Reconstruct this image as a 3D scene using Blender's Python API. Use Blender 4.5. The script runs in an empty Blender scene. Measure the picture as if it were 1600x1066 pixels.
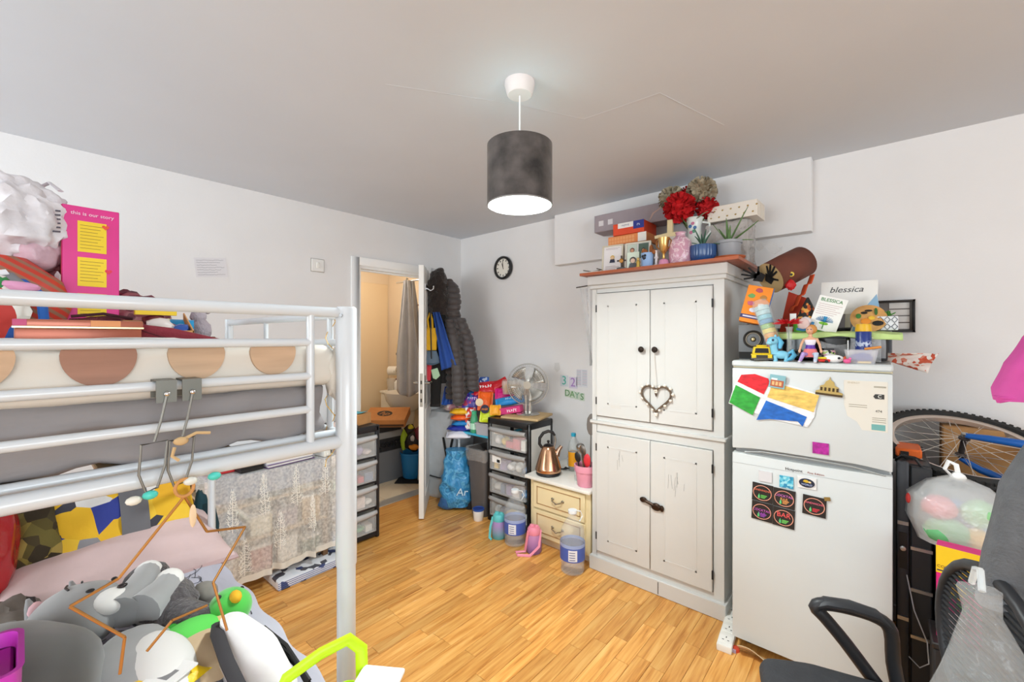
import bpy, bmesh, math, random
from mathutils import Vector, Matrix, noise
PI = math.pi
random.seed(7)
S = bpy.context.scene
COL = S.collection

# ------------------------------------------------------------------ camera
cam_d = bpy.data.cameras.new('camera')
cam_d.sensor_width = 36.0
cam_d.lens = 665.2 / 1600 * 36.0
cam_d.shift_y = -5.14 / 1600
cam_d.clip_start = 0.02
cam = bpy.data.objects.new('camera', cam_d)
COL.objects.link(cam)
cam.location = (3.171, -2.876, 1.418)
cam.rotation_euler = (PI / 2, 0, 0.71484)
S.camera = cam

# ------------------------------------------------------------------ world, lights, exposure
W = bpy.data.worlds.new('world')
S.world = W
W.use_nodes = True
W.node_tree.nodes['Background'].inputs[0].default_value = (0.80, 0.90, 1.0, 1)
W.node_tree.nodes['Background'].inputs[1].default_value = 1.2
S.view_settings.view_transform = 'Standard'
S.view_settings.look = 'None'
S.view_settings.gamma = 1.0
S.view_settings.use_curve_mapping = False
S.view_settings.exposure = 0.37

def area(name, loc, rot, sx, sy, power, col):
    l = bpy.data.lights.new(name, 'AREA')
    l.shape = 'RECTANGLE'; l.size = sx; l.size_y = sy
    l.energy = power; l.color = col
    o = bpy.data.objects.new(name, l)
    COL.objects.link(o)
    o.location = loc; o.rotation_euler = rot
    return o
# daylight coming in through the two windows behind the photographer
area('daylight_window_front', (1.35, -5.66, 1.55), (-PI / 2, 0, PI), 2.4, 1.35, 66, (0.87, 0.955, 1.0))
area('daylight_window_right', (6.26, -3.6, 1.50), (PI / 2, 0, PI / 2), 2.9, 1.35, 76, (0.87, 0.955, 1.0))

# ------------------------------------------------------------------ materials
def lin(h):
    if isinstance(h, str):
        h = [int(h[i:i + 2], 16) / 255 for i in (0, 2, 4)]
    else:
        h = [v / 255 for v in h]
    return tuple((v / 12.92 if v <= .04045 else ((v + .055) / 1.055) ** 2.4) for v in h) + (1,)
MATS = {}
def newmat(name):
    m = bpy.data.materials.new(name); m.use_nodes = True
    nt = m.node_tree
    return m, nt, nt.nodes['Principled BSDF']
def mat(col, rough=.55, metal=0, var=.0, scale=18, bump=0, bscale=60, sheen=0, alpha=1, trans=0, emit=0, ior=1.45, coat=0, stretch=None):
    key = (str(col), rough, metal, var, scale, bump, bscale, sheen, alpha, trans, emit, ior, coat, stretch)
    if key in MATS: return MATS[key]
    m, nt, p = newmat('surface_' + (col if isinstance(col, str) else '%02x%02x%02x' % tuple(col)))
    c = lin(col)
    p.inputs['Base Color'].default_value = c
    p.inputs['Roughness'].default_value = rough
    p.inputs['Metallic'].default_value = metal
    p.inputs['IOR'].default_value = ior
    if sheen: p.inputs['Sheen Weight'].default_value = sheen
    if coat: p.inputs['Coat Weight'].default_value = coat
    if trans: p.inputs['Transmission Weight'].default_value = trans
    if alpha < 1: p.inputs['Alpha'].default_value = alpha
    if emit:
        p.inputs['Emission Color'].default_value = c
        p.inputs['Emission Strength'].default_value = emit
    if var or bump:
        tc = nt.nodes.new('ShaderNodeTexCoord')
        src = tc.outputs['Object']
        if stretch:
            mp = nt.nodes.new('ShaderNodeMapping'); mp.inputs['Scale'].default_value = stretch
            nt.links.new(src, mp.inputs['Vector']); src = mp.outputs['Vector']
        if var:
            n = nt.nodes.new('ShaderNodeTexNoise'); n.inputs['Scale'].default_value = scale; n.inputs['Detail'].default_value = 5
            nt.links.new(src, n.inputs['Vector'])
            r = nt.nodes.new('ShaderNodeValToRGB')
            lo = tuple(max(0, v * (1 - var)) for v in c[:3]) + (1,); hi = tuple(min(1, v * (1 + var)) for v in c[:3]) + (1,)
            r.color_ramp.elements[0].position = .3; r.color_ramp.elements[0].color = lo
            r.color_ramp.elements[1].position = .7; r.color_ramp.elements[1].color = hi
            nt.links.new(n.outputs['Fac'], r.inputs['Fac']); nt.links.new(r.outputs['Color'], p.inputs['Base Color'])
        if bump:
            n2 = nt.nodes.new('ShaderNodeTexNoise'); n2.inputs['Scale'].default_value = bscale; n2.inputs['Detail'].default_value = 4
            nt.links.new(src, n2.inputs['Vector'])
            b = nt.nodes.new('ShaderNodeBump'); b.inputs['Strength'].default_value = bump; b.inputs['Distance'].default_value = .01
            nt.links.new(n2.outputs['Fac'], b.inputs['Height']); nt.links.new(b.outputs['Normal'], p.inputs['Normal'])
    MATS[key] = m
    return m
def film(col, opacity=.3, rough=.15, bump=.0, bscale=30, var=0, vscale=10, cols=None):
    """thin clear or milky plastic: transparent sheet mixed with a glossy, tinted film"""
    key = ('film', str(col), opacity, rough, bump, bscale, var, vscale, str(cols))
    if key in MATS: return MATS[key]
    m, nt, p = newmat('film')
    p.inputs['Base Color'].default_value = lin(col); p.inputs['Roughness'].default_value = rough
    p.inputs['Specular IOR Level'].default_value = .7
    tr = nt.nodes.new('ShaderNodeBsdfTransparent'); mx = nt.nodes.new('ShaderNodeMixShader')
    out = nt.nodes['Material Output']
    nt.links.new(tr.outputs[0], mx.inputs[1]); nt.links.new(p.outputs[0], mx.inputs[2]); nt.links.new(mx.outputs[0], out.inputs[0])
    mx.inputs[0].default_value = opacity
    tc = nt.nodes.new('ShaderNodeTexCoord')
    if var:
        n = nt.nodes.new('ShaderNodeTexNoise'); n.inputs['Scale'].default_value = vscale; n.inputs['Detail'].default_value = 3
        nt.links.new(tc.outputs['Object'], n.inputs['Vector'])
        r = nt.nodes.new('ShaderNodeMapRange'); r.inputs[1].default_value = .35; r.inputs[2].default_value = .65
        r.inputs[3].default_value = max(0, opacity - var); r.inputs[4].default_value = min(1, opacity + var)
        nt.links.new(n.outputs['Fac'], r.inputs[0]); nt.links.new(r.outputs[0], mx.inputs[0])
    if bump:
        n2 = nt.nodes.new('ShaderNodeTexNoise'); n2.inputs['Scale'].default_value = bscale; n2.inputs['Detail'].default_value = 3
        nt.links.new(tc.outputs['Object'], n2.inputs['Vector'])
        b = nt.nodes.new('ShaderNodeBump'); b.inputs['Strength'].default_value = bump; b.inputs['Distance'].default_value = .02
        nt.links.new(n2.outputs['Fac'], b.inputs['Height']); nt.links.new(b.outputs['Normal'], p.inputs['Normal'])
    MATS[key] = m
    return m
def patchwork(cols, scale=20, rough=.4, kind='VORONOI', coat=0, bump=0):
    """several flat print colours in irregular patches (foil packets, printed fabric)"""
    key = ('patch', str(cols), scale, rough, kind, coat, bump)
    if key in MATS: return MATS[key]
    m, nt, p = newmat('print')
    p.inputs['Roughness'].default_value = rough
    tc = nt.nodes.new('ShaderNodeTexCoord')
    if kind == 'VORONOI':
        n = nt.nodes.new('ShaderNodeTexVoronoi'); n.inputs['Scale'].default_value = scale
        sp = nt.nodes.new('ShaderNodeSeparateColor'); nt.links.new(n.outputs['Color'], sp.inputs[0]); fac = sp.outputs[0]
    else:
        n = nt.nodes.new('ShaderNodeTexNoise'); n.inputs['Scale'].default_value = scale; n.inputs['Detail'].default_value = 1.5
        mr = nt.nodes.new('ShaderNodeMapRange'); mr.inputs[1].default_value = .3; mr.inputs[2].default_value = .7
        nt.links.new(n.outputs['Fac'], mr.inputs[0]); fac = mr.outputs[0]
    nt.links.new(tc.outputs['Object'], n.inputs['Vector'])
    r = nt.nodes.new('ShaderNodeValToRGB'); cr = r.color_ramp; cr.interpolation = 'CONSTANT'
    while len(cr.elements) < len(cols): cr.elements.new(.5)
    for i, cc in enumerate(cols):
        cr.elements[i].position = i / len(cols); cr.elements[i].color = lin(cc)
    nt.links.new(fac, r.inputs['Fac']); nt.links.new(r.outputs['Color'], p.inputs['Base Color'])
    if coat: p.inputs['Coat Weight'].default_value = coat
    if bump:
        n2 = nt.nodes.new('ShaderNodeTexNoise'); n2.inputs['Scale'].default_value = 40
        nt.links.new(tc.outputs['Object'], n2.inputs['Vector'])
        b = nt.nodes.new('ShaderNodeBump'); b.inputs['Strength'].default_value = bump; b.inputs['Distance'].default_value = .01
        nt.links.new(n2.outputs['Fac'], b.inputs['Height']); nt.links.new(b.outputs['Normal'], p.inputs['Normal'])
    MATS[key] = m
    return m
def stripes(c1, c2, freq, axis=0, frac=.5, rough=.6, rot=0.0, coord='Object'):
    key = ('str', str(c1), str(c2), freq, axis, frac, rough, rot)
    if key in MATS: return MATS[key]
    m, nt, p = newmat('stripes'); p.inputs['Roughness'].default_value = rough
    tc = nt.nodes.new('ShaderNodeTexCoord'); mp = nt.nodes.new('ShaderNodeMapping')
    mp.inputs['Rotation'].default_value = (0, 0, 0) if not rot else ((rot, 0, 0) if axis != 0 else (0, rot, 0))
    nt.links.new(tc.outputs[coord], mp.inputs['Vector'])
    sx = nt.nodes.new('ShaderNodeSeparateXYZ'); nt.links.new(mp.outputs['Vector'], sx.inputs[0])
    mu = nt.nodes.new('ShaderNodeMath'); mu.operation = 'MULTIPLY'; mu.inputs[1].default_value = freq; nt.links.new(sx.outputs[axis], mu.inputs[0])
    fr = nt.nodes.new('ShaderNodeMath'); fr.operation = 'FRACT'; nt.links.new(mu.outputs[0], fr.inputs[0])
    gt = nt.nodes.new('ShaderNodeMath'); gt.operation = 'GREATER_THAN'; gt.inputs[1].default_value = frac; nt.links.new(fr.outputs[0], gt.inputs[0])
    mx = nt.nodes.new('ShaderNodeMix'); mx.data_type = 'RGBA'; mx.inputs['A'].default_value = lin(c1); mx.inputs['B'].default_value = lin(c2)
    nt.links.new(gt.outputs[0], mx.inputs['Factor']); nt.links.new(mx.outputs['Result'], p.inputs['Base Color'])
    MATS[key] = m
    return m
def plankmat(name, cols, rough=.3, randomise=True):
    m, nt, p = newmat(name); p.inputs['Roughness'].default_value = rough; p.inputs['Specular IOR Level'].default_value = .4
    tc = nt.nodes.new('ShaderNodeTexCoord'); oi = nt.nodes.new('ShaderNodeObjectInfo')
    sc = nt.nodes.new('ShaderNodeVectorMath'); sc.operation = 'SCALE'; sc.inputs['Scale'].default_value = 40.0
    cb = nt.nodes.new('ShaderNodeCombineXYZ')
    for i in range(3): nt.links.new(oi.outputs['Random'], cb.inputs[i])
    nt.links.new(cb.outputs[0], sc.inputs[0])
    ad = nt.nodes.new('ShaderNodeVectorMath'); ad.operation = 'ADD'
    nt.links.new(tc.outputs['Object'], ad.inputs[0]); nt.links.new(sc.outputs[0], ad.inputs[1])
    mp = nt.nodes.new('ShaderNodeMapping'); mp.inputs['Scale'].default_value = (34, 2.2, 10); nt.links.new(ad.outputs[0], mp.inputs['Vector'])
    n = nt.nodes.new('ShaderNodeTexNoise'); n.inputs['Scale'].default_value = 1.6; n.inputs['Detail'].default_value = 7; n.inputs['Distortion'].default_value = .6
    nt.links.new(mp.outputs[0], n.inputs['Vector'])
    r = nt.nodes.new('ShaderNodeValToRGB')
    while len(r.color_ramp.elements) < len(cols): r.color_ramp.elements.new(.5)
    for i, cc in enumerate(cols):
        r.color_ramp.elements[i].position = .28 + .44 * i / (len(cols) - 1); r.color_ramp.elements[i].color = lin(cc)
    nt.links.new(n.outputs['Fac'], r.inputs['Fac'])
    hs = nt.nodes.new('ShaderNodeHueSaturation')
    mr = nt.nodes.new('ShaderNodeMapRange'); mr.inputs[3].default_value = .80; mr.inputs[4].default_value = 1.14
    nt.links.new(oi.outputs['Random'], mr.inputs[0])
    if randomise: nt.links.new(mr.outputs[0], hs.inputs['Value'])
    nt.links.new(r.outputs['Color'], hs.inputs['Color']); nt.links.new(hs.outputs[0], p.inputs['Base Color'])
    b = nt.nodes.new('ShaderNodeBump'); b.inputs['Strength'].default_value = .05; b.inputs['Distance'].default_value = .005
    nt.links.new(n.outputs['Fac'], b.inputs['Height']); nt.links.new(b.outputs['Normal'], p.inputs['Normal'])
    return m
WHITE = mat('f1f0ee', .45); GLOSSW = mat('f4f4f2', .25); BLACK = mat('1c1b1c', .45); CHROME = mat('d8d8d8', .22, 1.0)
STEEL = mat('a9a8a4', .3, 1.0); PAPER = mat('f3f1ec', .8); CARD = mat('c08a55', .8, var=.1); BRASS = mat('a8915a', .35, .9)

# ------------------------------------------------------------------ mesh helpers
def Rz(a): return Matrix.Rotation(a, 4, 'Z')
def Rx(a): return Matrix.Rotation(a, 4, 'X')
def Ry(a): return Matrix.Rotation(a, 4, 'Y')
def Tr(*p): return Matrix.Translation(Vector(p))
def nb(): return bmesh.new()
def _mark(bm, n0, mi, smooth):
    bm.faces.ensure_lookup_table()
    for i in range(n0, len(bm.faces)):
        bm.faces[i].material_index = mi; bm.faces[i].smooth = smooth
def poly(bm, vs, fs, mi=0, smooth=False, M=None):
    n0 = len(bm.faces)
    bv = [bm.verts.new(M @ Vector(v) if M else v) for v in vs]
    for f in fs:
        try: bm.faces.new([bv[i] for i in f])
        except ValueError: pass
    _mark(bm, n0, mi, smooth)
    return bm
def box(bm, x0, x1, y0, y1, z0, z1, mi=0, M=None):
    v = [(x, y, z) for z in (z0, z1) for y in (y0, y1) for x in (x0, x1)]
    return poly(bm, v, [(0, 2, 3, 1), (4, 5, 7, 6), (0, 1, 5, 4), (2, 6, 7, 3), (0, 4, 6, 2), (1, 3, 7, 5)], mi, False, M)
def lathe(bm, prof, n=20, o=(0, 0, 0), mi=0, M=None, cap=True, smooth=True, wob=None):
    vs = []; fs = []
    for (r, z) in prof:
        for k in range(n):
            a = 2 * PI * k / n
            rr = r * (wob(a, z) if wob else 1)
            vs.append((o[0] + rr * math.cos(a), o[1] + rr * math.sin(a), o[2] + z))
    for i in range(len(prof) - 1):
        for k in range(n):
            a, b = i * n + k, i * n + (k + 1) % n
            fs.append((a, b, b + n, a + n))
    if cap:
        if prof[0][0] > 1e-5: fs.append(tuple(range(n - 1, -1, -1)))
        if prof[-1][0] > 1e-5: fs.append(tuple(range((len(prof) - 1) * n, len(prof) * n)))
    return poly(bm, vs, fs, mi, smooth, M)
def tube(bm, pts, r, n=8, mi=0, closed=False, M=None, flat=1.0):
    P_ = [Vector(p) for p in pts]; N = len(P_); vs = []; fs = []
    rs = r if isinstance(r, (list, tuple)) else [r] * N
    up = None
    for i in range(N):
        if closed: t = (P_[(i + 1) % N] - P_[i - 1])
        else: t = (P_[min(i + 1, N - 1)] - P_[max(i - 1, 0)])
        t = t.normalized() if t.length > 1e-9 else Vector((0, 0, 1))
        if up is None: up = Vector((0, 0, 1)) if abs(t.z) < .9 else Vector((0, 1, 0))
        u = (up - t * up.dot(t))
        u = u.normalized() if u.length > 1e-6 else t.orthogonal().normalized()
        w = t.cross(u); up = u
        for k in range(n):
            a = 2 * PI * k / n + PI / n
            vs.append(P_[i] + (u * math.cos(a) * flat + w * math.sin(a)) * rs[i])
    for i in range(N if closed else N - 1):
        for k in range(n):
            a, b = i * n + k, i * n + (k + 1) % n
            c, d = (((i + 1) % N) * n + k), (((i + 1) % N) * n + (k + 1) % n)
            fs.append((a, b, d, c))
    if not closed:
        fs.append(tuple(range(n - 1, -1, -1))); fs.append(tuple(range((N - 1) * n, N * n)))
    return poly(bm, vs, fs, mi, n > 4, M)
def cyl(bm, p0, p1, r0, r1=None, n=14, mi=0): return tube(bm, [p0, p1], [r0, r0 if r1 is None else r1], n, mi)
def prism(bm, pts, h, mi=0, M=None, smooth=False):
    """polygon in local XZ, thickness h along local Y (centred)"""
    n = len(pts)
    vs = [(p[0], -h / 2, p[1]) for p in pts] + [(p[0], h / 2, p[1]) for p in pts]
    fs = [tuple(range(n)), tuple(range(2 * n - 1, n - 1, -1))] + [(i, i + n, (i + 1) % n + n, (i + 1) % n) for i in range(n)]
    return poly(bm, vs, fs, mi, smooth, M)
def sheet(bm, fn, nu, nv, mi=0, M=None, wrapu=False, smooth=True, thick=0):
    vs = []; fs = []
    for j in range(nv + 1):
        for i in range(nu + (0 if wrapu else 1)):
            vs.append(fn(i / nu, j / nv))
    w = nu if wrapu else nu + 1
    for j in range(nv):
        for i in range(nu):
            a = j * w + i; b = j * w + (i + 1) % w
            fs.append((a, b, b + w, a + w))
    return poly(bm, vs, fs, mi, smooth, M)
def blob(bm, c, r, sub=3, amp=.0, freq=3, seed=0, mi=0, M=None, sq=1.0, flatz=None):
    t = bmesh.new(); bmesh.ops.create_icosphere(t, subdivisions=sub, radius=1)
    off = Vector((seed * 7.31, seed * 3.17, seed * 1.91))
    vs = []
    for v in t.verts:
        p = v.co.normalized()
        if sq != 1.0: p = Vector([math.copysign(abs(a) ** sq, a) for a in p])
        k = 1 + amp * noise.noise(p * freq + off) + amp * .5 * noise.noise(p * freq * 2.3 + off)
        q = Vector((p.x * r[0], p.y * r[1], p.z * r[2])) * k
        if flatz is not None and q.z < -flatz: q.z = -flatz + (q.z + flatz) * .08
        vs.append(q + Vector(c))
    fs = [tuple(v.index for v in f.verts) for f in t.faces]
    t.free()
    return poly(bm, vs, fs, mi, True, M)
def pillow_shape(bm, w, d, h, M=None, mi=0, n=18, amp=.0, seed=0, p=.42):
    off = Vector((seed * 5.1, seed * 2.3, 0))
    def half(sg):
        def fn(u, v):
            a, b = 2 * u - 1, 2 * v - 1
            e = max(0, (1 - a * a)) ** p * max(0, (1 - b * b)) ** p
            pin = 1 - .07 * (a * a * (1 - b * b) * 0 + (1 - abs(a)) * 0) - .06 * (1 - abs(b)) * 0
            x = a * w / 2 * (1 - .06 * (1 - b * b) ** 1 * abs(a)); y = b * d / 2 * (1 - .06 * (1 - a * a) * abs(b))
            k = 1 + amp * noise.noise(Vector((a * 2.5, b * 2.5, sg)) + off)
            return (x, y, sg * h / 2 * e * k)
        return fn
    sheet(bm, half(1), n, n, mi, M); sheet(bm, lambda u, v: half(-1)(1 - u, v), n, n, mi, M)
    return bm
def ob(name, bm, mats, parent=None, bev=0, seg=1, loc=None, rot=None, sharp=40, weld=True, solid=0):
    if weld: bmesh.ops.remove_doubles(bm, verts=bm.verts, dist=1e-5)
    if bev:
        es = [e for e in bm.edges if len(e.link_faces) == 2 and e.calc_face_angle(0) > .6]
        bmesh.ops.bevel(bm, geom=es, offset=bev, segments=seg, profile=.6, affect='EDGES', clamp_overlap=True)
    me = bpy.data.meshes.new(name); bm.to_mesh(me); bm.free()
    for m in (mats if isinstance(mats, (list, tuple)) else [mats]): me.materials.append(m)
    if bev: me.set_sharp_from_angle(angle=math.radians(sharp)); me.polygons.foreach_set('use_smooth', [True] * len(me.polygons)) if seg > 1 else None
    elif sharp: me.set_sharp_from_angle(angle=math.radians(sharp))
    o = bpy.data.objects.new(name, me); COL.objects.link(o)
    if parent: o.parent = parent
    if loc is not None: o.location = loc
    if rot is not None: o.rotation_euler = rot if not isinstance(rot, (int, float)) else (0, 0, rot)
    if solid:
        md = o.modifiers.new('thickness', 'SOLIDIFY'); md.thickness = solid; md.offset = 0
    return o
def tag(o, label, cat, group=None, kind=None):
    if label: o['label'] = label
    if cat: o['category'] = cat
    if group: o['group'] = group
    if kind: o['kind'] = kind
    return o
def thing(name, label, cat, loc=(0, 0, 0), rz=0, group=None, rot=None):
    o = bpy.data.objects.new(name, None); COL.objects.link(o); o.empty_display_size = .05
    o.location = loc; o.rotation_euler = rot if rot else (0, 0, rz)
    return tag(o, label, cat, group)
def struct(name, bm, mats, **k):
    o = ob(name, bm, mats, **k); o['kind'] = 'structure'; return o
def cp(o, parent=None):
    c = o.copy(); COL.objects.link(c)
    if parent: c.parent = parent
    return c
def text(body, size, M, m, parent, name='lettering', extrude=.0004, align='CENTER', shear=0, sx=1.0):
    cu = bpy.data.curves.new('font', 'FONT'); cu.body = body; cu.size = size; cu.extrude = extrude; cu.align_x = align; cu.align_y = 'CENTER'; cu.shear = shear
    cu.resolution_u = 3
    t = bpy.data.objects.new('font', cu); COL.objects.link(t)
    me = bpy.data.meshes.new_from_object(t.evaluated_get(bpy.context.evaluated_depsgraph_get()))
    bpy.data.objects.remove(t); bpy.data.curves.remove(cu)
    me.name = name; me.materials.clear(); me.materials.append(m)
    me.transform(M @ Matrix.Diagonal((sx, 1, 1, 1)))
    o = bpy.data.objects.new(name, me); COL.objects.link(o)
    if parent: o.parent = parent
    return o
# orientation for lettering and prints: readable when looking along +Y (face turned to -Y), or along -X (face turned to +X)
FY = Rx(PI / 2)
FX = Rz(PI / 2) @ Rx(PI / 2)
def disc(bm, c, r, axis='Y', n=24, mi=0, h=.001, r2=None):
    M = {'Y': Rx(PI / 2), 'X': Ry(PI / 2), 'Z': Matrix.Identity(4)}[axis]
    return lathe(bm, [(r, -h / 2), (r2 or r, h / 2)], n, mi=mi, M=Tr(*c) @ M, smooth=False)

# ------------------------------------------------------------------ the room shell
WALLM = mat('e9e7e6', .9, var=.02, scale=3, bump=.05, bscale=90)
CEILM = mat('d6dbe2', .95, var=.02, scale=2)
BATHM = mat('eed9bc', .8, var=.03, scale=2)
XR, YF, H = 6.2, -5.6, 2.40
PLANK = plankmat('laminate_oak', ['b8742e', 'd8964a', 'e6aa5c', 'efbb70'], .32)
# floor: base slab + individual strips
fl = struct('floor', box(nb(), -.1, XR + .1, YF - .1, .1, -.10, -.012), mat('5d3a1c', .8))
pw = .067
LENS = [.30, .38, .46, .55, .62]
pm = []
for L in LENS:
    b = box(nb(), -pw / 2 + .0004, pw / 2 - .0004, 0, L - .0008, -.012, 0)
    o_ = ob('plank_proto', b, PLANK, bev=.0009)
    pm.append(o_.data); bpy.data.objects.remove(o_)
rest = nb(); rnd = random.Random(3); cnt = 0
col = 0; x = pw / 2
while x < XR:
    y = YF - rnd.random() * .5
    while y < 0:
        k = rnd.randrange(5); L = LENS[k]
        ym = y + L / 2
        vis = .40 < x < 2.72 and -2.42 < ym < -.36 and not (x < .62 and ym < -1.0)
        if vis and y + L < .0 and cnt < 300:
            o_ = bpy.data.objects.new('plank', pm[k]); COL.objects.link(o_); o_.parent = fl; o_.location = (x, y, 0); cnt += 1
        else:
            ya, yb = max(y, YF), min(y + L, 0)
            if yb > ya: box(rest, x - pw / 2 + .0004, x + pw / 2 - .0004, ya, yb - .0008, -.012, 0)
        y += L
    x += pw
r_ = ob('plank_field', rest, PLANK, fl, weld=False); r_['kind'] = 'stuff'
# ceiling with a faint repaired seam
b = nb(); box(b, -.1, XR + .1, YF - .1, .1, H, H + .1)
ce = struct('ceiling', b, CEILM)
b = nb(); tube(b, [(1.72, -1.95, H), (2.02, -1.50, H - .001), (2.16, -1.22, H)], .0035, 6, flat=.25); tube(b, [(2.16, -1.22, H), (2.5, -1.20, H - .001), (2.62, -.75, H)], .0035, 6, flat=.25)
ob('plaster_seam', b, CEILM, ce)
# walls
b = nb()
DY0, DY1, DZ = -1.105, -.385, 2.0
box(b, -.10, 0, YF, DY0, 0, H); box(b, -.10, 0, DY1, .1, 0, H); box(b, -.10, 0, DY0, DY1, DZ, H)
struct('wall_left', b, WALLM)
struct('wall_back', box(nb(), 0, XR + .1, 0, .1, 0, H), WALLM)
# boxed-in pipe run under the ceiling on the back wall
struct('trim_1', box(nb(), 1.19, 2.885, -.075, 0, 1.998, H), WALLM, bev=.003)
b = nb(); WX0, WX1, WZ0, WZ1 = .1, 2.6, .80, 2.25
box(b, -.1, WX0, YF - .1, YF, 0, H); box(b, WX1, XR + .1, YF - .1, YF, 0, H); box(b, WX0, WX1, YF - .1, YF, 0, WZ0); box(b, WX0, WX1, YF - .1, YF, WZ1, H)
struct('wall_front', b, WALLM)
b = nb(); VY0, VY1 = -5.1, -2.1
box(b, XR, XR + .1, YF, VY0, 0, H); box(b, XR, XR + .1, VY1, 0, 0, H); box(b, XR, XR + .1, VY0, VY1, 0, WZ0); box(b, XR, XR + .1, VY0, VY1, WZ1, H)
struct('wall_right', b, WALLM)
def window(name, along, c0, c1, at):
    b = nb(); w = .05
    def seg(a0, a1, z0, z1):
        if along == 'x': box(b, a0, a1, at - .03, at + .03, z0, z1)
        else: box(b, at - .03, at + .03, a0, a1, z0, z1)
    seg(c0, c0 + w, WZ0, WZ1); seg(c1 - w, c1, WZ0, WZ1); seg(c0, c1, WZ0, WZ0 + w); seg(c0, c1, WZ1 - w, WZ1)
    seg((c0 + c1) / 2 - w / 2, (c0 + c1) / 2 + w / 2, WZ0, WZ1)
    return struct(name, b, WHITE, bev=.004)
w1 = window('window_1', 'x', WX0, WX1, YF - .05)
w2 = window('window_2', 'y', VY0, VY1, XR + .05)
# door casing
b = nb()
for (a0, a1) in ((DY0 - .065, DY0), (DY1, DY1 + .065)): box(b, 0, .018, a0, a1, 0, DZ + .065)
box(b, 0, .018, DY0, DY1, DZ, DZ + .065)
struct('trim_2', b, WHITE, bev=.004)
b = nb()
for (a0, a1) in ((DY0, DY0 + .022), (DY1 - .022, DY1)): box(b, -.1, 0, a0, a1, 0, DZ)
box(b, -.1, 0, DY0 + .022, DY1 - .022, DZ - .022, DZ)
box(b, -.06, -.045, DY0 + .022, DY0 + .034, 0, DZ - .022); box(b, -.06, -.045, DY1 - .034, DY1 - .022, 0, DZ - .022); box(b, -.06, -.045, DY0, DY1, DZ - .036, DZ - .022)
struct('trim_3', b, WHITE)
for nm, args in (('baseboard_left', (0, .014, YF, DY0 - .065, 0, .08)), ('baseboard_back', (0, XR, -.014, 0, 0, .08))):
    struct(nm, box(nb(), *args), WHITE, bev=.003)
struct('trim_4', box(nb(), -.1, .012, DY0 + .022, DY1 - .022, 0, .006), mat('cfcac2', .35, .6), bev=.002)
# ---- washroom seen through the doorway
TILE = mat('dccdb4', .35, var=.05, scale=4)
BX, BY0, BY1 = -1.5, -1.75, .15
wf = struct('floor_washroom', box(nb(), BX, -.1, BY0, BY1, -.1, -.006), mat('a3937c', .8))
ts = .32
tp = ob('tile_proto', box(nb(), .002, ts - .002, .002, ts - .002, -.006, .002), TILE, bev=.001); td = tp.data; bpy.data.objects.remove(tp)
i = 0; x = -.1 - ts
while x > BX - ts:
    y = BY0
    while y < BY1 - .05:
        o_ = bpy.data.objects.new('tile', td); COL.objects.link(o_); o_.parent = wf; o_.location = (x, y, 0); y += ts
    x -= ts
struct('wall_washroom_far', box(nb(), BX - .1, BX, BY0, BY1, 0, H), BATHM)
struct('wall_washroom_back', box(nb(), BX, -.1, BY1, BY1 + .1, 0, H), BATHM)
struct('wall_washroom_front', box(nb(), BX, -.1, BY0 - .1, BY0, 0, H), BATHM)
struct('ceiling_washroom', box(nb(), BX, -.1, BY0, BY1, H, H + .1), mat('f4ead8', .9))
struct('wall_washroom_near', box(nb(), -.104, -.1, DY1, BY1, 0, H), BATHM)
wl = bpy.data.lights.new('washroom_bulb', 'POINT'); wl.energy = 10; wl.color = (1, .96, .90); wl.shadow_soft_size = .08
o_ = bpy.data.objects.new('washroom_bulb', wl); COL.objects.link(o_); o_.location = (-.75, -.75, 2.2)

# ------------------------------------------------------------------ door with handle and hinges
DOORM = mat('efece6', .4)
hinge = Vector((.012, -.407, 0)); dd = Vector((.452, -.427, 0)).normalized(); DL = .63
da = math.atan2(dd.y, dd.x)
dr = thing('door', None, None, hinge, da); dr.name = 'door_1'; dr['kind'] = 'structure'
b = nb(); box(b, .0, DL, -.02, .02, .008, 1.985)
ob('leaf', b, DOORM, dr, bev=.002)
for sg in (-1, 1):
    b = nb(); yy = sg * .0205
    for z0, z1 in ((.15, .85), (1.05, 1.85)):
        for a0, a1, c0, c1 in ((.10, .12, z0, z1), (DL - .12, DL - .10, z0, z1), (.12, DL - .12, z0, z0 + .02), (.12, DL - .12, z1 - .02, z1)):
            box(b, a0, a1, yy - .003, yy + .003, c0, c1)
    ob('moulding', b, DOORM, dr, bev=.002)
    b = nb(); box(b, DL - .075, DL - .035, sg * .02, sg * .026, .90, 1.12)
    hp_ = ob('handle', b, STEEL, dr, bev=.002)
    b = nb(); tube(b, [(DL - .055, sg * .024, 1.06), (DL - .055, sg * .058, 1.06), (DL - .07, sg * .062, 1.06), (DL - .17, sg * .062, 1.055)], .009, 10); ob('lever', b, STEEL, hp_)
b = nb(); box(b, DL - .0005, DL + .002, -.011, .011, .88, 1.14); lk = ob('lock_plate', b, mat('b9b4aa', .3, .9), dr, bev=.001)
b = nb()
for z in (.93, 1.0, 1.07): box(b, DL + .0015, DL + .003, -.006, .006, z - .014, z + .014)
ob('lock_slot', b, mat('3a3733', .5), lk)
for z in (.25, .52, 1.75):
    b = nb(); box(b, -.004, .003, -.02, .034, z - .05, z + .05); cyl(b, (0, .03, z - .05), (0, .03, z + .05), .007)
    ob('hinge', b, STEEL, dr)

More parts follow.
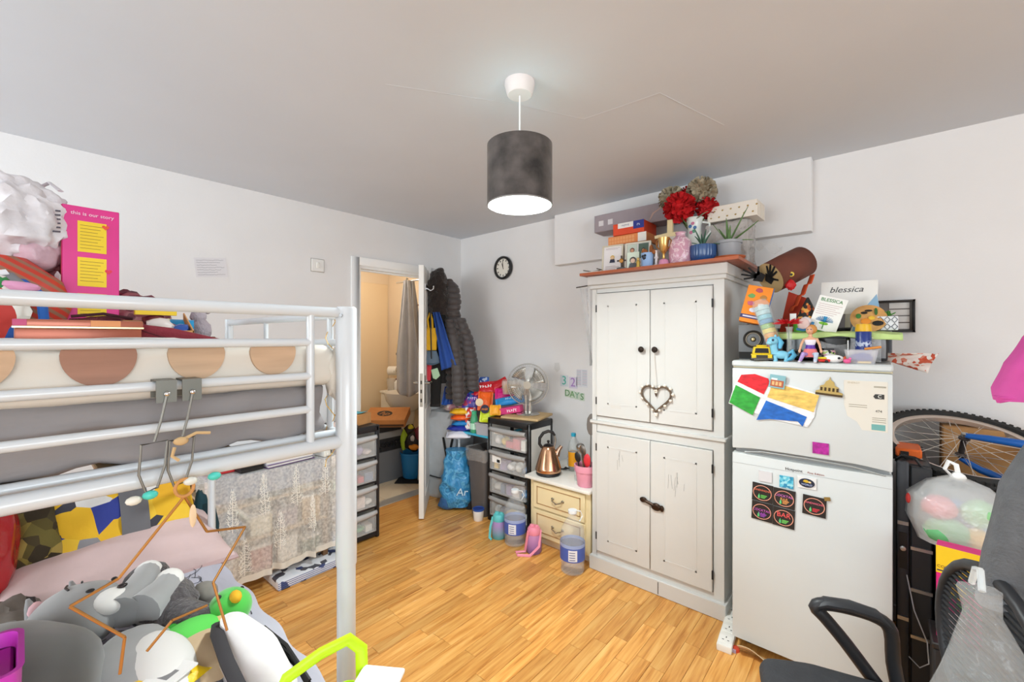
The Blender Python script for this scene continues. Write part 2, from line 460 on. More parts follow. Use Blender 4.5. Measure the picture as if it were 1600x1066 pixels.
# ------------------------------------------------------------------ pendant lamp
lp = thing('pendant_lamp', 'grey velvet drum shade pendant lamp hanging from the ceiling', 'lamp', (2.12, -1.62, H))
SH = mat('484341', .85, var=.8, scale=11, sheen=.3, bump=.1, bscale=40)
ob('ceiling_rose', lathe(nb(), [(.058, 0), (.058, -.012), (.05, -.045), (.045, -.05), (.004, -.052)], 28), mat('e4dedd', .5), lp)
ob('cord', tube(nb(), [(0, 0, -.05), (0, 0, -.26)], .0032, 8), GLOSSW, lp)
ob('bulb_holder', lathe(nb(), [(.012, -.20), (.02, -.21), (.021, -.27), (.017, -.275)], 16), GLOSSW, lp)
st, sb_, sr = -.245, -.475, .125
b = nb(); lathe(b, [(sr, st), (sr, sb_)], 48, cap=False); lathe(b, [(sr - .002, sb_), (sr - .002, st)], 48, cap=False, mi=1)
lathe(b, [(sr - .002, st), (sr, st)], 48, cap=False); lathe(b, [(sr, sb_), (sr - .002, sb_)], 48, cap=False)
sh_ = ob('shade', b, [SH, mat('f5f5f2', .7)], lp, weld=False)
b = nb(); lathe(b, [(sr + .0008, sb_), (sr + .0008, sb_ + .004)], 48, cap=False); tube(b, [(.02, 0, -.262), (sr - .003, 0, st - .02)], .002, 6); tube(b, [(-.01, .017, -.262), (-sr / 2, sr * .86, st - .02)], .002, 6); tube(b, [(-.01, -.017, -.262), (-sr / 2, -sr * .86, st - .02)], .002, 6)
ob('shade_ring', b, mat('8f8b88', .4, .8), sh_)
ob('bulb', lathe(nb(), [(.012, -.275), (.018, -.30), (.03, -.33), (.033, -.36), (.026, -.39), (.001, -.402)], 20), mat('d8fff8', .5, emit=1.2), lp)
bl = bpy.data.lights.new('bulb_light', 'POINT'); bl.energy = 1.0; bl.color = (.30, 1, .9); bl.shadow_soft_size = .02
o_ = bpy.data.objects.new('bulb_light', bl); COL.objects.link(o_); o_.parent = lp; o_.location = (0, 0, -.385)
dl_ = bpy.data.lights.new('lamp_downlight', 'AREA'); dl_.shape = 'DISK'; dl_.size = .22; dl_.spread = math.radians(160); dl_.energy = 19; dl_.color = (.92, 1, 1)
o_ = bpy.data.objects.new('lamp_downlight', dl_); COL.objects.link(o_); o_.parent = lp; o_.location = (0, 0, sb_ + .006)
# diffuser disc closing the shade near its lower rim
b = nb(); lathe(b, [(.0, sb_ + .012), (sr - .004, sb_ + .012)], 40, cap=False)
ob('diffuser', b, mat('f4ffff', .6, emit=1.2), lp)

# ------------------------------------------------------------------ wall things
cl = thing('wall_clock', 'round black wall clock with a pale dial on the back wall', 'clock', (.585, -.002, 2.05))
ob('rim', lathe(nb(), [(.098, 0), (.105, .01), (.105, .028), (.095, .036), (.086, .034), (.084, .016)], 36, M=Rx(PI / 2), cap=False), BLACK, cl)
ob('dial', disc(nb(), (0, -.014, 0), .087, 'Y', 36, h=.004), mat('efe9dd', .6), cl)
b = nb()
for k in range(12):
    a = k * PI / 6; box(b, -.004, .004, -.0175, -.016, .062, .078, M=Ry(a))
ob('hour_marks', b, BLACK, cl)
for nm, a, L, w in (('hour_hand', math.radians(-20), .045, .006), ('minute_hand', math.radians(-5), .066, .004)):
    ob(nm, box(nb(), -w / 2, w / 2, -.019, -.018, -.012, L, M=Ry(a)), BLACK, cl)
sw = thing('light_switch', 'square off-white light switch plate on the left wall', 'switch', (0, -1.432, 1.956))
ob('plate', box(nb(), 0, .010, -.046, .046, -.046, .046), mat('eeece8', .3), sw, bev=.003); ob('plate_painted_shade', box(nb(), 0, .002, -.05, .05, -.05, .05), mat('a9a49c', .7), sw)  # larger grey slab behind the plate paints a thin shade line round it
ob('rocker', box(nb(), .009, .014, -.012, .012, -.02, .02), mat('f2eee6', .4), sw, bev=.002)
pp = thing('handwritten_note', 'lined sheet of paper with handwriting taped to the left wall', 'paper', (0, -2.097, 1.858), rot=(.12, 0, 0))
ob('sheet', box(nb(), 0.001, .002, -.085, .085, -.06, .06), mat('e3e0e2', .85), pp)
b = nb(); r2 = random.Random(4)
for k in range(7):
    z = .045 - k * .015; pts = [(.0026, -.075 + i * .0066, z + r2.uniform(-.002, .002)) for i in range(23 - (k % 3) * 3)]
    tube(b, pts, .0008, 4)
ob('handwriting', b, mat('55555f', .8), pp)
b = nb(); sh2 = random.Random(9)
mk = [('small_note', 'small curled scrap of paper on the back wall above the fan', 'paper', 869, 576)]
o_ = thing('paper_scrap', 'small scrap of paper stuck on the back wall beside the fan', 'paper', (1.165, -.001, 1.18))
ob('sheet', prism(nb(), [(-.03, -.02), (.0, -.045), (.03, -.02), (.02, .035), (-.025, .03)], .001), mat('dcdad8', .8), o_)
o_ = thing('schedule_sheet', 'pale printed timetable sheet stuck on the back wall beside the wardrobe', 'paper', (1.40, -.001, 1.10))
ob('sheet', box(nb(), -.05, .05, -.001, 0, -.07, .07), mat('dfdfe4', .8), o_)
b = nb(); c_ = nb()
for k in range(11):
    box(b if k % 2 else c_, -.045, -.006, -.0022, -.001, .058 - k * .011, .061 - k * .011); box(c_ if k % 2 else b, .004, .044, -.0022, -.001, .058 - k * .011, .061 - k * .011)
ob('print_rows', b, mat('8f9aa8', .8), o_); ob('print_rows', c_, mat('b39aa8', .8), o_)
for ch, px_, pz, c2, lab in (('3', 1.235, 1.07, '57b3a4', 'teal paper cut-out digit three on the back wall'), ('2', 1.318, 1.06, 'a883c4', 'lilac paper cut-out digit two on the back wall')):
    o_ = thing('paper_digit', lab, 'sign', (px_, -.001, pz), group='countdown paper characters')
    ob('sheet', box(nb(), -.038, .038, -.001, 0, -.045, .045), mat('d5dbe0' if ch == '3' else 'd6cfdf', .8), o_)
    text(ch, .10, Tr(0, -.002, 0) @ FY, mat(c2, .7), o_, extrude=.0008)
for ch, px_, pz, c2 in (('D', 1.265, .972, '5f8f57'), ('A', 1.312, .966, '6a9a60'), ('Y', 1.357, .96, '7aa58a'), ('S', 1.402, .954, '5f8f57')):
    o_ = thing('paper_letter', 'green paper cut-out letter %s on the back wall' % ch, 'sign', (px_, -.001, pz), group='countdown paper characters')
    ob('sheet', box(nb(), -.022, .022, -.001, 0, -.03, .03), mat('c9d6c4', .8), o_)
    text(ch, .07, Tr(0, -.002, 0) @ FY, mat(c2, .7), o_, extrude=.0008)

# ------------------------------------------------------------------ bunk bed
BEDM = mat('d0d5d9', .28, coat=.3)
bx, by = 2.155, -2.341
YE = -4.33
xf = 1.235
bed = thing('bunk_bed', 'white metal tube triple bunk bed with guard rails', 'bed', (0, 0, 0))
def rail(name, p0, p1, r, n=14): return ob(name, tube(nb(), [p0, p1], r, n), BEDM, bed)
def post(x, y, z0=0, top=1.495):
    b = nb(); lathe(b, [(.021, z0), (.0225, z0 + .004), (.0225, .845), (.0235, .848), (.025, .851), (.025, top - .004), (.022, top), (.0, top + .001)], 24, (x, y, 0))
    o = ob('post', b, BEDM, bed)
    c = nb(); cyl(c, (x + .012, y - .0185, top - .022), (x + .0155, y - .0235, top - .022), .0045, n=12); ob('bolt', c, mat('8a8a8a', .3, .9), o)
    return o
post(bx, by); post(bx, YE)
for yy in (by, YE):
    ob('post', tube(nb(), [(xf, yy, 1.49), (xf, yy, 1.02), (1.0, yy, .86), (1.0, yy, 0.0)], .014, 12), BEDM, bed)
    rail('end_rail', (bx, yy, 1.476), (xf, yy, 1.476), .011); rail('end_rail', (bx, yy, 1.405), (xf, yy, 1.405), .009)
    rail('end_rail', (bx, yy, 1.17), (xf, yy, 1.17), .014); rail('end_rail', (bx, yy, .40), (.80, yy, .40), .016)
    rail('end_upright', (2.07, yy, 1.476), (2.07, yy, 1.17), .0085); rail('end_upright', (1.62, yy, 1.476), (1.62, yy, 1.17), .007)
    rail('post', (.80, yy, 0), (.80, yy, .52), .018)
for z, r in ((1.480, .0125), (1.407, .0092), (1.328, .0092), (1.250, .0092)):
    rail('guard_rail', (bx, by if z > 1.45 else -2.43, z), (bx, YE, z), r)
rail('guard_upright', (bx, -2.43, 1.48), (bx, -2.43, 1.168), .0092); rail('guard_upright', (bx, -3.9, 1.48), (bx, -3.9, 1.168), .0092)
rail('side_rail', (bx, by, 1.160), (bx, YE, 1.160), .0155)
rail('side_rail', (bx - .035, by, 1.176), (bx - .035, YE, 1.176), .0095)
rail('side_rail', (xf, by, 1.160), (xf, YE, 1.160), .0155)
for z in (1.476, 1.405): rail('guard_rail', (xf, -2.46, z), (xf, YE, z), .009)
rail('guard_upright', (xf, -2.46, 1.476), (xf, -2.46, 1.16), .008)
rail('side_rail', (bx, by, .40), (bx, YE, .40), .016); rail('side_rail', (.80, by, .40), (.80, YE, .40), .016)
sl = ob('slat_proto', box(nb(), xf + .01, bx - .045, -.035, .035, 1.166, 1.178), mat('c9b28c', .7), bed, bev=.002); sl.name = 'slat'; sl.location = (0, by - .12, 0)
for k in range(1, 14):
    c = cp(sl, bed); c.location = (0, by - .12 - k * .145, 0)
sl2 = ob('slat', box(nb(), .81, bx - .01, -.035, .035, .395, .409), mat('c9b28c', .7), bed, bev=.002); sl2.location = (0, by - .12, 0)
for k in range(1, 14):
    c = cp(sl2, bed); c.location = (0, by - .12 - k * .145, 0)
# upper mattress in its grey sheet
def wrinkle(o, amp, freq, seed=0, stretch=(1, 1, 1)):
    off = Vector((seed * 3.3, seed * 1.7, seed))
    for v in o.data.vertices:
        n_ = noise.noise(Vector((v.co.x * stretch[0], v.co.y * stretch[1], v.co.z * stretch[2])) * freq + off)
        v.co += v.normal * (n_ * amp)
def rounded_slab(x0, x1, y0, y1, z0, z1, r, nx=24, ny=40, nz=6):
    """soft box: dense grid faces, rounded by clamping to an inset box"""
    b = nb()
    def rp(p):
        q = Vector((min(max(p[0], x0 + r), x1 - r), min(max(p[1], y0 + r), y1 - r), min(max(p[2], z0 + r), z1 - r)))
        d = Vector(p) - q
        return q + d.normalized() * r if d.length > 1e-9 else q
    L = lambda a, c, t: a + (c - a) * t
    sheet(b, lambda u, v: rp((L(x0, x1, u), L(y0, y1, v), z1)), nx, ny); sheet(b, lambda u, v: rp((L(x1, x0, u), L(y0, y1, v), z0)), nx, ny)
    sheet(b, lambda u, v: rp((x1, L(y0, y1, u), L(z0, z1, v))), ny, nz); sheet(b, lambda u, v: rp((x0, L(y1, y0, u), L(z0, z1, v))), ny, nz)
    sheet(b, lambda u, v: rp((L(x0, x1, u), y0, L(z0, z1, v))), nx, nz); sheet(b, lambda u, v: rp((L(x1, x0, u), y1, L(z0, z1, v))), nx, nz)
    bmesh.ops.remove_doubles(b, verts=b.verts, dist=1e-4)
    return b
GREYF = mat('8d8888', .9, var=.06, scale=6, bump=.25, bscale=14, stretch=(1, .5, 2))
o_ = ob('mattress', rounded_slab(xf + .025, 2.125, YE + .03, -2.372, 1.18, 1.308, .03, 30, 70, 10), GREYF)
wrinkle(o_, .017, 7, 1, (1, 1.8, 4)); o_.data.polygons.foreach_set('use_smooth', [True] * len(o_.data.polygons))
tag(o_, 'mattress in a wrinkled grey fitted sheet on the upper bunk', 'mattress')
# cream duvet folded over it, printed with large discs
CREAM = mat('dad3c8', .85, var=.04, scale=5, bump=.2, bscale=12, stretch=(1, .4, 2))
dv = thing('polka_dot_duvet', 'cream duvet with large brown and beige dots on the upper bunk', 'duvet')
o_ = ob('cover', rounded_slab(xf + .015, 2.133, YE + .02, -2.350, 1.300, 1.402, .028, 30, 80, 8), CREAM, dv)
wrinkle(o_, .006, 5, 3, (1, 1, 2)); o_.data.polygons.foreach_set('use_smooth', [True] * len(o_.data.polygons))
o_ = ob('corner_fold', blob(nb(), (2.115, -2.350, 1.325), (.03, .022, .062), 3, .25, 2.5, 3), CREAM, dv)
def print_dot(y, r, colr, cut=.0, zc=1.375, down=.07):
    b = nb(); pts = []
    for k in range(25):
        a = PI + PI * k / 24
        pts.append((r * math.cos(a) , max(-down, r * 1.12 * math.sin(a))))
    pts += [(r * .97, .008), (r * .90, .013), (-r * .90, .013), (-r * .97, .008)]
    vs = [(2.1425, y + p[0], zc + p[1] + .0) for p in pts]
    n = len(vs); vs2 = [(2.134, v[1], v[2]) for v in vs]
    poly(b, vs + vs2, [tuple(range(n)), tuple(range(2 * n - 1, n - 1, -1))] + [(i, i + n, (i + 1) % n + n, (i + 1) % n) for i in range(n)])
    ob('printed_dot', b, mat(colr, .85, var=.12, scale=14, stretch=(1, .3, 3)), dv)
for y, r, c_ in ((-2.786, .049, 'a07866'), (-2.646, .047, 'c4a588'), (-2.505, .047, 'c4a588'), (-2.93, .048, 'c4a588')): print_dot(y, r, c_, zc=1.388, down=.058)
for (x_, y_, r_, c_) in ((1.9, -2.47, .06, 'cbb094'), (1.75, -2.45, .05, '4f9aa0'), (1.5, -2.42, .06, 'c99a76')):
    b = nb(); disc(b, (x_, y_, 1.4055), r_, 'Z', 28, h=.003); ob('printed_dot', b, mat(c_, .85), dv)
# ------------------------------------------------------------------ lower bunk: mattress, duvet
o_ = ob('mattress', rounded_slab(.83, 2.12, YE + .03, -2.375, .41, .50, .03, 24, 40, 5), mat('d8d2cc', .9))
tag(o_, 'thick pale mattress under the grey duvet on the lower bunk', 'mattress')
LILAC = mat('bdbcc8', .9, var=.10, scale=7, bump=.5, bscale=9, stretch=(.35, 1.6, 1))
def duv(u, v):
    # u across the bed (x), v along (y) up to the far end where it hangs over
    x = .86 + 1.27 * u
    L = 2.02 * v
    y = YE + .05 + L; z = .515
    ex = y - (-2.37)
    if ex > 0: z = .515 - ex * 1.0; y = -2.358 + .012 * math.sin(ex * 20)
    ey = max(0, u - .985)
    z -= ey * 2.0
    nz_ = noise.noise(Vector((x * 1.8, y * 9, 1.0))) * .010 + noise.noise(Vector((x * 5, y * 5, 4.0))) * .010
    return (x + (noise.noise(Vector((y * 6, 2, 3))) * .008), y + (.006 * math.sin(x * 26) if ex > 0 else 0), z + nz_ + .005)
dq = thing('grey_duvet', 'crumpled lilac grey duvet with black sketch prints on the lower bunk', 'duvet')
o_ = ob('cover', sheet(nb(), duv, 50, 150), LILAC, dq, solid=.012)
b = nb(); r2 = random.Random(11)
for (cx, cy, rr) in ((1.25, -2.50, .06), (1.62, -2.47, .06), (1.42, -2.72, .05), (1.02, -2.66, .05), (1.75, -2.68, .06), (1.95, -2.45, .05), (1.05, -2.85, .05)):
    for k in range(9):
        a = r2.uniform(0, 6.28); pts = []
        px_, py_ = cx + r2.uniform(-rr, rr), cy + r2.uniform(-rr, rr) * .8
        for i in range(7):
            a += r2.uniform(-.9, .9); px_ += .016 * math.cos(a); py_ += .016 * math.sin(a)
            q = duv(min(.97, max(.02, (px_ - .86) / 1.27)), min(.965, (py_ - YE - .05) / 2.02)); pts.append((q[0], q[1], q[2] + .0085))
        tube(b, pts, .0012, 4, flat=.5)
ob('sketch_print', b, mat('35353d', .9), dq)

# ------------------------------------------------------------------ tall white cupboard
CUP = mat('d0cfcb', .42, var=.02, scale=4)
cu = thing('tall_cupboard', 'tall white panelled pantry cupboard with four doors against the back wall', 'cupboard', (0, 0, 0))
cx0, cx1, cyf, cyb = 1.822, 2.575, -.565, -.075
b = nb()
box(b, cx0, cx1, cyf, cyb, .0, .10)                        # carcass pieces
ob('plinth', box(nb(), cx0 - .012, cx1 + .012, cyf - .02, cyb, 0, .085), CUP, cu, bev=.004)
b.free()
ob('carcass', box(nb(), cx0, cx1, cyf + .02, cyb, .085, 1.72), CUP, cu, bev=.003)
b = nb()
for z0, z1 in ((.085, .12), (.845, .895), (.915, .94), (1.69, 1.72)): box(b, cx0 + .03, cx1 - .05, cyf, cyf + .02, z0, z1)
box(b, cx0, cx0 + .033, cyf, cyf + .02, .085, 1.72); box(b, cx1 - .05, cx1, cyf, cyf + .02, .085, 1.72)
ob('face_frame', b, CUP, cu)
b = nb(); box(b, cx0 - .012, cx1 + .012, cyf - .014, cyb, .893, .915); ob('waist_moulding', b, CUP, cu, bev=.005)
b = nb(); box(b, cx0 - .012, cx1 + .012, cyf - .012, cyb, 1.715, 1.74); box(b, cx0 - .025, cx1 + .02, cyf - .022, cyb, 1.738, 1.795); ob('cornice', b, CUP, cu, bev=.004)
def cdoor(x0, x1, z0, z1, hinge_left):
    d = ob('door', box(nb(), x0, x1, cyf - .014, cyf + .006, z0, z1), CUP, cu, bev=.0025)
    b = nb(); s_ = .075; yy = cyf - .0142
    # recessed panel read by a raised bead round it
    for a0, a1, c0, c1 in ((x0 + s_, x0 + s_ + .008, z0 + s_, z1 - s_), (x1 - s_ - .008, x1 - s_, z0 + s_, z1 - s_), (x0 + s_, x1 - s_, z0 + s_, z0 + s_ + .008), (x0 + s_, x1 - s_, z1 - s_ - .008, z1 - s_)):
        box(b, a0, a1, yy - .0012, yy + .001, c0, c1)
    ob('panel_bead', b, CUP, d)
    hx = x0 - .001 if hinge_left else x1 + .001
    for z in (z0 + .09, z1 - .09): ob('hinge', cyl(nb(), (hx, cyf - .012, z - .022), (hx, cyf - .012, z + .022), .005, n=8), BLACK, d)
    return d
xm = 2.196
kn = {}
for (x0, x1, z0, z1, hl) in ((cx0 + .036, xm - .0015, .945, 1.685, True), (xm + .0015, cx1 - .053, .945, 1.685, False), (cx0 + .036, xm - .0015, .123, .842, True), (xm + .0015, cx1 - .053, .123, .842, False)):
    d = cdoor(x0, x1, z0, z1, hl)
    if z0 > .5:
        kx = xm - .042 if hl else xm + .036
        ob('knob', lathe(nb(), [(.006, 0), (.006, .012), (.015, .018), (.017, .026), (.012, .032), (.0, .034)], 18, M=Tr(kx, cyf - .014, 1.352) @ Rx(PI / 2)), mat('2e241d', .3, .6), d)
    elif not hl:
        b = nb(); c0 = Vector((xm, cyf - .022, .498))
        blob(b, c0 + Vector((-.035, 0, .01)), (.022, .01, .016), 2); blob(b, c0 + Vector((.038, 0, -.012)), (.03, .011, .022), 2)
        tube(b, [c0 + Vector((-.035, 0, .01)), c0, c0 + Vector((.04, 0, -.012))], .009, 8); blob(b, c0 + Vector((.07, 0, -.014)), (.012, .01, .018), 2)
        cyl(b, c0 + Vector((.04, .012, -.01)), c0 + Vector((.04, -.01, -.01)), .01, n=10); cyl(b, c0 + Vector((-.035, .012, .01)), c0 + Vector((-.035, -.01, .01)), .008, n=10)
        ob('latch', b, mat('3a2a20', .35, .7), d)
        b = nb(); box(b, cx0 + .42, cx0 + .424, cyf - .0212, cyf - .02, .01, .075); ob('plinth_joint', b, mat('55504a', .8), cu)
    else:
        b = nb(); r2 = random.Random(2)
    # scuffs on the lower doors
b = nb(); r2 = random.Random(5)
for (sx, sz) in ((2.0, .72), (2.33, .70), (2.36, .66)):
    for k in range(4):
        x_ = sx + r2.uniform(-.03, .03); z_ = sz + r2.uniform(-.04, .04); tube(b, [(x_, cyf - .0145, z_), (x_ + r2.uniform(-.008, .008), cyf - .0145, z_ - r2.uniform(.03, .08))], .0007, 4)
ob('scuff_mark', b, mat('8c8a88', .8), cu)
b = nb(); box(b, 1.955, 2.02, cyf - .0152, cyf - .014, 1.0, 1.03); ob('torn_sticker', b, mat('cfccc6', .7), cu)
# reddish board lying on top
brd = tag(ob('shelf_board', box(nb(), 1.772, 2.655, -.632, -.10, 1.796, 1.812), mat('a9562c', .4, var=.15, scale=5, stretch=(.4, 5, 1))), 'reddish brown wooden board lying on top of the white cupboard', 'board')
# heart wreath hung from the knobs
hw = thing('heart_wreath', 'beaded wire heart hanging from the cupboard knobs', 'ornament', (2.236, cyf - .028, 1.09))
pts = []
for k in range(40):
    t = 2 * PI * k / 40; pts.append((.082 / 16 * 16 * math.sin(t) ** 3 * 1.0, 0, .082 / 16 * (13 * math.cos(t) - 5 * math.cos(2 * t) - 2 * math.cos(3 * t) - math.cos(4 * t))))
pts = [(p[0], p[1], p[2] - .0) for p in pts]
ob('wire_heart', tube(nb(), pts, .006, 8, closed=True), mat('6b5a4a', .5, .4, var=.3, scale=60), hw)
bd = None
for k in range(40):
    p = pts[k]; sc = 1.12 if k % 2 == 0 else .99
    m_ = mat('e9e0d2', .35) if k % 2 == 0 else mat('77685a', .4, .3)
    if k % 2 == 0:
        if bd is None: bd = ob('bead', blob(nb(), (0, 0, 0), (.0085, .0085, .0085), 2), m_, hw); bd.location = (p[0] * sc, p[1], p[2] * sc)
        else: c = cp(bd, hw); c.location = (p[0] * sc, p[1], p[2] * sc)
ob('hanging_string', tube(nb(), [(-.015, .01, .262), (.0, .0, .08), (.0, 0, .04)], .0015, 6), mat('d8cfc4', .8), hw)
ob('tassel', lathe(nb(), [(.0, .055), (.008, .045), (.007, .02), (.0, .0)], 10), mat('5a463a', .5), hw)

# ------------------------------------------------------------------ fridge freezer
FR = mat('cdd1d0', .35, var=.015, scale=5)
fr = thing('fridge_freezer', 'white two-door fridge freezer with magnets beside the cupboard', 'fridge', (0, 0, 0))
fx0, fx1, fyf, fyb = 2.655, 3.203, -.745, -.17
ob('cabinet', box(nb(), fx0 + .003, fx1 - .003, fyf + .06, fyb, .02, 1.285), FR, fr, bev=.004)
ob('top_lid', box(nb(), fx0 - .004, fx1 + .002, fyf + .01, fyb, 1.288, 1.315), FR, fr, bev=.006)
ob('top_trim', box(nb(), fx0, fx1, fyf + .02, fyb, 1.283, 1.289), mat('cdbf9a', .5), fr)
def rdoor(name, pts):
    """door slab from a front outline (x, z)"""
    return ob(name, prism(nb(), pts, .05, M=Tr(0, fyf + .025, 0)), FR, fr, bev=.006, seg=2)
N_ = 14
lip = [(fx0 + (fx1 - fx0) * k / N_, .915 - .002 * (k / N_) - (.0 if k in (0, N_) else -.011 * min(1, math.sin(PI * k / N_) * 1.8))) for k in range(N_ + 1)]
fz = rdoor('freezer_door', lip + [(fx1, 1.281), (fx0, 1.281)])
lo = rdoor('fridge_door', [(fx0, .055), (fx1, .055), (fx1, .897)] + [(fx1 + (fx0 - fx1) * k / N_, .899 - .006 * math.sin(PI * k / N_)) for k in range(1, N_)] + [(fx0, .897)])
b = nb(); box(b, fx0 + .01, fx1 - .01, fyf + .03, fyf + .06, .89, .945); ob('door_gap', b, mat('9a9c9c', .6), fr)
b = nb(); box(b, fx0, fx1, fyf - .001, fyf, .8505, .8525); ob('door_groove', b, mat('b9bcbc', .5), lo)
b = nb(); tube(b, [(fx0 + .05, fyf - .001, .905), (fx0 + .12, fyf - .004, .917), (fx0 + .28, fyf - .004, .918), (fx1 - .12, fyf - .004, .914), (fx1 - .02, fyf - .001, .898)], .003, 6); ob('handle_grip', b, mat('9ea1a0', .4), fz)
for x_ in (fx0 + .05, fx1 - .05):
    for y_ in (fyf + .10, fyb - .06):
        ob('foot', lathe(nb(), [(.018, 0), (.018, .012), (.01, .02)], 12, (x_, y_, 0)), BLACK, fr)
text('Hotpoint', .0165, Tr(2.892, fyf - .0008, .861) @ FY, mat('2a2a2c', .5), lo, sx=1.0); text('First Edition', .0105, Tr(2.968, fyf - .0008, .860) @ FY, mat('a05a50', .5), lo, sx=1.1)
# energy label (torn)
b = nb(); prism(b, [(3.045, 1.235), (3.175, 1.235), (3.175, 1.045), (3.10, 1.045), (3.085, 1.075), (3.055, 1.095), (3.045, 1.14)], .0008, M=Tr(0, fyf - .0004, 0)); lb = ob('energy_label', b, mat('dad5c9', .6), fz)
b = nb(); prism(b, [(3.133, 1.178), (3.139, 1.187), (3.165, 1.187), (3.165, 1.169), (3.139, 1.169)], .001, M=Tr(0, fyf - .001, 0)); ob('grade_arrow', b, mat('33322f', .5), lb)
lb.location = (.014, 0, .016)
text('C', .017, Tr(3.152, fyf - .002, 1.178) @ FY, mat('f4f2ea', .5), lb); text('474', .013, Tr(3.149, fyf - .001, 1.122) @ FY, mat('33322f', .5), lb)
text('ENERGY', .010, Tr(3.075, fyf - .001, 1.226) @ FY, mat('bdb094', .6), lb)
b = nb(); box(b, 3.128, 3.168, fyf - .0015, fyf - .0005, 1.05, 1.072); ob('label_band', b, mat('6fa7a3', .6), lb)
b = nb()
for k, z in enumerate((1.215, 1.212, 1.095, 1.088, 1.08, 1.14, 1.132)): box(b, 3.135 if k < 2 else (3.06 if k > 4 else 3.13), 3.17 if k < 5 else 3.115, fyf - .0012, fyf - .0004, z, z + .002)
ob('label_rules', b, mat('8d8672', .6), lb)['kind'] = 'stuff'
# things stuck on the fridge doors
def magnet(name, label, x, z, w, h, m_, rot=0, t=.004, cat='magnet', pts=None, group='fridge magnets'):
    o = thing(name, label, cat, (x, fyf - .001 - t / 2, z), group=group, rot=(0, -rot, 0))
    pl = ob('plate', prism(nb(), pts or [(-w / 2, -h / 2), (w / 2, -h / 2), (w / 2, h / 2), (-w / 2, h / 2)], t), m_, o)
    return o
fp = thing('painted_flag', 'child painting of a flag in red, green, yellow and blue on the freezer door', 'painting', (2.805, fyf - .006, 1.145), group='fridge magnets')
fp.scale = (1.13, 1, 1.28)
def flagquad(nm, pts, c_, y=0): 
    b = nb(); n = len(pts); vs = [(p[0], y - .0015 - (p[2] if len(p) > 2 else 0), p[1]) for p in pts]
    prism_ = vs + [(v[0], v[1] + .0015, v[2]) for v in vs]
    poly(b, prism_, [tuple(range(n)), tuple(range(2 * n - 1, n - 1, -1))] + [(i, i + n, (i + 1) % n + n, (i + 1) % n) for i in range(n)])
    return ob(nm, b, mat(c_, .6, var=.28, scale=30, stretch=(1, 1, 2.5)), fp)
flagquad('paper', [(-.12, .060), (-.10, .085), (-.05, .086), (.13, .04), (.155, .035), (.14, -.04), (.12, -.075), (.01, -.062), (-.145, -.022)], 'f2f0ee', .003)
flagquad('red_field', [(-.112, .058), (-.098, .083), (-.05, .088), (-.005, .075), (.0, .062), (-.02, .020)], 'd3202b')
flagquad('green_field', [(-.118, .046), (-.032, .008), (-.058, -.055), (-.142, -.018)], '2e9a36')
flagquad('yellow_field', [(.012, .062), (.155, .030), (.138, -.025), (-.008, .012)], 'e0bb62')
flagquad('blue_field', [(-.012, -.0), (.118, -.042), (.105, -.075), (.09, -.060), (.0, -.062), (-.045, -.070)], '1f63b8')
mg = magnet('building_magnet', 'small square magnet with a red arcade and blue sky above the painted flag', 2.834, 1.230, .058, .056, mat('7fb0b8', .4), -.12)
mg.location.y -= .009
b = nb(); box(b, -.024, .024, -.0035, -.002, -.022, .006); ob('print_arcade', b, mat('b05c3c', .5), mg)
b = nb()
for k in range(3): box(b, -.018 + k * .013, -.009 + k * .013, -.0045, -.003, -.016, .0)
ob('print_arches', b, mat('e0b27a', .5), mg); b = nb(); box(b, -.022, .0, -.0035, -.002, .006, .014); ob('print_trees', b, mat('dfe9e4', .5), mg)
mg = magnet('dome_magnet', 'brass relief magnet of a domed building on the freezer door', 3.012, 1.215, .08, .05, BRASS, -.08, .006, pts=[(-.043, -.03), (.045, -.03), (.045, -.015), (.03, -.01), (.03, .006), (.018, .012), (.014, .026), (.003, .034), (0, .046), (-.003, .034), (-.012, .026), (-.018, .012), (-.03, .006), (-.03, -.01), (-.043, -.015)])
b = nb()
for k in range(5): box(b, -.028 + k * .013, -.021 + k * .013, -.0055, -.003, -.012, .002)
box(b, -.043, .045, -.0055, -.003, -.03, -.022); ob('relief_windows', b, mat('4a3a22', .5, .5), mg)
mg = magnet('purple_magnet', 'square magenta picture magnet low on the freezer door', 2.984, .968, .054, .046, mat('a8208e', .4, var=.4, scale=60))
mg = magnet('grey_card_magnet', 'faded pale grey square magnet on the fridge door', 2.788, .812, .05, .045, mat('d4d2d4', .6))
mg = magnet('pool_magnet', 'small square magnet of blue rippling water on the fridge door', 2.866, .805, .05, .05, patchwork(['2f9dc0', '63c0d8', '9fdbe6', '2a88b0'], 90, .3))
mg = magnet('oval_badge_magnet', 'dark blue oval magnet with a gold emblem on the fridge door', 2.938, .818, .064, .046, mat('e6e4e2', .5))
ob('oval', lathe(nb(), [(1, -.5), (1, .5)], 28, M=Tr(0, -.004, 0) @ Matrix.Diagonal((.027, .002, .018, 1)) @ Rx(PI / 2)), mat('20283c', .4), mg)
ob('gold_emblem', blob(nb(), (-.003, -.005, .007), (.010, .001, .006), 2, .3), mat('d8b232', .4), mg); ob('gold_emblem', blob(nb(), (.010, -.005, .005), (.005, .001, .004), 2, .3), mat('ecd0a0', .4), mg); text('WORLD', .010, Tr(0, -.0055, -.007) @ FY, mat('b8c4ea', .4), mg)
NEON = [('SANDWICHES', 'f07a5c', '6fc85a'), ('COCKTAIL BAR', 'd878c8', 'e8a05c'), ('COCKTAIL BAR', 'd060c0', '9a4ab0'), ('BAR', 'f05c5c', '7fd86a'), ('SANDWICHES', 'f0708a', 'd8404a')]
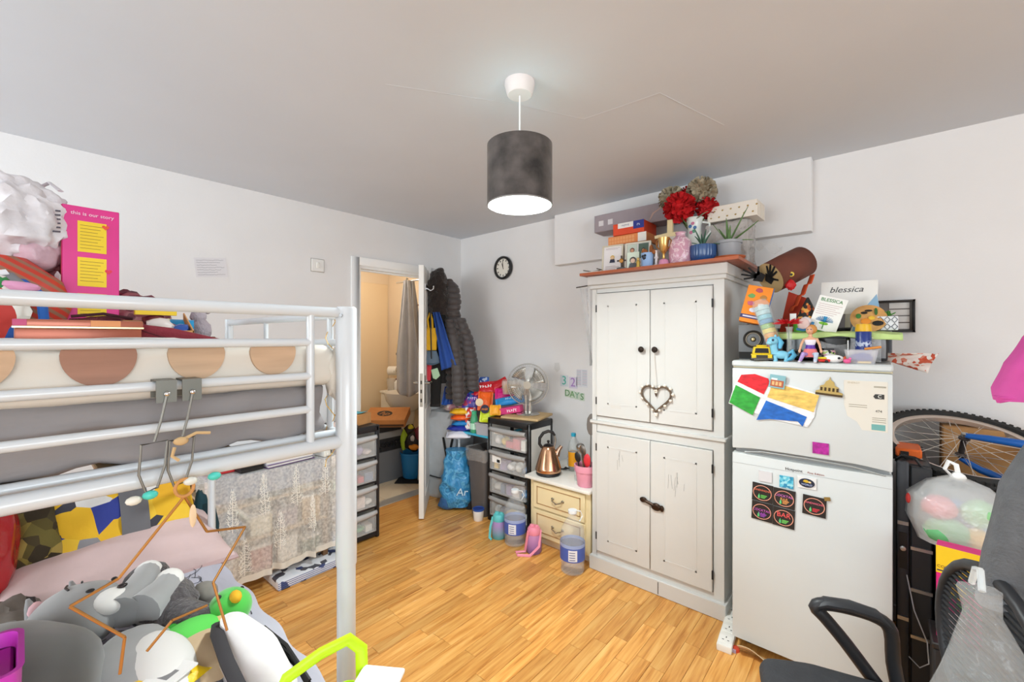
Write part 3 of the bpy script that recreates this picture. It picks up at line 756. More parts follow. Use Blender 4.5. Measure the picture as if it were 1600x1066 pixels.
def neon(x, z, i, w=.06, rot=-.04):
    tx, c1, c2 = NEON[i]
    labs = ['dark sign magnet with orange SANDWICHES lettering, upper of the pair nearest the cupboard', 'dark sign magnet with lilac COCKTAIL BAR lettering above the BAR magnet', 'dark sign magnet with magenta COCKTAIL BAR lettering below the orange SANDWICHES magnet', 'dark sign magnet reading only BAR in red', 'dark sign magnet standing apart from the block of four']
    mg = magnet('bar_sign_magnet', labs[i], x, z, w, .06, mat('26211f', .5), rot, group='bar sign magnets')
    pts = [(.026 * math.cos(a * PI / 12), -.004, .024 * math.sin(a * PI / 12)) for a in range(24)]
    ob('neon_ring', tube(nb(), pts, .0011, 6, closed=True), mat('e8a088', .4), mg)
    ws = tx.split(' ')
    for k, w_ in enumerate(ws): text(w_, (.021 if len(ws) == 1 else .012) if len(w_) < 5 else (.0082 if len(w_) > 8 else .0105), Tr(0, -.003, (.008 if i != 2 else .004) - k * .011) @ FY, mat(c1 if k == 0 else c2, .4), mg)
    b = nb()
    for k in range(3): box(b, -.004, .014 - k * .003, -.0035, -.002, -.009 - k * .004, -.007 - k * .004)
    ob('neon_lines', b, mat(c2, .4), mg)
    b = nb(); lathe(b, [(.003, 0), (.003, .008), (.001, .011), (.001, .014)], 8, (-.009, -.004, -.018)); ob('neon_bottle', b, mat('5fc878', .4), mg)
    return mg
for i_, (x_, z_) in enumerate(((2.777, .738), (2.858, .733), (2.775, .656), (2.856, .651), (2.963, .728))): neon(x_, z_, i_, .06).scale = (1.32, 1, 1.32)
mg = magnet('gold_pin_magnet', 'tiny gold bead magnet at the corner of a bar sign', 3.006, .768, .02, .014, BRASS, .2, .006)

# ------------------------------------------------------------------ soft-shape builders
V = .715
def loft(bm, secs, n=20, amp=0, freq=8, seed=0, mi=0, M=None, cap=True, sq=1.0, fold=0, nf=9):
    """skin over elliptical sections (cx, cy, cz, rx, ry[, rot])"""
    vs = []; fs = []; off = Vector((seed * 3.7, seed * 1.3, seed * 2.1))
    for s_ in secs:
        c = Vector(s_[:3]); rx, ry = s_[3], s_[4]; ro = s_[5] if len(s_) > 5 else 0
        for k in range(n):
            a = 2 * PI * k / n
            ca, sa = math.cos(a), math.sin(a)
            if sq != 1: ca, sa = math.copysign(abs(ca) ** sq, ca), math.copysign(abs(sa) ** sq, sa)
            x, y = rx * ca, ry * sa
            p = c + Vector((x * math.cos(ro) - y * math.sin(ro), x * math.sin(ro) + y * math.cos(ro), 0))
            kk = 1 + amp * noise.noise(p * freq + off) + fold * math.sin(a * nf + seed)
            vs.append(c + (p - c) * kk)
    m = len(secs)
    for i in range(m - 1):
        for k in range(n):
            a, b = i * n + k, i * n + (k + 1) % n
            fs.append((a, b, b + n, a + n))
    if cap: fs.append(tuple(range(n - 1, -1, -1))); fs.append(tuple(range((m - 1) * n, m * n)))
    return poly(bm, vs, fs, mi, True, M)
def interp(secs, k):
    out = []
    for i in range(len(secs) - 1):
        for j in range(k):
            t = j / k; out.append(tuple(a + (b - a) * t for a, b in zip(secs[i], secs[i + 1])))
    out.append(secs[-1]); return out
def marks(o, M, n, s_, c_):
    """blurred brand print too small to read: a short row of slanted strokes"""
    b = nb(); rr = random.Random(int(s_ * 1e4) + n)
    for k in range(n):
        x = (k - n / 2 + .5) * s_ * .62; hh = s_ * rr.uniform(.55, .95)
        box(b, -s_ * .09, s_ * .09, -hh / 2, hh / 2, -.001, .001, M=M @ Tr(x - s_ * .14, 0, 0) @ Rz(rr.uniform(-.3, .3)))
        box(b, -s_ * .22, s_ * .22, -s_ * .08, s_ * .08, -.001, .001, M=M @ Tr(x, rr.uniform(-.3, .3) * s_, 0) @ Rz(rr.uniform(-.5, .5)))
    ob('brand_print', b, mat(c_, .4), o)['kind'] = 'stuff'
def packet(name, label, loc, rot, w, d, h, m_, txt=None, tc='ffffff', ts=.03, cat='packet', group='food packets in the corner', trim=None):
    o = thing(name, label, cat, loc, group=group, rot=rot)
    ob('pouch', pillow_shape(nb(), w, d, h, amp=.25, seed=random.random() * 9, n=14), m_, o, weld=True)
    b = nb(); box(b, -w / 2 - .008, -w / 2 + .008, -d * .47, d * .47, -.0015, .0015); ob('end_seal', b, m_, o)
    b = nb(); box(b, w / 2 - .008, w / 2 + .008, -d * .47, d * .47, -.0015, .0015); ob('end_seal', b, m_, o)
    if txt: marks(o, Tr(0, 0, h * .5), txt, ts, tc)
    return o
def tower(name, label, loc, rz, w, d, h, nd, frame, front, rim, content_seed=0, extras=True):
    """plastic drawer tower; local front faces -Y, origin at floor centre of the front edge line"""
    o = thing(name, label, 'drawers', loc, rz)
    t = .028
    b = nb()
    for x_ in (-w / 2, w / 2 - t):
        for y_ in (0, d - t): box(b, x_, x_ + t, y_, y_ + t, 0, h)
    ob('frame_posts', b, frame, o, bev=.006)
    ob('top_panel', box(nb(), -w / 2, w / 2, 0, d, h - .05, h), frame, o, bev=.012, seg=2)
    ob('base_panel', box(nb(), -w / 2, w / 2, .004, d, .012, .04), frame, o, bev=.004)
    for x_, nm in ((-w / 2 + .004, 'side_panel'), (w / 2 - .007, 'side_panel')): ob(nm, box(nb(), x_, x_ + .003, t, d - t, .04, h - .05), mat('d9d8d2', .4), o)
    dh = (h - .05 - .04) / nd; r2 = random.Random(content_seed)
    for k in range(nd):
        z0 = .04 + k * dh
        ob('divider', box(nb(), -w / 2 + .01, w / 2 - .01, .006, .03, z0 - .006, z0 + .008), frame, o)
        dw = ob('drawer', box(nb(), -w / 2 + t + .004, w / 2 - t - .004, -.006, -.002, z0 + .012, z0 + dh - .045), front, o)
        def lipf(u, v):
            x_ = (u - .5) * (w - 2 * t - .004); bow = .012 * (1 - (2 * u - 1) ** 2)
            return (x_, -.008 - bow * .6 - .012 * math.sin(v * PI), z0 + dh - .047 + .030 * v - bow * (1 - v))
        ob('drawer_rim', sheet(nb(), lipf, 16, 5), rim, dw, solid=.004)
        b = nb(); x0_, x1_ = -w / 2 + t + .006, w / 2 - t - .006
        box(b, x0_, x1_, .0, d - .03, z0 + .012, z0 + .015); ob('drawer_floor', b, front, dw)
        for j in range(5):
            bw = r2.uniform(.03, .055); cx = x0_ + .04 + (x1_ - x0_ - .08) * j / 4; ch = r2.uniform(.3, .62) * (dh - .05)
            c_ = r2.choice(['f2eee6', 'd97078', '6aa8e0', 'f0cc6a', 'b0a0c0', 'e0ecee', 'f4e0d8', '86c096', 'fbf8f2', '8090a8', 'f4f0e8'])
            bb = nb()
            if r2.random() < .5: box(bb, cx - bw * .6, cx + bw * .6, .02, .02 + bw * 1.5, z0 + .016, z0 + .016 + ch)
            else: blob(bb, (cx, .06, z0 + .018 + ch / 2), (bw * .75, .04, ch / 2), 2, .25, 3, j)
            ct = ob('stored_item', bb, mat(c_, .6, var=.15, scale=40), dw)
    return o
CLEARF = film('f4f4f2', .20, .2)
# ------------------------------------------------------------------ black drawer tower with the fan
tw = tower('drawer_tower', 'black framed plastic drawer tower under the fan', (1.06, -.495, 0), 0, .418, .29, .80, 4, mat('1b1a1b', .3), CLEARF, mat('9f9d9b', .35), 3)
b = nb(); box(b, -.15, -.06, -.009, -.0075, .465, .525); ob('sticker', b, mat('f0eeea', .6), tw)
b = nb(); box(b, -.10, -.07, -.0105, -.009, .47, .492); ob('sticker_picture', b, BLACK, tw)
b = nb(); box(b, -.13, -.04, -.009, -.0075, .685, .71); ob('sticker', b, mat('e9e4dc', .6), tw)
bo = tag(ob('wooden_board', box(nb(), -.16, .15, -.15, .15, 0, .018), mat('c9a878', .6, var=.12, scale=9), bev=.003, loc=(1.085, -.285, .80), rot=.25), 'thin wooden board between the fan and the drawer tower', 'board')
fan = thing('desk_fan', 'chrome desk fan standing on the drawer tower', 'fan', (1.085, -.285, .819), V - .12)
FANM = mat('c2c0bb', .28, .85)
ob('base', lathe(nb(), [(.092, 0), (.094, .006), (.085, .013), (.04, .02), (.0, .021)], 32), mat('c9c7c2', .2, .9), fan)
b = nb(); cyl(b, (-.014, 0, .015), (-.014, 0, .15), .010); ob('stem', b, mat('d9d7d2', .2, .9), fan)
b = nb(); cyl(b, (.018, .0, .015), (.018, .0, .15), .014); ob('stem', b, mat('d9d7d2', .2, .9), fan)
FZ = .235
b = nb(); lathe(b, [(.0, -.0), (.045, .0), (.05, .03), (.045, .08), (.02, .10), (.0, .10)], 20, M=Tr(0, .035, FZ) @ Rx(-PI / 2)); ob('motor', b, FANM, fan)
cg = Tr(0, 0, FZ)
def guard(y, rr):
    b = nb()
    for k in range(56):
        a = 2 * PI * k / 56
        pts = [(.03 * math.cos(a), y - .012 if y < 0 else y + .005, .03 * math.sin(a)), (.08 * math.cos(a), y, .08 * math.sin(a)), (.13 * math.cos(a), y * .9, .13 * math.sin(a)), (rr * math.cos(a), 0, rr * math.sin(a))]
        tube(b, pts, .0009, 4, M=cg)
    for r_, yy in ((.04, y), (.075, y), (.11, y * .95), (.14, y * .7)): tube(b, [(r_ * math.cos(2 * PI * k / 32), yy, r_ * math.sin(2 * PI * k / 32)) for k in range(32)], .0011, 4, closed=True, M=cg)
    return b
ob('front_guard', guard(-.045, .16), FANM, fan)['kind'] = 'stuff'
ob('rear_guard', guard(.04, .16), FANM, fan)['kind'] = 'stuff'
b = nb(); tube(b, [(.16 * math.cos(2 * PI * k / 40), 0, .16 * math.sin(2 * PI * k / 40)) for k in range(40)], .0045, 8, closed=True, M=cg); ob('guard_ring', b, FANM, fan)
ob('badge', disc(nb(), (0, -.058, FZ), .03, 'Y', 24, h=.005), mat('bdb8ad', .3, .8), fan)
ob('hub', lathe(nb(), [(.0, -.02), (.022, -.018), (.024, .01), (.0, .012)], 16, M=cg @ Rx(PI / 2)), FANM, fan)
for k in range(4):
    def bl_(u, v, k=k):
        a = (u - .5) * 1.0 * (.6 + .5 * v) + .2; r_ = .02 + .118 * v
        tw_ = (u - .5) * .05
        return (r_ * math.cos(a), tw_, r_ * math.sin(a))
    b = sheet(nb(), bl_, 8, 8, M=cg @ Ry(-(k * PI / 2 + .45))); ob('blade', b, mat('b9b6ae', .25, .8), fan, solid=.002)

# ------------------------------------------------------------------ cream bedside cabinet
CR = mat('ead9ad', .45, var=.03, scale=6); CR2 = mat('f0e6cc', .45)
cb = thing('cream_cabinet', 'cream two-drawer bedside cabinet beside the white cupboard', 'cabinet')
ax0, ax1, ayf = 1.325, 1.802, -.55
ob('plinth', box(nb(), ax0 + .02, ax1 - .02, ayf + .03, -.05, 0, .05), CR2, cb)
ob('body', box(nb(), ax0, ax1, ayf, -.05, .05, .445), CR, cb, bev=.003)
ob('top', box(nb(), ax0 - .03, ax1 + .012, ayf - .035, -.04, .445, .468), mat('ece9e0', .3, var=.04, scale=6), cb, bev=.008, seg=2)
for z0, z1 in ((.065, .245), (.255, .43)):
    d_ = ob('drawer', box(nb(), ax0 + .035, ax1 - .035, ayf - .016, ayf, z0, z1), CR, cb, bev=.003)
    b = nb(); x0_, x1_ = ax0 + .035, ax1 - .035
    for a0, a1, c0, c1 in ((x0_ + .03, x0_ + .036, z0 + .03, z1 - .025), (x1_ - .036, x1_ - .03, z0 + .03, z1 - .025), (x0_ + .03, x1_ - .03, z0 + .03, z0 + .036), (x0_ + .03, x1_ - .03, z1 - .031, z1 - .025)): box(b, a0, a1, ayf - .018, ayf - .015, c0, c1)
    ob('bead', b, mat('b08a5c', .5), d_)
    zc = (z0 + z1) / 2; xc = (x0_ + x1_) / 2; b = nb()
    tube(b, [(xc - .04, ayf - .016, zc + .006), (xc - .035, ayf - .035, zc), (xc, ayf - .038, zc - .014), (xc + .035, ayf - .035, zc), (xc + .04, ayf - .016, zc + .006)], .0042, 8)
    blob(b, (xc - .04, ayf - .018, zc + .006), (.012, .006, .009), 2); blob(b, (xc + .04, ayf - .018, zc + .006), (.012, .006, .009), 2); blob(b, (xc, ayf - .039, zc - .012), (.01, .006, .006), 2)
    ob('handle', b, mat('9a8f7a', .35, .8), d_)
ke = thing('kettle', 'copper and steel pyramid kettle with a black handle on the cream cabinet', 'kettle', (1.418, -.47, .469), V)
ob('power_base', lathe(nb(), [(.082, 0), (.085, .008), (.078, .022), (.0, .023)], 28), BLACK, ke)
ob('body', lathe(nb(), [(.088, .024), (.092, .035), (.088, .05), (.068, .12), (.05, .17), (.044, .19), (.036, .197), (.0, .199)], 36), mat('c79a78', .18, 1.0), ke)
ob('lid', lathe(nb(), [(.036, .197), (.026, .206), (.01, .21), (.006, .218), (.011, .226), (.008, .234), (.0, .236)], 20), mat('2a2625', .3, .5), ke)
ob('handle', tube(nb(), [(-.045, 0, .185), (-.062, 0, .21), (-.06, 0, .25), (-.035, 0, .285), (.0, 0, .298), (.03, 0, .29), (.045, 0, .268)], [.010, .011, .011, .011, .011, .01, .008], 12), BLACK, ke)
ob('handle_arm', tube(nb(), [(.042, 0, .27), (.05, 0, .24), (.045, 0, .205), (.036, 0, .19)], .006, 8), STEEL, ke)
ob('spout', tube(nb(), [(.055, 0, .13), (.072, 0, .17), (.092, 0, .195)], [.024, .015, .011], 12), mat('cfae94', .2, 1.0), ke)
# bottle with orange label
bt = thing('squash_bottle', 'clear bottle with a blue cap and orange label on the cream cabinet', 'bottle', (1.505, -.285, .469))
GLASS = film('dfe6e4', .30, .08)
ob('body', lathe(nb(), [(.034, 0), (.037, .006), (.037, .15), (.03, .185), (.016, .225), (.014, .245)], 24), GLASS, bt)
ob('contents', lathe(nb(), [(.032, .004), (.034, .01), (.034, .13), (.0, .131)], 20), film('7a6a40', .6, .1), bt)
ob('label', lathe(nb(), [(.0376, .035), (.0376, .135)], 24, cap=False), [mat('f0a31c', .5)], bt)
ob('cap', lathe(nb(), [(.016, .243), (.017, .246), (.017, .266), (.0, .268)], 18), mat('2aa7c9', .4), bt)
# tall clear water bag/bottle behind
bt = thing('tall_clear_bottle', 'tall empty clear bottle behind the orange label bottle', 'bottle', (1.455, -.20, .469))
ob('body', lathe(nb(), [(.045, 0), (.05, .01), (.05, .13), (.035, .18), (.014, .215), (.013, .225)], 20), film('d5d5d2', .25, .1), bt); ob('cap', lathe(nb(), [(.015, .225), (.015, .24), (.0, .241)], 14), mat('c9c9c6', .4), bt)
# pink pot of utensils
pk = thing('pink_utensil_pot', 'pink plastic flower pot holding kitchen utensils on the cream cabinet', 'pot', (1.737, -.50, .469))
PKM = mat('e59bb0', .5)
ob('pot', lathe(nb(), [(.05, 0), (.053, .004), (.066, .095), (.072, .096), (.075, .135), (.069, .136), (.066, .10), (.048, .01), (.0, .008)], 32), PKM, pk)
def utensil(name, label, base, top, hm, parts, cat='utensil'):
    o = thing(name, label, cat, base, group='utensils in the pink pot')
    d_ = Vector(top) - Vector(base)
    ob('handle', tube(nb(), [(0, 0, 0), d_ * .6, d_ * .82], [.004, .0045, .004], 8), hm, o)
    q = Vector((0, 0, 1)).rotation_difference(d_.normalized()).to_matrix().to_4x4()
    b = nb(); L = d_.length
    for (f0, f1, w, t) in parts: blob(b, (0, 0, L * (f0 + f1) / 2), (w, t, L * (f1 - f0) / 2), 2, M=Rz(0) @ q)
    ob('head', b, hm, o); return o
utensil('spatula', 'grey slotted turner standing tallest in the pink pot', (1.75, -.47, .50), (1.742, -.44, .90), mat('77706a', .5), [(.7, 1.06, .035, .004)])
utensil('ladle', 'steel ladle standing in the pink pot', (1.72, -.48, .50), (1.665, -.45, .70), STEEL, [(.85, 1.1, .03, .028)])
utensil('serving_spoon', 'brushed steel serving spoon in the pink pot', (1.74, -.50, .50), (1.72, -.51, .71), mat('8d8780', .35, .9), [(.75, 1.08, .022, .006)])
utensil('red_spatula', 'red silicone spatula in the pink pot', (1.755, -.53, .50), (1.775, -.545, .68), mat('d4323c', .5), [(.55, 1.05, .026, .009)])
utensil('black_spoon', 'black nylon spoon in the pink pot', (1.72, -.53, .50), (1.70, -.545, .67), BLACK, [(.7, 1.1, .022, .008)])
utensil('wooden_spoon', 'brown wooden spoon in the pink pot', (1.725, -.49, .50), (1.69, -.48, .70), mat('7a5638', .7), [(.8, 1.08, .017, .006)])
o_ = thing('steel_tumbler', 'brushed steel travel tumbler behind the pink pot', 'tumbler', (1.70, -.27, .469)); ob('body', lathe(nb(), [(.03, 0), (.032, .005), (.036, .16), (.037, .165), (.0, .166)], 22), STEEL, o_); ob('lid', lathe(nb(), [(.038, .166), (.036, .185), (.015, .195), (.0, .196)], 22), mat('9b9894', .3, .8), o_)
o_ = thing('glass_tumbler', 'small clear drinking glass beside the pink pot', 'glass', (1.645, -.44, .469)); ob('glass', lathe(nb(), [(.0, .003), (.026, .002), (.028, 0), (.031, .10), (.029, .10), (.026, .006), (.0, .006)], 20, cap=False), film('dfe5e2', .28, .05), o_)
o_ = thing('purple_ball_pen', 'dark gadget cord with a purple ball lying behind the kettle', 'gadget', (1.46, -.32, .469)); ob('ball', blob(nb(), (-.045, -.03, .055), (.014, .014, .014), 2), mat('5a3fa0', .4), o_); ob('cord', tube(nb(), [(-.045, -.03, .045), (-.04, -.03, .008), (.0, .0, .008), (.03, -.01, .02), (.02, -.03, .03), (.0, -.02, .012)], .006, 8), BLACK, o_)
# things on the floor before it
WB = film('f2f6f8', .16, .05, bump=.3, bscale=20); LBL = mat('4b63b8', .5)
def water(label, loc, rz):
    o = thing('water_bottle', label, 'bottle', loc, rz, 'large clear water bottles')
    ob('body', lathe(nb(), [(.05, .0), (.068, .006), (.072, .02), (.070, .05), (.074, .06), (.074, .20), (.070, .21), (.074, .225), (.066, .265), (.045, .305), (.026, .33), (.024, .355)], 30, wob=lambda a, z: 1 + .012 * math.cos(a * 6)), WB, o)
    ob('water', lathe(nb(), [(.05, .003), (.069, .012), (.069, .05), (.071, .06), (.071, .17), (.0, .171)], 24), film('e6eef2', .14, .05), o)
    lb_ = ob('label', lathe(nb(), [(.0752, .085), (.0752, .165)], 30, cap=False), LBL, o)
    ob('label_edge', lathe(nb(), [(.0755, .165), (.0755, .185)], 30, cap=False), mat('9fb0dc', .5), lb_)
    b = nb(); sheet(b, lambda u, v: (.0765 * math.cos(-PI / 2 - .62 + u * .7), .0765 * math.sin(-PI / 2 - .62 + u * .7), .092 + .066 * v), 6, 2); ob('label_panel', b, mat('eceef4', .5), lb_)
    b = nb()
    for k in range(4): sheet(b, lambda u, v: (.0772 * math.cos(-PI / 2 - .54 + u * .45), .0772 * math.sin(-PI / 2 - .54 + u * .45), .10 + k * .014 + .004 * v), 4, 1)
    ob('label_print', b, mat('3a4a8c', .5), lb_)
    ob('cap', lathe(nb(), [(.026, .352), (.027, .356), (.026, .372), (.0, .374)], 20), mat('e9eef2', .35), o)
    b = nb(); tube(b, [(.045, 0, .30), (.062, 0, .33), (.05, 0, .36), (.026, 0, .365)], .006, 8, flat=.5); ob('carry_handle', b, mat('eef2f4', .35), o)
    return o
water('large clear water bottle with blue label between the purple cups', (1.262, -.645, 0), V)
water('large clear water bottle with blue label beside the cupboard base', (1.752, -.68, 0), V + .15)
def cup(label, loc, body, lid, strap):
    o = thing('kids_flask', label, 'flask', loc, V, 'kids drinking flasks')
    ob('body', lathe(nb(), [(.045, 0), (.05, .008), (.052, .06), (.047, .11), (.041, .125)], 26), body, o)
    l_ = ob('lid', lathe(nb(), [(.044, .122), (.045, .126), (.043, .155), (.034, .168), (.0, .17)], 24), lid, o)
    b = nb(); box(b, -.028, .0, -.012, .012, .164, .182); box(b, .008, .03, -.01, .01, .162, .176); ob('spout', b, lid, l_, bev=.004)
    ob('strap', tube(nb(), strap, .009, 8, flat=.25), lid, o)
    return o
def ombre(c1, c2, z1):
    m, nt, p = newmat('ombre'); p.inputs['Roughness'].default_value = .35
    tc = nt.nodes.new('ShaderNodeTexCoord'); sx_ = nt.nodes.new('ShaderNodeSeparateXYZ'); nt.links.new(tc.outputs['Object'], sx_.inputs[0])
    mr = nt.nodes.new('ShaderNodeMapRange'); mr.inputs[2].default_value = z1; nt.links.new(sx_.outputs[2], mr.inputs[0])
    mx = nt.nodes.new('ShaderNodeMix'); mx.data_type = 'RGBA'; mx.inputs['A'].default_value = lin(c1); mx.inputs['B'].default_value = lin(c2)
    nt.links.new(mr.outputs[0], mx.inputs['Factor']); nt.links.new(mx.outputs['Result'], p.inputs['Base Color']); return m
cup('purple flask with a pink lid and strap on the floor', (1.432, -.65, 0), ombre('8a6bb0', 'c487b4', .12), mat('ee8fa5', .4), [(.042, -.01, .15), (.03, -.055, .06), (-.03, -.07, .008), (-.11, -.06, .008), (-.12, -.02, .008), (-.06, -.015, .01), (-.04, -.03, .15)])
cup('teal and lilac flask with a turquoise lid on the floor', (1.118, -.652, 0), ombre('4fb0b4', 'a98cc0', .10), mat('62c4c6', .4), [(-.042, -.01, .15), (-.06, -.02, .08), (-.065, -.03, .01), (-.05, -.045, .006)])
o_ = thing('white_tub', 'small white plastic tub with a blue rim on the floor beside the drawer tower', 'tub', (.802, -.545, 0)); ob('body', lathe(nb(), [(.035, 0), (.038, .004), (.044, .085), (.0, .086)], 24), GLOSSW, o_); ob('rim', lathe(nb(), [(.0445, .078), (.046, .09), (.042, .092), (.040, .082)], 24), mat('3258a8', .4), o_)
ob('inside', disc(nb(), (0, 0, .0875), .040, 'Z', 20), mat('27408a', .5), o_)

# ------------------------------------------------------------------ corner: bin, blue bag, grey holdall
bi = thing('waste_bin', 'tall grey plastic waste bin with a clear liner beside the drawer tower', 'bin', (.735, -.395, 0))
def rrect(w, d, r, z, n=5):
    out = []
    for (sx, sy, a0) in ((1, 1, 0), (-1, 1, PI / 2), (-1, -1, PI), (1, -1, 1.5 * PI)):
        for k in range(n):
            a = a0 + PI / 2 * k / (n - 1); out.append((sx * (w / 2 - r) + r * math.cos(a), sy * (d / 2 - r) + r * math.sin(a), z))
    return out
def ringloft(bm, rings, mi=0, cap=True, M=None, smooth=True):
    n = len(rings[0]); vs = [p for r in rings for p in r]; fs = []
    for i in range(len(rings) - 1):
        for k in range(n): a, b = i * n + k, i * n + (k + 1) % n; fs.append((a, b, b + n, a + n))
    if cap: fs.append(tuple(range(n - 1, -1, -1)))
    return poly(bm, vs, fs, mi, smooth, M)
b = nb(); ringloft(b, [rrect(.155, .19, .025, 0), rrect(.20, .24, .03, .52), rrect(.21, .25, .03, .525), rrect(.20, .24, .03, .53), rrect(.15, .18, .02, .02)]); ob('body', b, mat('5e5855', .5), bi)
b = nb(); r2 = random.Random(8)
ringloft(b, [[(p[0] * (1 + r2.uniform(0, .05)), p[1] * (1 + r2.uniform(0, .05)), z + r2.uniform(-.012, .012)) for p in rrect(w, w + .04, .03, 0)] for w, z in ((.214, .44), (.222, .50), (.218, .535), (.19, .53))], cap=False); ob('liner', b, film('d8d4d0', .25, .1, bump=.8, bscale=25), bi)
bb = thing('blue_plastic_bag', 'full blue plastic bag with white lettering on the floor', 'bag', (.50, -.50, 0), V)
b = nb(); loft(b, interp([(0, 0, .02, .06, .05), (0, 0, .03, .115, .075), (.01, 0, .12, .135, .10), (.005, 0, .25, .13, .095), (0, 0, .36, .10, .08), (-.005, 0, .44, .085, .06), (-.005, 0, .49, .095, .07)], 5), 48, .30, 15, 2, fold=.05, nf=7)
ob('sack', b, patchwork(['3d8fc4', '398abf', '4496ca', '3d8fc4', '5fabd6', '3684b8', '419ac9'], 11, .3, 'NOISE', bump=1.0), bb)
text('Ar', .085, Tr(.055, -.112, .17) @ FY, mat('cfe6f4', .4), bb, shear=.15)
b = nb(); loft(b, interp([(-.07, -.02, .008, .04, .03), (-.08, -.02, .03, .075, .05), (-.06, -.02, .10, .07, .05), (-.02, 0, .16, .05, .04)], 3), 20, .3, 12, 5); ob('bag_skirt', b, mat('35659c', .35, bump=.6, bscale=20), bb)
o_ = thing('black_shoe_box', 'small black cardboard box on the floor behind the blue bag', 'box', (.60, -.40, 0), V); ob('body', box(nb(), -.055, .055, -.05, .05, 0, .08), mat('1d1b1c', .6), o_, bev=.002); ob('lid', box(nb(), -.058, .058, -.053, .053, .08, .10), mat('242122', .6), o_, bev=.002)
sk = thing('grey_holdall', 'tall pale grey fabric storage bag with black straps in the corner', 'bag', (.20, -.31, 0), V * .3)
b = nb(); ringloft(b, [rrect(w, d, .05, z) for w, d, z in ((.30, .30, 0), (.33, .33, .03), (.33, .33, .40), (.32, .32, .70), (.28, .28, .76), (.1, .1, .775), (.01, .01, .775))]); o2 = ob('body', b, mat('c6cace', .55, var=.08, scale=6, bump=.5, bscale=10), sk)
for pts in ([(.165, -.165, .62), (.12, -.172, .42), (.16, -.172, .32), (.17, -.12, .18)], [(.05, -.17, .55), (.09, -.175, .38), (.14, -.19, .30), (.165, -.18, .45)], [(-.165, -.171, .20), (.0, -.171, .19), (.168, -.171, .20)]):
    ob('strap', tube(nb(), pts, .012, 8, flat=.3), BLACK, sk)
# side table and heap of food
tb = thing('side_table', 'small turquoise-topped side table under the food packets', 'table', (.625, -.235, 0))
ob('top', box(nb(), -.205, .20, -.215, .20, .615, .633), mat('45b3d2', .4), tb, bev=.003)
for sx in (-.18, .175):
    for sy in (-.19, .175): ob('leg', tube(nb(), [(sx, sy, 0), (sx, sy, .615)], .011, 8), mat('d7d9da', .4), tb)
o_ = thing('storage_crate', 'white storage crate behind the bottles on the side table', 'crate', (.60, -.145, .634)); ob('body', box(nb(), -.20, .22, -.09, .125, 0, .15), mat('d8cfc4', .6), o_, bev=.006); ob('lid', box(nb(), -.205, .225, -.095, .13, .15, .165), mat('c9c1b8', .6), o_, bev=.004)
R_ = random.Random(21)
YEL = mat('efb81e', .3, var=.1, scale=20, bump=.5, bscale=40); ORG = mat('f0641e', .3, var=.12, scale=20, bump=.5, bscale=40); SKY = mat('1f7fc4', .3, var=.12, scale=20, bump=.5, bscale=40); NAVY = mat('26339c', .3, var=.12, scale=20, bump=.5, bscale=40)
RED = mat('c9202a', .3, var=.12, scale=20, bump=.5, bscale=40); PURP = patchwork(['3c2a8c', '51389f', '2f6aa8', '8a4a9c', '46349a', 'c04a6a'], 45, .3, bump=.4); PNK = mat('d61f7c', .35, var=.08, scale=20, bump=.4, bscale=40)
packet('snack_packet', 'yellow foil packet on top of the stack at the table edge', (.475, -.435, .795), (.15, 0, V), .16, .10, .05, YEL, 6, 'fff6c0', .024)
packet('snack_packet', 'orange foil packet second from the top of the stack', (.475, -.43, .742), (.1, 0, V + .1), .155, .10, .048, ORG, 6, 'ffe0c0', .022)
packet('snack_packet', 'sky blue foil packet in the middle of the stack', (.485, -.43, .695), (.1, 0, V), .15, .10, .045, SKY)
packet('snack_packet', 'navy blue foil packet low in the stack', (.47, -.44, .655), (.1, 0, V - .1), .19, .11, .05, NAVY)
packet('snack_packet', 'white and navy foil packet at the bottom of the stack', (.49, -.47, .605), (.35, 0, V), .19, .10, .055, mat('e4e2ea', .35, bump=.4, bscale=30))
packet('snack_packet', 'red and white foil packet standing beside the yellow packet', (.565, -.405, .79), (1.2, 0, V), .07, .09, .05, patchwork(['e9e2de', 'd13a34', 'f0ece8', 'c9302a'], 40, .35))
packet('snack_packet', 'white and red foil packet standing beside the orange packet', (.565, -.41, .69), (1.2, 0, V), .065, .09, .05, patchwork(['f0ece8', 'e9e2de', 'd13a34', '5a4a4a'], 40, .35))
o_ = thing('green_bottle', 'tall pale green drinks bottle on the turquoise table', 'bottle', (.625, -.42, .634)); ob('body', lathe(nb(), [(.03, 0), (.033, .006), (.033, .10), (.028, .13), (.02, .155)], 20, wob=lambda a, z: 1 + .03 * math.cos(a * 5)), film('4fc08c', .6, .12), o_); ob('cap', lathe(nb(), [(.021, .153), (.022, .156), (.021, .178), (.0, .18)], 16), mat('3fae82', .4), o_); ob('label', lathe(nb(), [(.0338, .03), (.0338, .08)], 20, cap=False), mat('bfe6cf', .5), o_)
o_ = thing('food_container', 'clear plastic food box with brown contents on the turquoise table', 'container', (.745, -.385, .634), V * .2); b = nb(); ringloft(b, [rrect(.15, .13, .02, 0), rrect(.165, .14, .02, .085)]); ob('tub', b, film('d5d3da', .6, .3), o_); ob('lid', box(nb(), -.085, .085, -.073, .073, .085, .095), film('e4e2e6', .6, .3), o_, bev=.004); ob('chocolate_slab', box(nb(), -.06, .075, -.05, .05, .096, .15), mat('5a3d30', .6, var=.2, scale=60), o_, bev=.004)
packet('snack_packet', 'big purple foil multipack leaning on the heap', (.515, -.33, .885), (1.05, .1, V), .15, .19, .06, PURP, 5, 'e9d8ff', .03)
packet('snack_packet', 'red foil packet with a white print high on the heap', (.60, -.25, .985), (.9, -.1, V), .20, .13, .06, RED, 5, 'ffffff', .036)
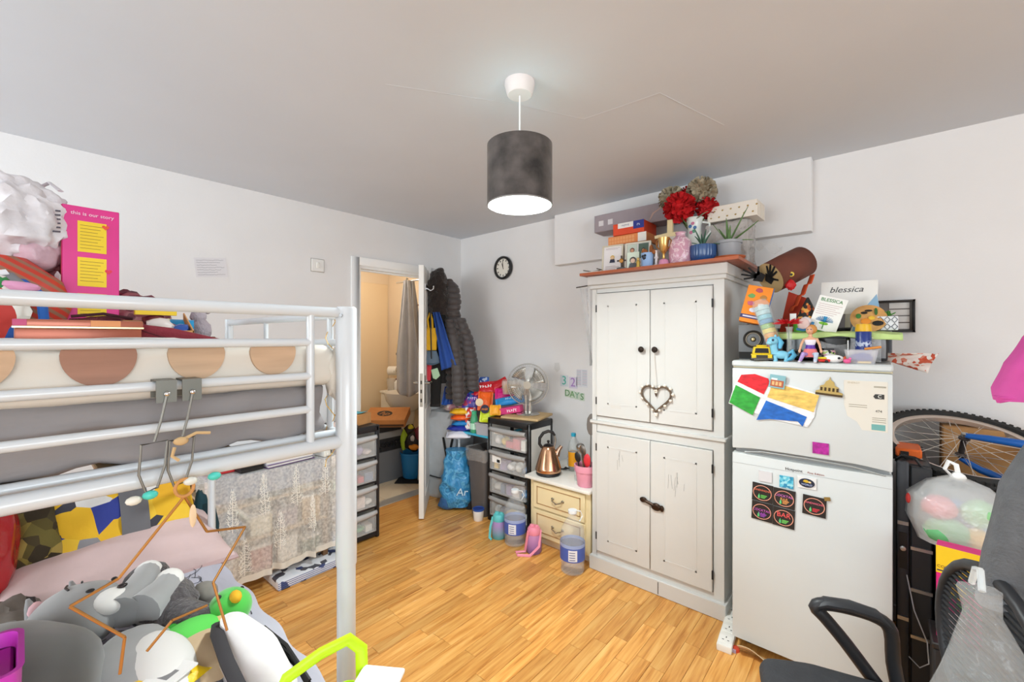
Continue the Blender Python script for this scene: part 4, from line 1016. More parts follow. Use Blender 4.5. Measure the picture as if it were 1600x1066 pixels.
packet('snack_packet', 'red foil packet with a torn pointed corner on the heap', (.70, -.20, 1.02), (1.0, -.5, V), .14, .08, .04, mat('c21f28', .3, bump=.5, bscale=30))
packet('snack_packet', 'orange foil packet with a pale circle beside the purple multipack', (.655, -.32, .885), (1.15, .05, V), .11, .17, .055, ORG)
o_ = tag(ob('round_biscuit', disc(nb(), (0, 0, 0), .032, 'Y', 20, h=.012), mat('f0d9b8', .6), loc=(.64, -.375, .88), rot=(0, 0, V)), 'round pale sweet pressed against the orange packet', 'sweet')
packet('snack_packet', 'magenta foil packet behind the blue pouch', (.775, -.20, .945), (1.0, 0, V), .16, .11, .05, PNK)
packet('snack_packet', 'long bright blue pouch lying under the popcorn tub', (.885, -.27, .905), (.6, -.15, V), .22, .085, .055, mat('2a90d2', .3, var=.2, scale=18, bump=.5, bscale=30), 5, 'dff2ff', .022)
o_ = thing('pink_carton', 'pink carton with white print lying beside the fan', 'box', (.945, -.335, .845), V - .35); ob('carton', box(nb(), -.10, .10, -.04, .04, -.025, .025), mat('cf2f72', .45), o_, bev=.002, rot=(0, -.2, 0)); marks(o_, Tr(.03, -.0415, .005) @ Ry(-.2) @ FY, 5, .028, 'ffe6f0')
packet('snack_packet', 'lime green packet with an orange badge at the edge of the drawer tower', (.80, -.43, .80), (1.1, .1, V), .12, .13, .05, mat('c8d92a', .35, bump=.4, bscale=30))
o_ = tag(ob('candy_badge', lathe(nb(), [(.034, -.004), (.034, .004)], 24, M=Rx(PI / 2)), mat('1d2440', .4), loc=(.80, -.472, .853), rot=(0, 0, V)), 'dark round tin with an orange print against the lime packet', 'tin'); marks(o_, Tr(0, -.005, 0) @ FY, 4, .02, 'f08a2a')
packet('snack_packet', 'amber foil packet next to the dark round tin', (.865, -.42, .845), (1.1, 0, V), .07, .09, .04, mat('f2a62a', .35, bump=.4, bscale=30))
pc = thing('popcorn_tub', 'clear tub of caramel popcorn on top of the food heap', 'tub', (.865, -.19, .955), V)
b = nb(); ringloft(b, [rrect(.19, .13, .03, 0), rrect(.21, .15, .03, .085), rrect(.20, .14, .03, .11)]); ob('tub', b, film('e6e0d4', .35, .1), pc)
b = nb()
for k in range(60): blob(b, (R_.uniform(-.08, .08), R_.uniform(-.055, .055), R_.uniform(.02, .07)), (.018, .018, .016), 1, .3, 3, k)
ob('popcorn', b, mat('d9a452', .6, var=.2, scale=60), pc)['kind'] = 'stuff'
packet('snack_packet', 'blue and white nappy pack standing on the grey storage bag', (.30, -.40, .90), (1.25, .15, V), .11, .17, .08, patchwork(['2254b4', '1f4da8', '2a62c4', '2254b4', 'dfe6f0'], 14, .35), 4, 'ffffff', .03)
packet('snack_packet', 'pale clear bag of pink sweets on the grey storage bag', (.33, -.37, .815), (.3, 0, V), .17, .12, .09, patchwork(['d9bfc0', 'c98f9a', 'e0d4cc', 'b8a49c'], 25, .35), group='food packets in the corner')
packet('snack_packet', 'dusky pink bag slumped between the heap and the coats', (.42, -.36, .83), (.8, 0, V), .10, .13, .08, mat('d08a98', .5, var=.15, scale=20))
packet('snack_packet', 'small blue patterned packet at the foot of the puffer coat', (.52, -.22, 1.03), (1.0, 0, V), .10, .10, .05, patchwork(['3a6ac0', '2a4f9c', 'c9d4e8', '3a6ac0'], 40, .4))

# ------------------------------------------------------------------ coats hanging on the open door
hk = thing('door_hooks', 'chrome over-door hook rail on the open door', 'hook rail', hinge, da)
ob('strip', box(nb(), .10, .55, .021, .027, 1.80, 1.85), CHROME, hk)
for x_ in (.16, .32, .48):
    ob('hook', tube(nb(), [(x_, .027, 1.82), (x_, .06, 1.80), (x_, .08, 1.815), (x_, .082, 1.84)], .005, 8), CHROME, hk)
    ob('over_door_strap', tube(nb(), [(x_, .024, 1.83), (x_, .024, 1.99), (x_, -.024, 1.99), (x_, -.024, 1.93)], .005, 6, flat=.4), CHROME, hk)
CO = (.389, -.486, 0)
k_ = .00546
def lx(u): return (u - 700) * k_
def lz(v): return 1.418 + (528 - v) * k_
FUR = mat('2b2320', .95, var=.5, scale=40, bump=1.0, bscale=90, sheen=.4)
fc = thing('fur_hood_coat', 'dark brown coat with a furry hood hanging on the open door', 'coat', CO, V)
b = nb(); loft(b, interp([(lx(683), .0, lz(492), .075, .05), (lx(682), .0, lz(470), .085, .06), (lx(680), 0, lz(445), .08, .06), (lx(683), .01, lz(425), .055, .05), (lx(686), .01, lz(419), .02, .02)], 5), 30, .35, 26, 2); ob('fur_trim', b, FUR, fc)
b = nb(); loft(b, interp([(lx(680), .06, lz(600), .08, .04), (lx(680), .06, lz(540), .09, .05), (lx(682), .06, lz(490), .09, .05), (lx(684), .05, lz(440), .06, .05)], 4), 24, .1, 10, 3, fold=.05); ob('coat_body', b, mat('1f1c1c', .8), fc)
PUF = mat('474140', .55, var=.15, scale=12, bump=.35, bscale=30, sheen=.3)
pf = thing('puffer_coat', 'charcoal quilted puffer coat hanging from the open door', 'coat', CO, V)
def quilt(bm, secs, per, n=28, seed=0, depth=.085, mi=0):
    s2 = interp(secs, 26)
    out = []; acc = 0
    for i, s_ in enumerate(s2):
        ph = abs(math.sin(PI * (s_[2]) / per)); kk = 1 - depth * (1 - ph) ** 2 * 2
        out.append((s_[0], s_[1], s_[2], s_[3] * kk, s_[4] * kk))
    return loft(bm, out, n, .06, 14, seed, mi)
b = nb(); quilt(b, [(lx(704), .03, lz(489), .065, .06), (lx(707), .02, lz(470), .062, .06), (lx(705), .02, lz(448), .055, .05), (lx(700), .02, lz(436), .02, .02)], .05); ob('hood', b, PUF, pf)
b = nb(); quilt(b, [(lx(712), .06, lz(625), .105, .05), (lx(714), .06, lz(590), .12, .06), (lx(711), .06, lz(540), .105, .06), (lx(706), .05, lz(505), .085, .06), (lx(704), .04, lz(485), .06, .05)], .055, seed=2); ob('body', b, PUF, pf)
b = nb(); quilt(b, [(lx(741), .02, lz(612), .03, .035), (lx(737), .01, lz(608), .055, .045), (lx(735), .01, lz(570), .058, .05), (lx(728), .02, lz(530), .055, .05), (lx(716), .03, lz(497), .045, .045)], .05, seed=3); ob('sleeve', b, PUF, pf)
b = nb(); quilt(b, [(lx(715), -.04, lz(633), .03, .03), (lx(715), -.04, lz(628), .05, .04), (lx(714), -.04, lz(580), .055, .05), (lx(706), -.02, lz(530), .05, .05), (lx(700), 0, lz(500), .04, .045)], .05, seed=4); ob('sleeve', b, PUF, pf)
bs = thing('blue_scarf', 'royal blue fleece cloth hanging beside the furry coat', 'scarf', CO, V)
b = nb(); sheet(b, lambda u, v: (lx(677 + 10 * u + v * (13 + 13 * u)) , -.07 + .012 * math.sin(u * 11) + .01 * noise.noise(Vector((u * 3, v * 4, 0))), lz(489 + v * 89 - u * v * 8)), 16, 24); ob('cloth', b, mat('2f55a4', .9, bump=.2, bscale=60), bs, solid=.008)
yb = thing('yellow_bag', 'yellow cloth bag with a black strap hanging from the open door', 'bag', CO, V)
b = nb(); loft(b, interp([(lx(673), -.075, lz(547), .05, .02), (lx(673), -.075, lz(530), .055, .028), (lx(673), -.07, lz(513), .045, .018)], 4), 20, .12, 20, 3); ob('pouch', b, mat('e8b321', .7, var=.1), yb)
b = nb(); tube(b, [(lx(671), -.09, lz(514)), (lx(669), -.08, lz(500)), (lx(672), -.06, lz(490))], .008, 6); tube(b, [(lx(677), -.09, lz(514)), (lx(676), -.08, lz(500)), (lx(672), -.06, lz(490))], .008, 6); ob('handle', b, mat('e8b321', .7), yb)
ob('strap', tube(nb(), [(lx(674), -.102, lz(488)), (lx(675), -.108, lz(520)), (lx(676), -.108, lz(560))], .005, 6, flat=.4), BLACK, yb)
o_ = thing('baseball_cap', 'grey-blue baseball cap hanging under the yellow bag', 'cap', CO, V); b = nb(); loft(b, interp([(lx(675), -.07, lz(567), .065, .03), (lx(675), -.07, lz(558), .06, .03), (lx(675), -.065, lz(548), .04, .02)], 3), 20); ob('crown', b, mat('66788a', .8), o_); b = nb(); sheet(b, lambda u, v: (lx(664 + 23 * u), -.08 - .03 * v, lz(566) - .02 * math.sin(PI * u) * v), 8, 3); ob('peak', b, mat('55687a', .8), o_, solid=.004)
o_ = thing('red_cloth', 'red cloth hanging under the cap on the door', 'cloth', CO, V); b = nb(); loft(b, interp([(lx(669), -.06, lz(594), .022, .012), (lx(670), -.06, lz(580), .03, .015), (lx(672), -.06, lz(568), .025, .015)], 3), 16, .2, 20); ob('cloth', b, mat('cf3a48', .8), o_)
o_ = thing('mint_cloth', 'mint green cloth corner hanging beside the red cloth', 'cloth', CO, V); b = nb(); prism(b, [(lx(674), lz(577)), (lx(684), lz(574)), (lx(688), lz(586)), (lx(682), lz(592)), (lx(677), lz(590))], .012, M=Tr(0, -.075, 0)); ob('cloth', b, mat('b8dcb8', .8), o_, bev=.003)
o_ = thing('black_trousers', 'black trouser leg hanging below the mint cloth', 'trousers', CO, V); b = nb(); loft(b, interp([(lx(680), -.055, lz(633), .042, .02), (lx(681), -.055, lz(600), .045, .025), (lx(681), -.05, lz(560), .05, .025)], 4), 20, .1, 12, fold=.05); ob('leg_fabric', b, mat('171616', .85), o_); b = nb(); loft(b, [(lx(680), -.055, lz(634), .044, .022), (lx(680), -.055, lz(630), .044, .022)], 20); ob('hem', b, mat('232121', .85), o_)

# ------------------------------------------------------------------ washroom things
struct('trim_5', box(nb(), -1.5, -1.488, -.75, .125, .0, 2.08), mat('f2d8b0', .6), bev=.003)
CER = mat('f1ece2', .2)
bs_ = thing('wash_basin', 'white ceramic wash basin on a pedestal in the washroom', 'basin', (-.85, -.06, 0))
b = nb(); lathe(b, [(.10, .60), (.15, .63), (.21, .72), (.235, .80), (.24, .815), (.225, .815), (.18, .72), (.06, .67), (.0, .665)], 32, cap=False); ob('bowl', b, CER, bs_)
ob('pedestal', lathe(nb(), [(.09, 0), (.085, .05), (.065, .3), (.09, .62)], 20, (0, .02, 0)), CER, bs_)
ob('tap', tube(nb(), [(0, .17, .81), (0, .17, .90), (0, .12, .93), (0, .08, .91)], .011, 10), CHROME, bs_)
cs = thing('toilet_cistern', 'white boxed cistern beside the wash basin', 'cistern', (-1.22, .045, 0)); ob('box', box(nb(), -.14, .14, -.1, .1, 0, .76), mat('f2ece0', .4), cs, bev=.006); ob('lid', box(nb(), -.15, .15, -.11, .1, .76, .785), mat('f4efe6', .4), cs, bev=.004)
o_ = thing('tumbler_glass', 'clear tumbler standing on the white cistern', 'glass', (-1.20, -.01, .786)); ob('glass', lathe(nb(), [(.0, .004), (.048, .0), (.06, .15), (.057, .15), (.045, .006), (.0, .006)], 22, cap=False), film('e9e2d6', .35, .1), o_)
o_ = thing('pump_bottle', 'white pump bottle on the washroom cistern', 'bottle', (-1.11, .0, .786)); ob('body', lathe(nb(), [(.028, 0), (.03, .004), (.03, .11), (.014, .125), (.012, .14)], 18), GLOSSW, o_); ob('cap', lathe(nb(), [(.016, .14), (.016, .155), (.0, .156)], 14), mat('6a4a4a', .4), o_)
o_ = thing('amber_bottle', 'amber toiletry bottle behind the hanging towel', 'bottle', (-.99, .085, .816)); ob('body', lathe(nb(), [(.035, 0), (.038, .005), (.038, .12), (.018, .15)], 18), mat('d98f2a', .3), o_); ob('cap', lathe(nb(), [(.019, .15), (.019, .18), (.0, .181)], 14), mat('c2701e', .4), o_)
o_.location = (-.99, .10, .786); ob('shelf_bracket', box(nb(), -.05, .05, -.05, .048, -.015, 0), CER, o_)
o_ = thing('toilet_roll', 'white toilet roll on a wall holder in the washroom', 'toilet roll', (-1.27, .06, 1.02)); ob('paper', lathe(nb(), [(.022, -.055), (.055, -.055), (.055, .055), (.022, .055), (.022, -.055)], 24, M=Rz(.5) @ Ry(PI / 2), cap=False), mat('f3eee4', .9), o_); ob('core', lathe(nb(), [(.0215, -.0555), (.0215, .0555)], 18, M=Rz(.5) @ Ry(PI / 2), cap=False), mat('6a5340', .9), o_); ob('holder', tube(nb(), [(-.06, 0.03, 0), (.06, -.03, 0), (.075, .0, 0), (.08, .088, 0)], .006, 8), CHROME, o_)
o_ = thing('washroom_socket', 'beige double pull-cord plate on the washroom wall', 'switch', (-1.23, .147, 1.22)); ob('plate', box(nb(), -.10, .09, -.008, 0, -.10, .12), mat('ead2a4', .5), o_, bev=.003)
for x_ in (-.05, .03): ob('round_pull', lathe(nb(), [(.022, 0), (.022, .02), (.012, .03), (.0, .031)], 16, M=Tr(x_, -.008, 0) @ Rx(PI / 2)), mat('6b5138', .5), o_)
o_ = thing('towel_rail', 'chrome towel bar fixed high in the washroom', 'rail', (0, 0, 0)); ob('bar', tube(nb(), [(-.104, -.33, 1.985), (-.62, -.33, 1.985)], .008, 10), CHROME, o_); ob('wall_flange', lathe(nb(), [(.025, 0), (.025, .008), (.01, .015)], 16, M=Tr(-.104, -.33, 1.985) @ Ry(-PI / 2)), CHROME, o_)
tl = thing('grey_towel', 'long grey towel hanging from the washroom rail', 'towel', (-.42, -.34, 0), V)
def twl(u, v):
    w = .028 + .085 * min(1, v * 1.5) if v < .75 else .1135
    z = 1.99 - 1.10 * v - (.06 * math.sin(u * PI) * max(0, v - .8) * 5)
    return ((u - .5) * 2 * w + .012 * v, -.03 + .022 * math.sin(u * 15 + v * 2) * (.3 + v), z)
ob('front_fold', sheet(nb(), twl, 30, 30), mat('b6b4b4', .95, var=.08, scale=8, bump=.3, bscale=80), tl, solid=.008)
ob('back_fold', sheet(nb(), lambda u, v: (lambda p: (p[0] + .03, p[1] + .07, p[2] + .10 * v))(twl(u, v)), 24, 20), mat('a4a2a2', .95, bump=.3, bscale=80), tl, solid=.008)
ob('peg', tube(nb(), [(0, -.03, 1.96), (0, -.03, 2.01), (0, .03, 2.01)], .006, 6), STEEL, tl)
o_ = thing('shower_caddy', 'small copper wire caddy with a blue bottle by the grey towel', 'caddy', (-.60, -.12, 1.66), V); ob('rack', box(nb(), -.06, .06, -.05, .05, .10, .112), mat('b5763a', .4, .6), o_); ob('bottle', lathe(nb(), [(.03, 0), (.03, .07), (.0, .072)], 16), mat('2a5a8c', .4), o_); ob('wire_hook', tube(nb(), [(0, .0, .11), (0, .0, .33), (.02, -.18, .33)], .004, 6), CHROME, o_)
o_ = thing('laundry_unit', 'dark grey open unit under the cardboard box in the washroom', 'unit', (0, 0, 0))
ob('side_panel', box(nb(), -.515, -.50, -.74, -.34, 0, .30), mat('6a6c70', .6), o_); ob('body', box(nb(), -.95, -.516, -.74, -.34, 0, .56), mat('2a292b', .5), o_, bev=.004); ob('drawer_front', box(nb(), -.516, -.498, -.74, -.34, .43, .49), mat('8a8886', .5), o_)
b = nb(); r2 = random.Random(6)
for k in range(14): blob(b, (-.505, -.70 + k * .026, .36 + r2.uniform(-.03, .03)), (.02, .02, .02), 1, .3, 3, k)
ob('stuffed_laundry', b, mat('17171a', .8, var=.5, scale=50), o_)['kind'] = 'stuff'
hb = thing('cardboard_laptop_box', 'flat brown cardboard box with a round black logo in the washroom', 'box', (-.50, -.52, .60), rot=(.26, 0, V + .05))
ob('carton', box(nb(), -.20, .20, -.14, .16, 0, .075), mat('b5763f', .8, var=.06), hb, bev=.003); b = nb(); box(b, -.19, .19, -.146, -.139, .01, .03); ob('painted_slot_shade', b, mat('4a2f1a', .8), hb)  # dark brown strip on the carton front paints the shade of a slot
ob('logo', lathe(nb(), [(1, -.5), (1, .5)], 28, M=Tr(-.02, .01, .0755) @ Rz(-.25) @ Matrix.Diagonal((.075, .06, .001, 1))), mat('2c2019', .7), hb)
text('hp', .10, Tr(-.02, .01, .0765) @ Rz(-.25), mat('b5763f', .8), hb, shear=.3, extrude=.0003)
bk = thing('blue_bucket', 'bright blue bucket full of toys and cleaning things in the washroom', 'bucket', (-.42, -.27, .012), V)
ob('bucket', lathe(nb(), [(.095, 0), (.10, .004), (.125, .24), (.132, .245), (.13, .255), (.12, .25), (.095, .01), (.0, .008)], 28, cap=False), mat('1f7fc4', .4), bk)
for (c_, p, r_, sd) in (('a8c832', (-.09, -.02, .37), (.035, .03, .11), 1), ('1f1a1a', (.0, .0, .36), (.09, .07, .10), 2), ('e8932a', (.02, -.06, .31), (.05, .02, .03), 3), ('7a2a3a', (.06, .0, .42), (.05, .05, .09), 4), ('d8d032', (-.03, .02, .49), (.03, .03, .03), 5), ('3a2f2a', (-.05, .03, .44), (.06, .05, .08), 6), ('c9c9d0', (.01, -.07, .40), (.02, .02, .03), 7)):
    ob('bucket_item', blob(nb(), p, r_, 2, .3, 3, sd), mat(c_, .5), bk)
ob('mop_handle', tube(nb(), [(.085, -.14, .01), (.09, -.05, .55), (.095, -.02, .92)], .010, 8), mat('a9a9ab', .35, .7), bk)
o_ = tag(ob('floor_mat', box(nb(), -.14, .17, -.17, .10, .0025, .011), mat('1c1b1c', .9), bev=.003, loc=(-.40, -.29, 0), rot=V), 'black mat under the blue bucket on the tiles', 'mat')

# ------------------------------------------------------------------ drawer tower and lace-covered table by the left wall
dt = tower('drawer_tower', 'translucent white drawer tower between the doorway and the bunk bed', (.466, -1.392, 0), PI / 2, .385, .36, .80, 4, mat('232225', .4), film('f4f5f6', .20, .2), mat('b9b8b8', .35), 9)
o_ = thing('small_carton', 'open brown cardboard carton on the translucent drawer tower', 'box', (.30, -1.30, .80), .3); ob('carton', box(nb(), -.09, .09, -.07, .07, 0, .075), CARD, o_, bev=.002); ob('flap', box(nb(), -.09, .09, -.115, -.07, .07, .074), CARD, o_)
o_ = tag(ob('teal_paper', sheet(nb(), lambda u, v: (u * .14 - .07, v * .08 - .04, .004 * math.sin(u * 7)), 8, 4), mat('5fb3bd', .7), solid=.002, loc=(.31, -1.30, .882), rot=(0, 0, .5)), 'curled teal paper on the small carton', 'paper')
o_ = thing('tray_of_oddments', 'shallow dark tray of oddments on the translucent drawer tower', 'tray', (.39, -1.45, .80), 1.4); ob('tray', box(nb(), -.10, .10, -.05, .05, 0, .02), mat('4a4442', .6), o_, bev=.003); ob('pack', box(nb(), -.06, .0, -.03, .03, .02, .045), mat('d9c4bc', .6), o_); ob('pack', box(nb(), .02, .08, -.03, .02, .02, .035), mat('8a6a60', .6), o_)
lt = thing('lace_table', 'low shelf unit behind the lace cloth beside the left wall', 'table', (0, 0, 0))
LX0, LX1, LY0, LY1, LZ = .04, .54, -2.235, -1.60, .668
for x_ in (LX0 + .02, LX1 - .03):
    for y_ in (LY0 + .02, LY1 - .02): ob('leg', box(nb(), x_ - .015, x_ + .015, y_ - .015, y_ + .015, 0, LZ - .02), mat('7a5a3c', .6), lt)
ob('top', box(nb(), LX0, LX1, LY0, LY1, LZ - .02, LZ), mat('8b93a4', .7), lt, bev=.003)
for z in (.10, .30, .50): ob('shelf', box(nb(), LX0, LX1 - .01, LY0 + .01, LY1 - .01, z - .015, z), mat('b89b78', .6), lt)
ob('apron_cloth', box(nb(), LX1 - .002, LX1 + .002, LY0, LY1, LZ - .13, LZ), mat('7f8ba6', .8), lt)
r2 = random.Random(12)
for z0, n_, cs_ in ((.10, 4, (('c9b8a8', 'tan'), ('a85a5a', 'dull red'), ('e0dcd4', 'off-white'), ('6a7a6a', 'sage'))), (.30, 4, (('8a9ab4', 'slate blue'), ('d8d0b8', 'straw'), ('9a8a9a', 'mauve'), ('c2a070', 'ochre'))), (.50, 3, (('d4c4c0', 'blush'), ('7f94a0', 'steel blue'), ('e6dfc8', 'ivory')))):
    for k in range(n_):
        y_ = LY0 + .06 + k * (.56 / n_); w_ = .11
        t_ = r2.uniform(.07, .15); c_, cn_n = cs_[k]
        o_ = thing('stored_box', '%s storage box on the %s shelf behind the lace cloth' % (cn_n, {.10: 'lowest', .30: 'middle', .50: 'upper'}[z0]), 'box', (LX1 - .20, y_, z0 + .001), 0, 'stored boxes behind the lace')
        ob('body', box(nb(), -.16, .17, 0, w_, 0, t_), mat(c_, .7), o_, bev=.002); ob('lid', box(nb(), -.162, .172, -.002, w_ + .002, t_, t_ + .012), mat('e0dcd4' if k % 2 else c_, .7), o_, bev=.002)
lc = thing('lace_cloth', 'sheer white lace cloth draped over the low table', 'tablecloth', (0, 0, 0))
LACE = film('f6f2ea', .46, .7, var=.12, vscale=70)
def lace(u, v):
    y = -2.30 + .735 * u
    hem = .075 + .07 * noise.noise(Vector((u * 3.2, 7, 0))) + .04 * u - .03 * (1 - min(1, u * 4))
    if v < .25: return (.10 + (v / .25) * .455, y, LZ + .004)
    t = (v - .25) / .75
    z = LZ + .004 - t * (LZ - hem)
    fold = (.018 * math.sin(u * 34) + .012 * math.sin(u * 57 + 1)) * t + .03 * t
    return (.558 + fold, y + .02 * math.sin(u * 20) * t, z)
ob('cloth', sheet(nb(), lace, 90, 40), LACE, lc)
b = nb(); sheet(b, lambda u, v: (lambda p: (p[0] + .0015, p[1], p[2]))(lace(u, .955 + .045 * v)), 90, 2); ob('hem', b, film('f4efe4', .72, .7), lc)
EMB = mat('f6f2ea', .8)
def emb(u0, v0, s_):
    b = nb()
    rr = random.Random(int(u0 * 1000))
    for k in range(16):
        t = k / 15; v = v0 + t * s_ * .22
        for sg in (-1, 1):
            w = s_ * (.010 + .034 * t ** .7) * rr.uniform(.5, 1.05); vv = v + rr.uniform(-.004, .012)
            p = lace(u0, vv); q1 = lace(u0 + sg * w * .5, vv + .010 * s_); q2 = lace(u0 + sg * w, vv + rr.uniform(-.01, .03)); q3 = lace(u0 + sg * w * .9, vv - .016)
            tube(b, [(p[0] + .003, p[1], p[2]), (q1[0] + .003, q1[1], q1[2]), (q2[0] + .003, q2[1], q2[2])], .0014, 4); tube(b, [(q1[0] + .003, q1[1], q1[2]), (q3[0] + .003, q3[1], q3[2])], .0012, 4)
    p0, p1 = lace(u0, v0), lace(u0, v0 + s_ * .25); tube(b, [(p0[0] + .003, p0[1], p0[2]), (p1[0] + .003, p1[1], p1[2])], .002, 4)
    ob('embroidered_sprig', b, EMB, lc)
for (u0, v0, s_) in ((.42, .27, 1.2), (.66, .27, 1.2), (.90, .27, 1.1), (.22, .34, 1.1), (.55, .58, 1.1), (.78, .52, 1.1), (.30, .70, 1.0), (.12, .55, 1.0)): emb(u0, v0, s_)
def stackthing(name, label, cat, loc, rz, parts, group=None):
    o = thing(name, label, cat, loc, rz, group)
    for nm, args, m_ in parts: ob(nm, box(nb(), *args), m_, o, bev=.002)
    return o
TZ = LZ + .006
for k, (c_, lab) in enumerate((('6a3f7a', 'purple notebook at the bottom of the pile on the lace table'), ('cfc9d4', 'pale notebook in the middle of the pile on the lace table'), ('5a4a86', 'violet notebook on top of the pile on the lace table'))):
    stackthing('notebook', lab, 'notebook', (.455, -1.83, TZ + k * .0185), .1 - k * .06, [('pages', (-.075, .072, -.135, .13, .002, .015), mat('e6e2dc', .8)), ('cover', (-.078, .078, -.14, .14, .015, .018), mat(c_, .5)), ('back_cover', (-.078, .078, -.14, .14, 0, .002), mat(c_, .5))], 'notebooks on the lace table')
stackthing('black_case', 'flat black case beside the notebooks on the lace table', 'case', (.455, -2.04, TZ), .1, [('base', (-.07, .07, -.06, .06, 0, .02), BLACK), ('lid', (-.072, .072, -.062, .062, .021, .032), mat('262426', .4))])
stackthing('red_box', 'flat red box at the corner of the lace table', 'box', (.37, -2.15, TZ), .05, [('base', (-.10, .09, -.07, .06, 0, .03), mat('c22a2e', .5)), ('lid', (-.102, .092, -.072, .062, .03, .036), mat('d23438', .5))])
stackthing('white_adapter', 'white plastic adapter at the edge of the lace table', 'adapter', (.49, -1.63, TZ), .2, [('body', (-.06, .06, -.022, .022, 0, .035), mat('e4e2da', .5)), ('plug', (.06, .075, -.012, .012, .008, .026), mat('e4e2da', .5))])
nw = thing('patterned_bundle', 'flat bundle in black and white patterned paper under the lace hem', 'bundle', (.50, -1.70, 0), PI / 2 + .02)
ob('wrap', box(nb(), -.24, .22, -.13, .10, 0, .05), patchwork(['e9ebf0', 'e4e8ee', 'e9ebf0', 'dfe4ec', '3a4570', 'e9ebf0', 'e6e9f0', '50505a', 'e9ebf0'], 26, .6), nw, bev=.008, seg=2)
b = nb()
for k in range(4): box(b, -.242, .222, -.1315, -.13, .008 + k * .011, .011 + k * .011)
ob('page_edges', b, mat('4a5f9c', .7), nw)
o_ = thing('blue_slipper', 'dark blue slipper tip beside the patterned bundle', 'slipper', (.55, -1.535, 0), .3); ob('sole', blob(nb(), (0, 0, .012), (.05, .03, .012), 2), mat('2a3f78', .7), o_); ob('upper', blob(nb(), (-.01, 0, .028), (.035, .026, .018), 2), mat('2f4c94', .8), o_)

# ------------------------------------------------------------------ things on the lower bunk
def smooth_all(o): o.data.polygons.foreach_set('use_smooth', [True] * len(o.data.polygons)); return o
pl = thing('pink_pillow', 'pale pink pillow lying in front of the yellow print pillow', 'pillow', (.99, -2.63, .585), 0, 'pillows on the lower bunk', rot=(0, .30, .03))
ob('pillowcase', pillow_shape(nb(), .40, .66, .15, amp=.25, seed=2, n=26), mat('d4bab8', .9, var=.06, scale=6, bump=.5, bscale=12), pl)
b = nb(); box(b, .185, .215, -.33, .33, -.003, .003); ob('flap_hem', b, mat('bfa3a2', .9), pl)
YP = patchwork(['e6b422', 'edc235', '2c3a8c', 'e6b422', 'd9d6d2', '3b3a44', 'edc235', '27357c', 'e0a81e', '8b8a8e'], 12, .8, bump=.2)
pl = thing('yellow_print_pillow', 'yellow, navy and white print pillow leaning at the back of the lower bunk', 'pillow', (.875, -2.60, .735), 0, 'pillows on the lower bunk', rot=(0, 1.02, .05))
ob('pillowcase', pillow_shape(nb(), .34, .46, .14, amp=.25, seed=4, n=24), YP, pl)
b = nb(); sheet(b, lambda u, v: (lambda e: (-.15 + .30 * u, -.03 + .085 * v, .072 * e + .003))(max(0, 1 - ((-.15 + .30 * u) / .17) ** 2) ** .42 * max(0, 1 - ((-.03 + .085 * v) / .23) ** 2) ** .42), 12, 6); ob('grey_band', b, mat('6b6a6e', .8), pl)
pl = thing('patterned_pillow', 'brown and khaki animal pattern cushion at the bed corner', 'cushion', (.885, -2.865, .735), 0, 'pillows on the lower bunk', rot=(.2, .95, .2))
ob('cover', pillow_shape(nb(), .30, .18, .13, amp=.3, seed=8, n=18), patchwork(['5d5228', '8a7a3a', '3a3020', '6f6432', '4a4028', 'a08a48'], 24, .95, bump=.4), pl)
o_ = thing('red_foil_bag', 'shiny red foil bag at the edge of the lower bunk', 'bag', (1.0, -2.955, .53)); ob('sack', blob(nb(), (0, 0, .21), (.09, .075, .21), 4, .10, 2.2, 3), mat('c01822', .18, coat=.6, bump=.5, bscale=16), o_); ob('tied_neck', blob(nb(), (.01, .0, .42), (.03, .03, .04), 2, .3), mat('a8141e', .25), o_)
o_ = thing('teal_jumper', 'dark teal folded jumper beside the pillow end', 'jumper', (.85, -2.345, .43)); ob('fold', blob(nb(), (0, 0, .14), (.05, .035, .15), 3, .25, 3, 2), mat('1f3f48', .95, bump=.5, bscale=30), o_); ob('sleeve', tube(nb(), [(.02, .02, .24), (.06, .03, .15), (.05, .03, .02)], .025, 8), mat('1c3840', .95), o_)
o_ = thing('red_jumper', 'maroon cloth tucked under the pink pillow end', 'cloth', (.93, -2.345, .44)); ob('fold', blob(nb(), (0, 0, .06), (.06, .03, .05), 3, .3, 3, 5), mat('6a1f2c', .95), o_)
# grey and white cat toy
CATG = mat('9a9a9a', .95, var=.06, scale=10, sheen=.5); CATW = mat('e6e4e0', .95, sheen=.4)
ct = thing('cat_soft_toy', 'large grey and white cat soft toy lying on the lower bunk', 'soft toy', (1.56, -2.74, .53), 0)
b = nb(); loft(b, interp([(.34, .05, .03, .06, .05), (.28, .04, .06, .12, .10), (.16, .02, .07, .13, .11), (.02, -.01, .08, .10, .09), (-.06, -.02, .09, .07, .07)], 4), 24); 
b.free(); b = nb(); blob(b, (.22, .06, .05), (.21, .11, .06), 4, .06, 2, 1); ob('body', b, CATG, ct)
ob('belly', blob(nb(), (.25, .085, .068), (.15, .075, .05), 4), CATW, ct)
hd = ob('head', blob(nb(), (-.10, -.03, .10), (.10, .105, .085), 4, .04, 2, 2), CATG, ct)
ob('muzzle', blob(nb(), (-.045, .03, .138), (.042, .048, .034), 3), CATW, hd)
ob('nose', blob(nb(), (-.045, .055, .172), (.009, .012, .006), 2), mat('2a2222', .4), hd)
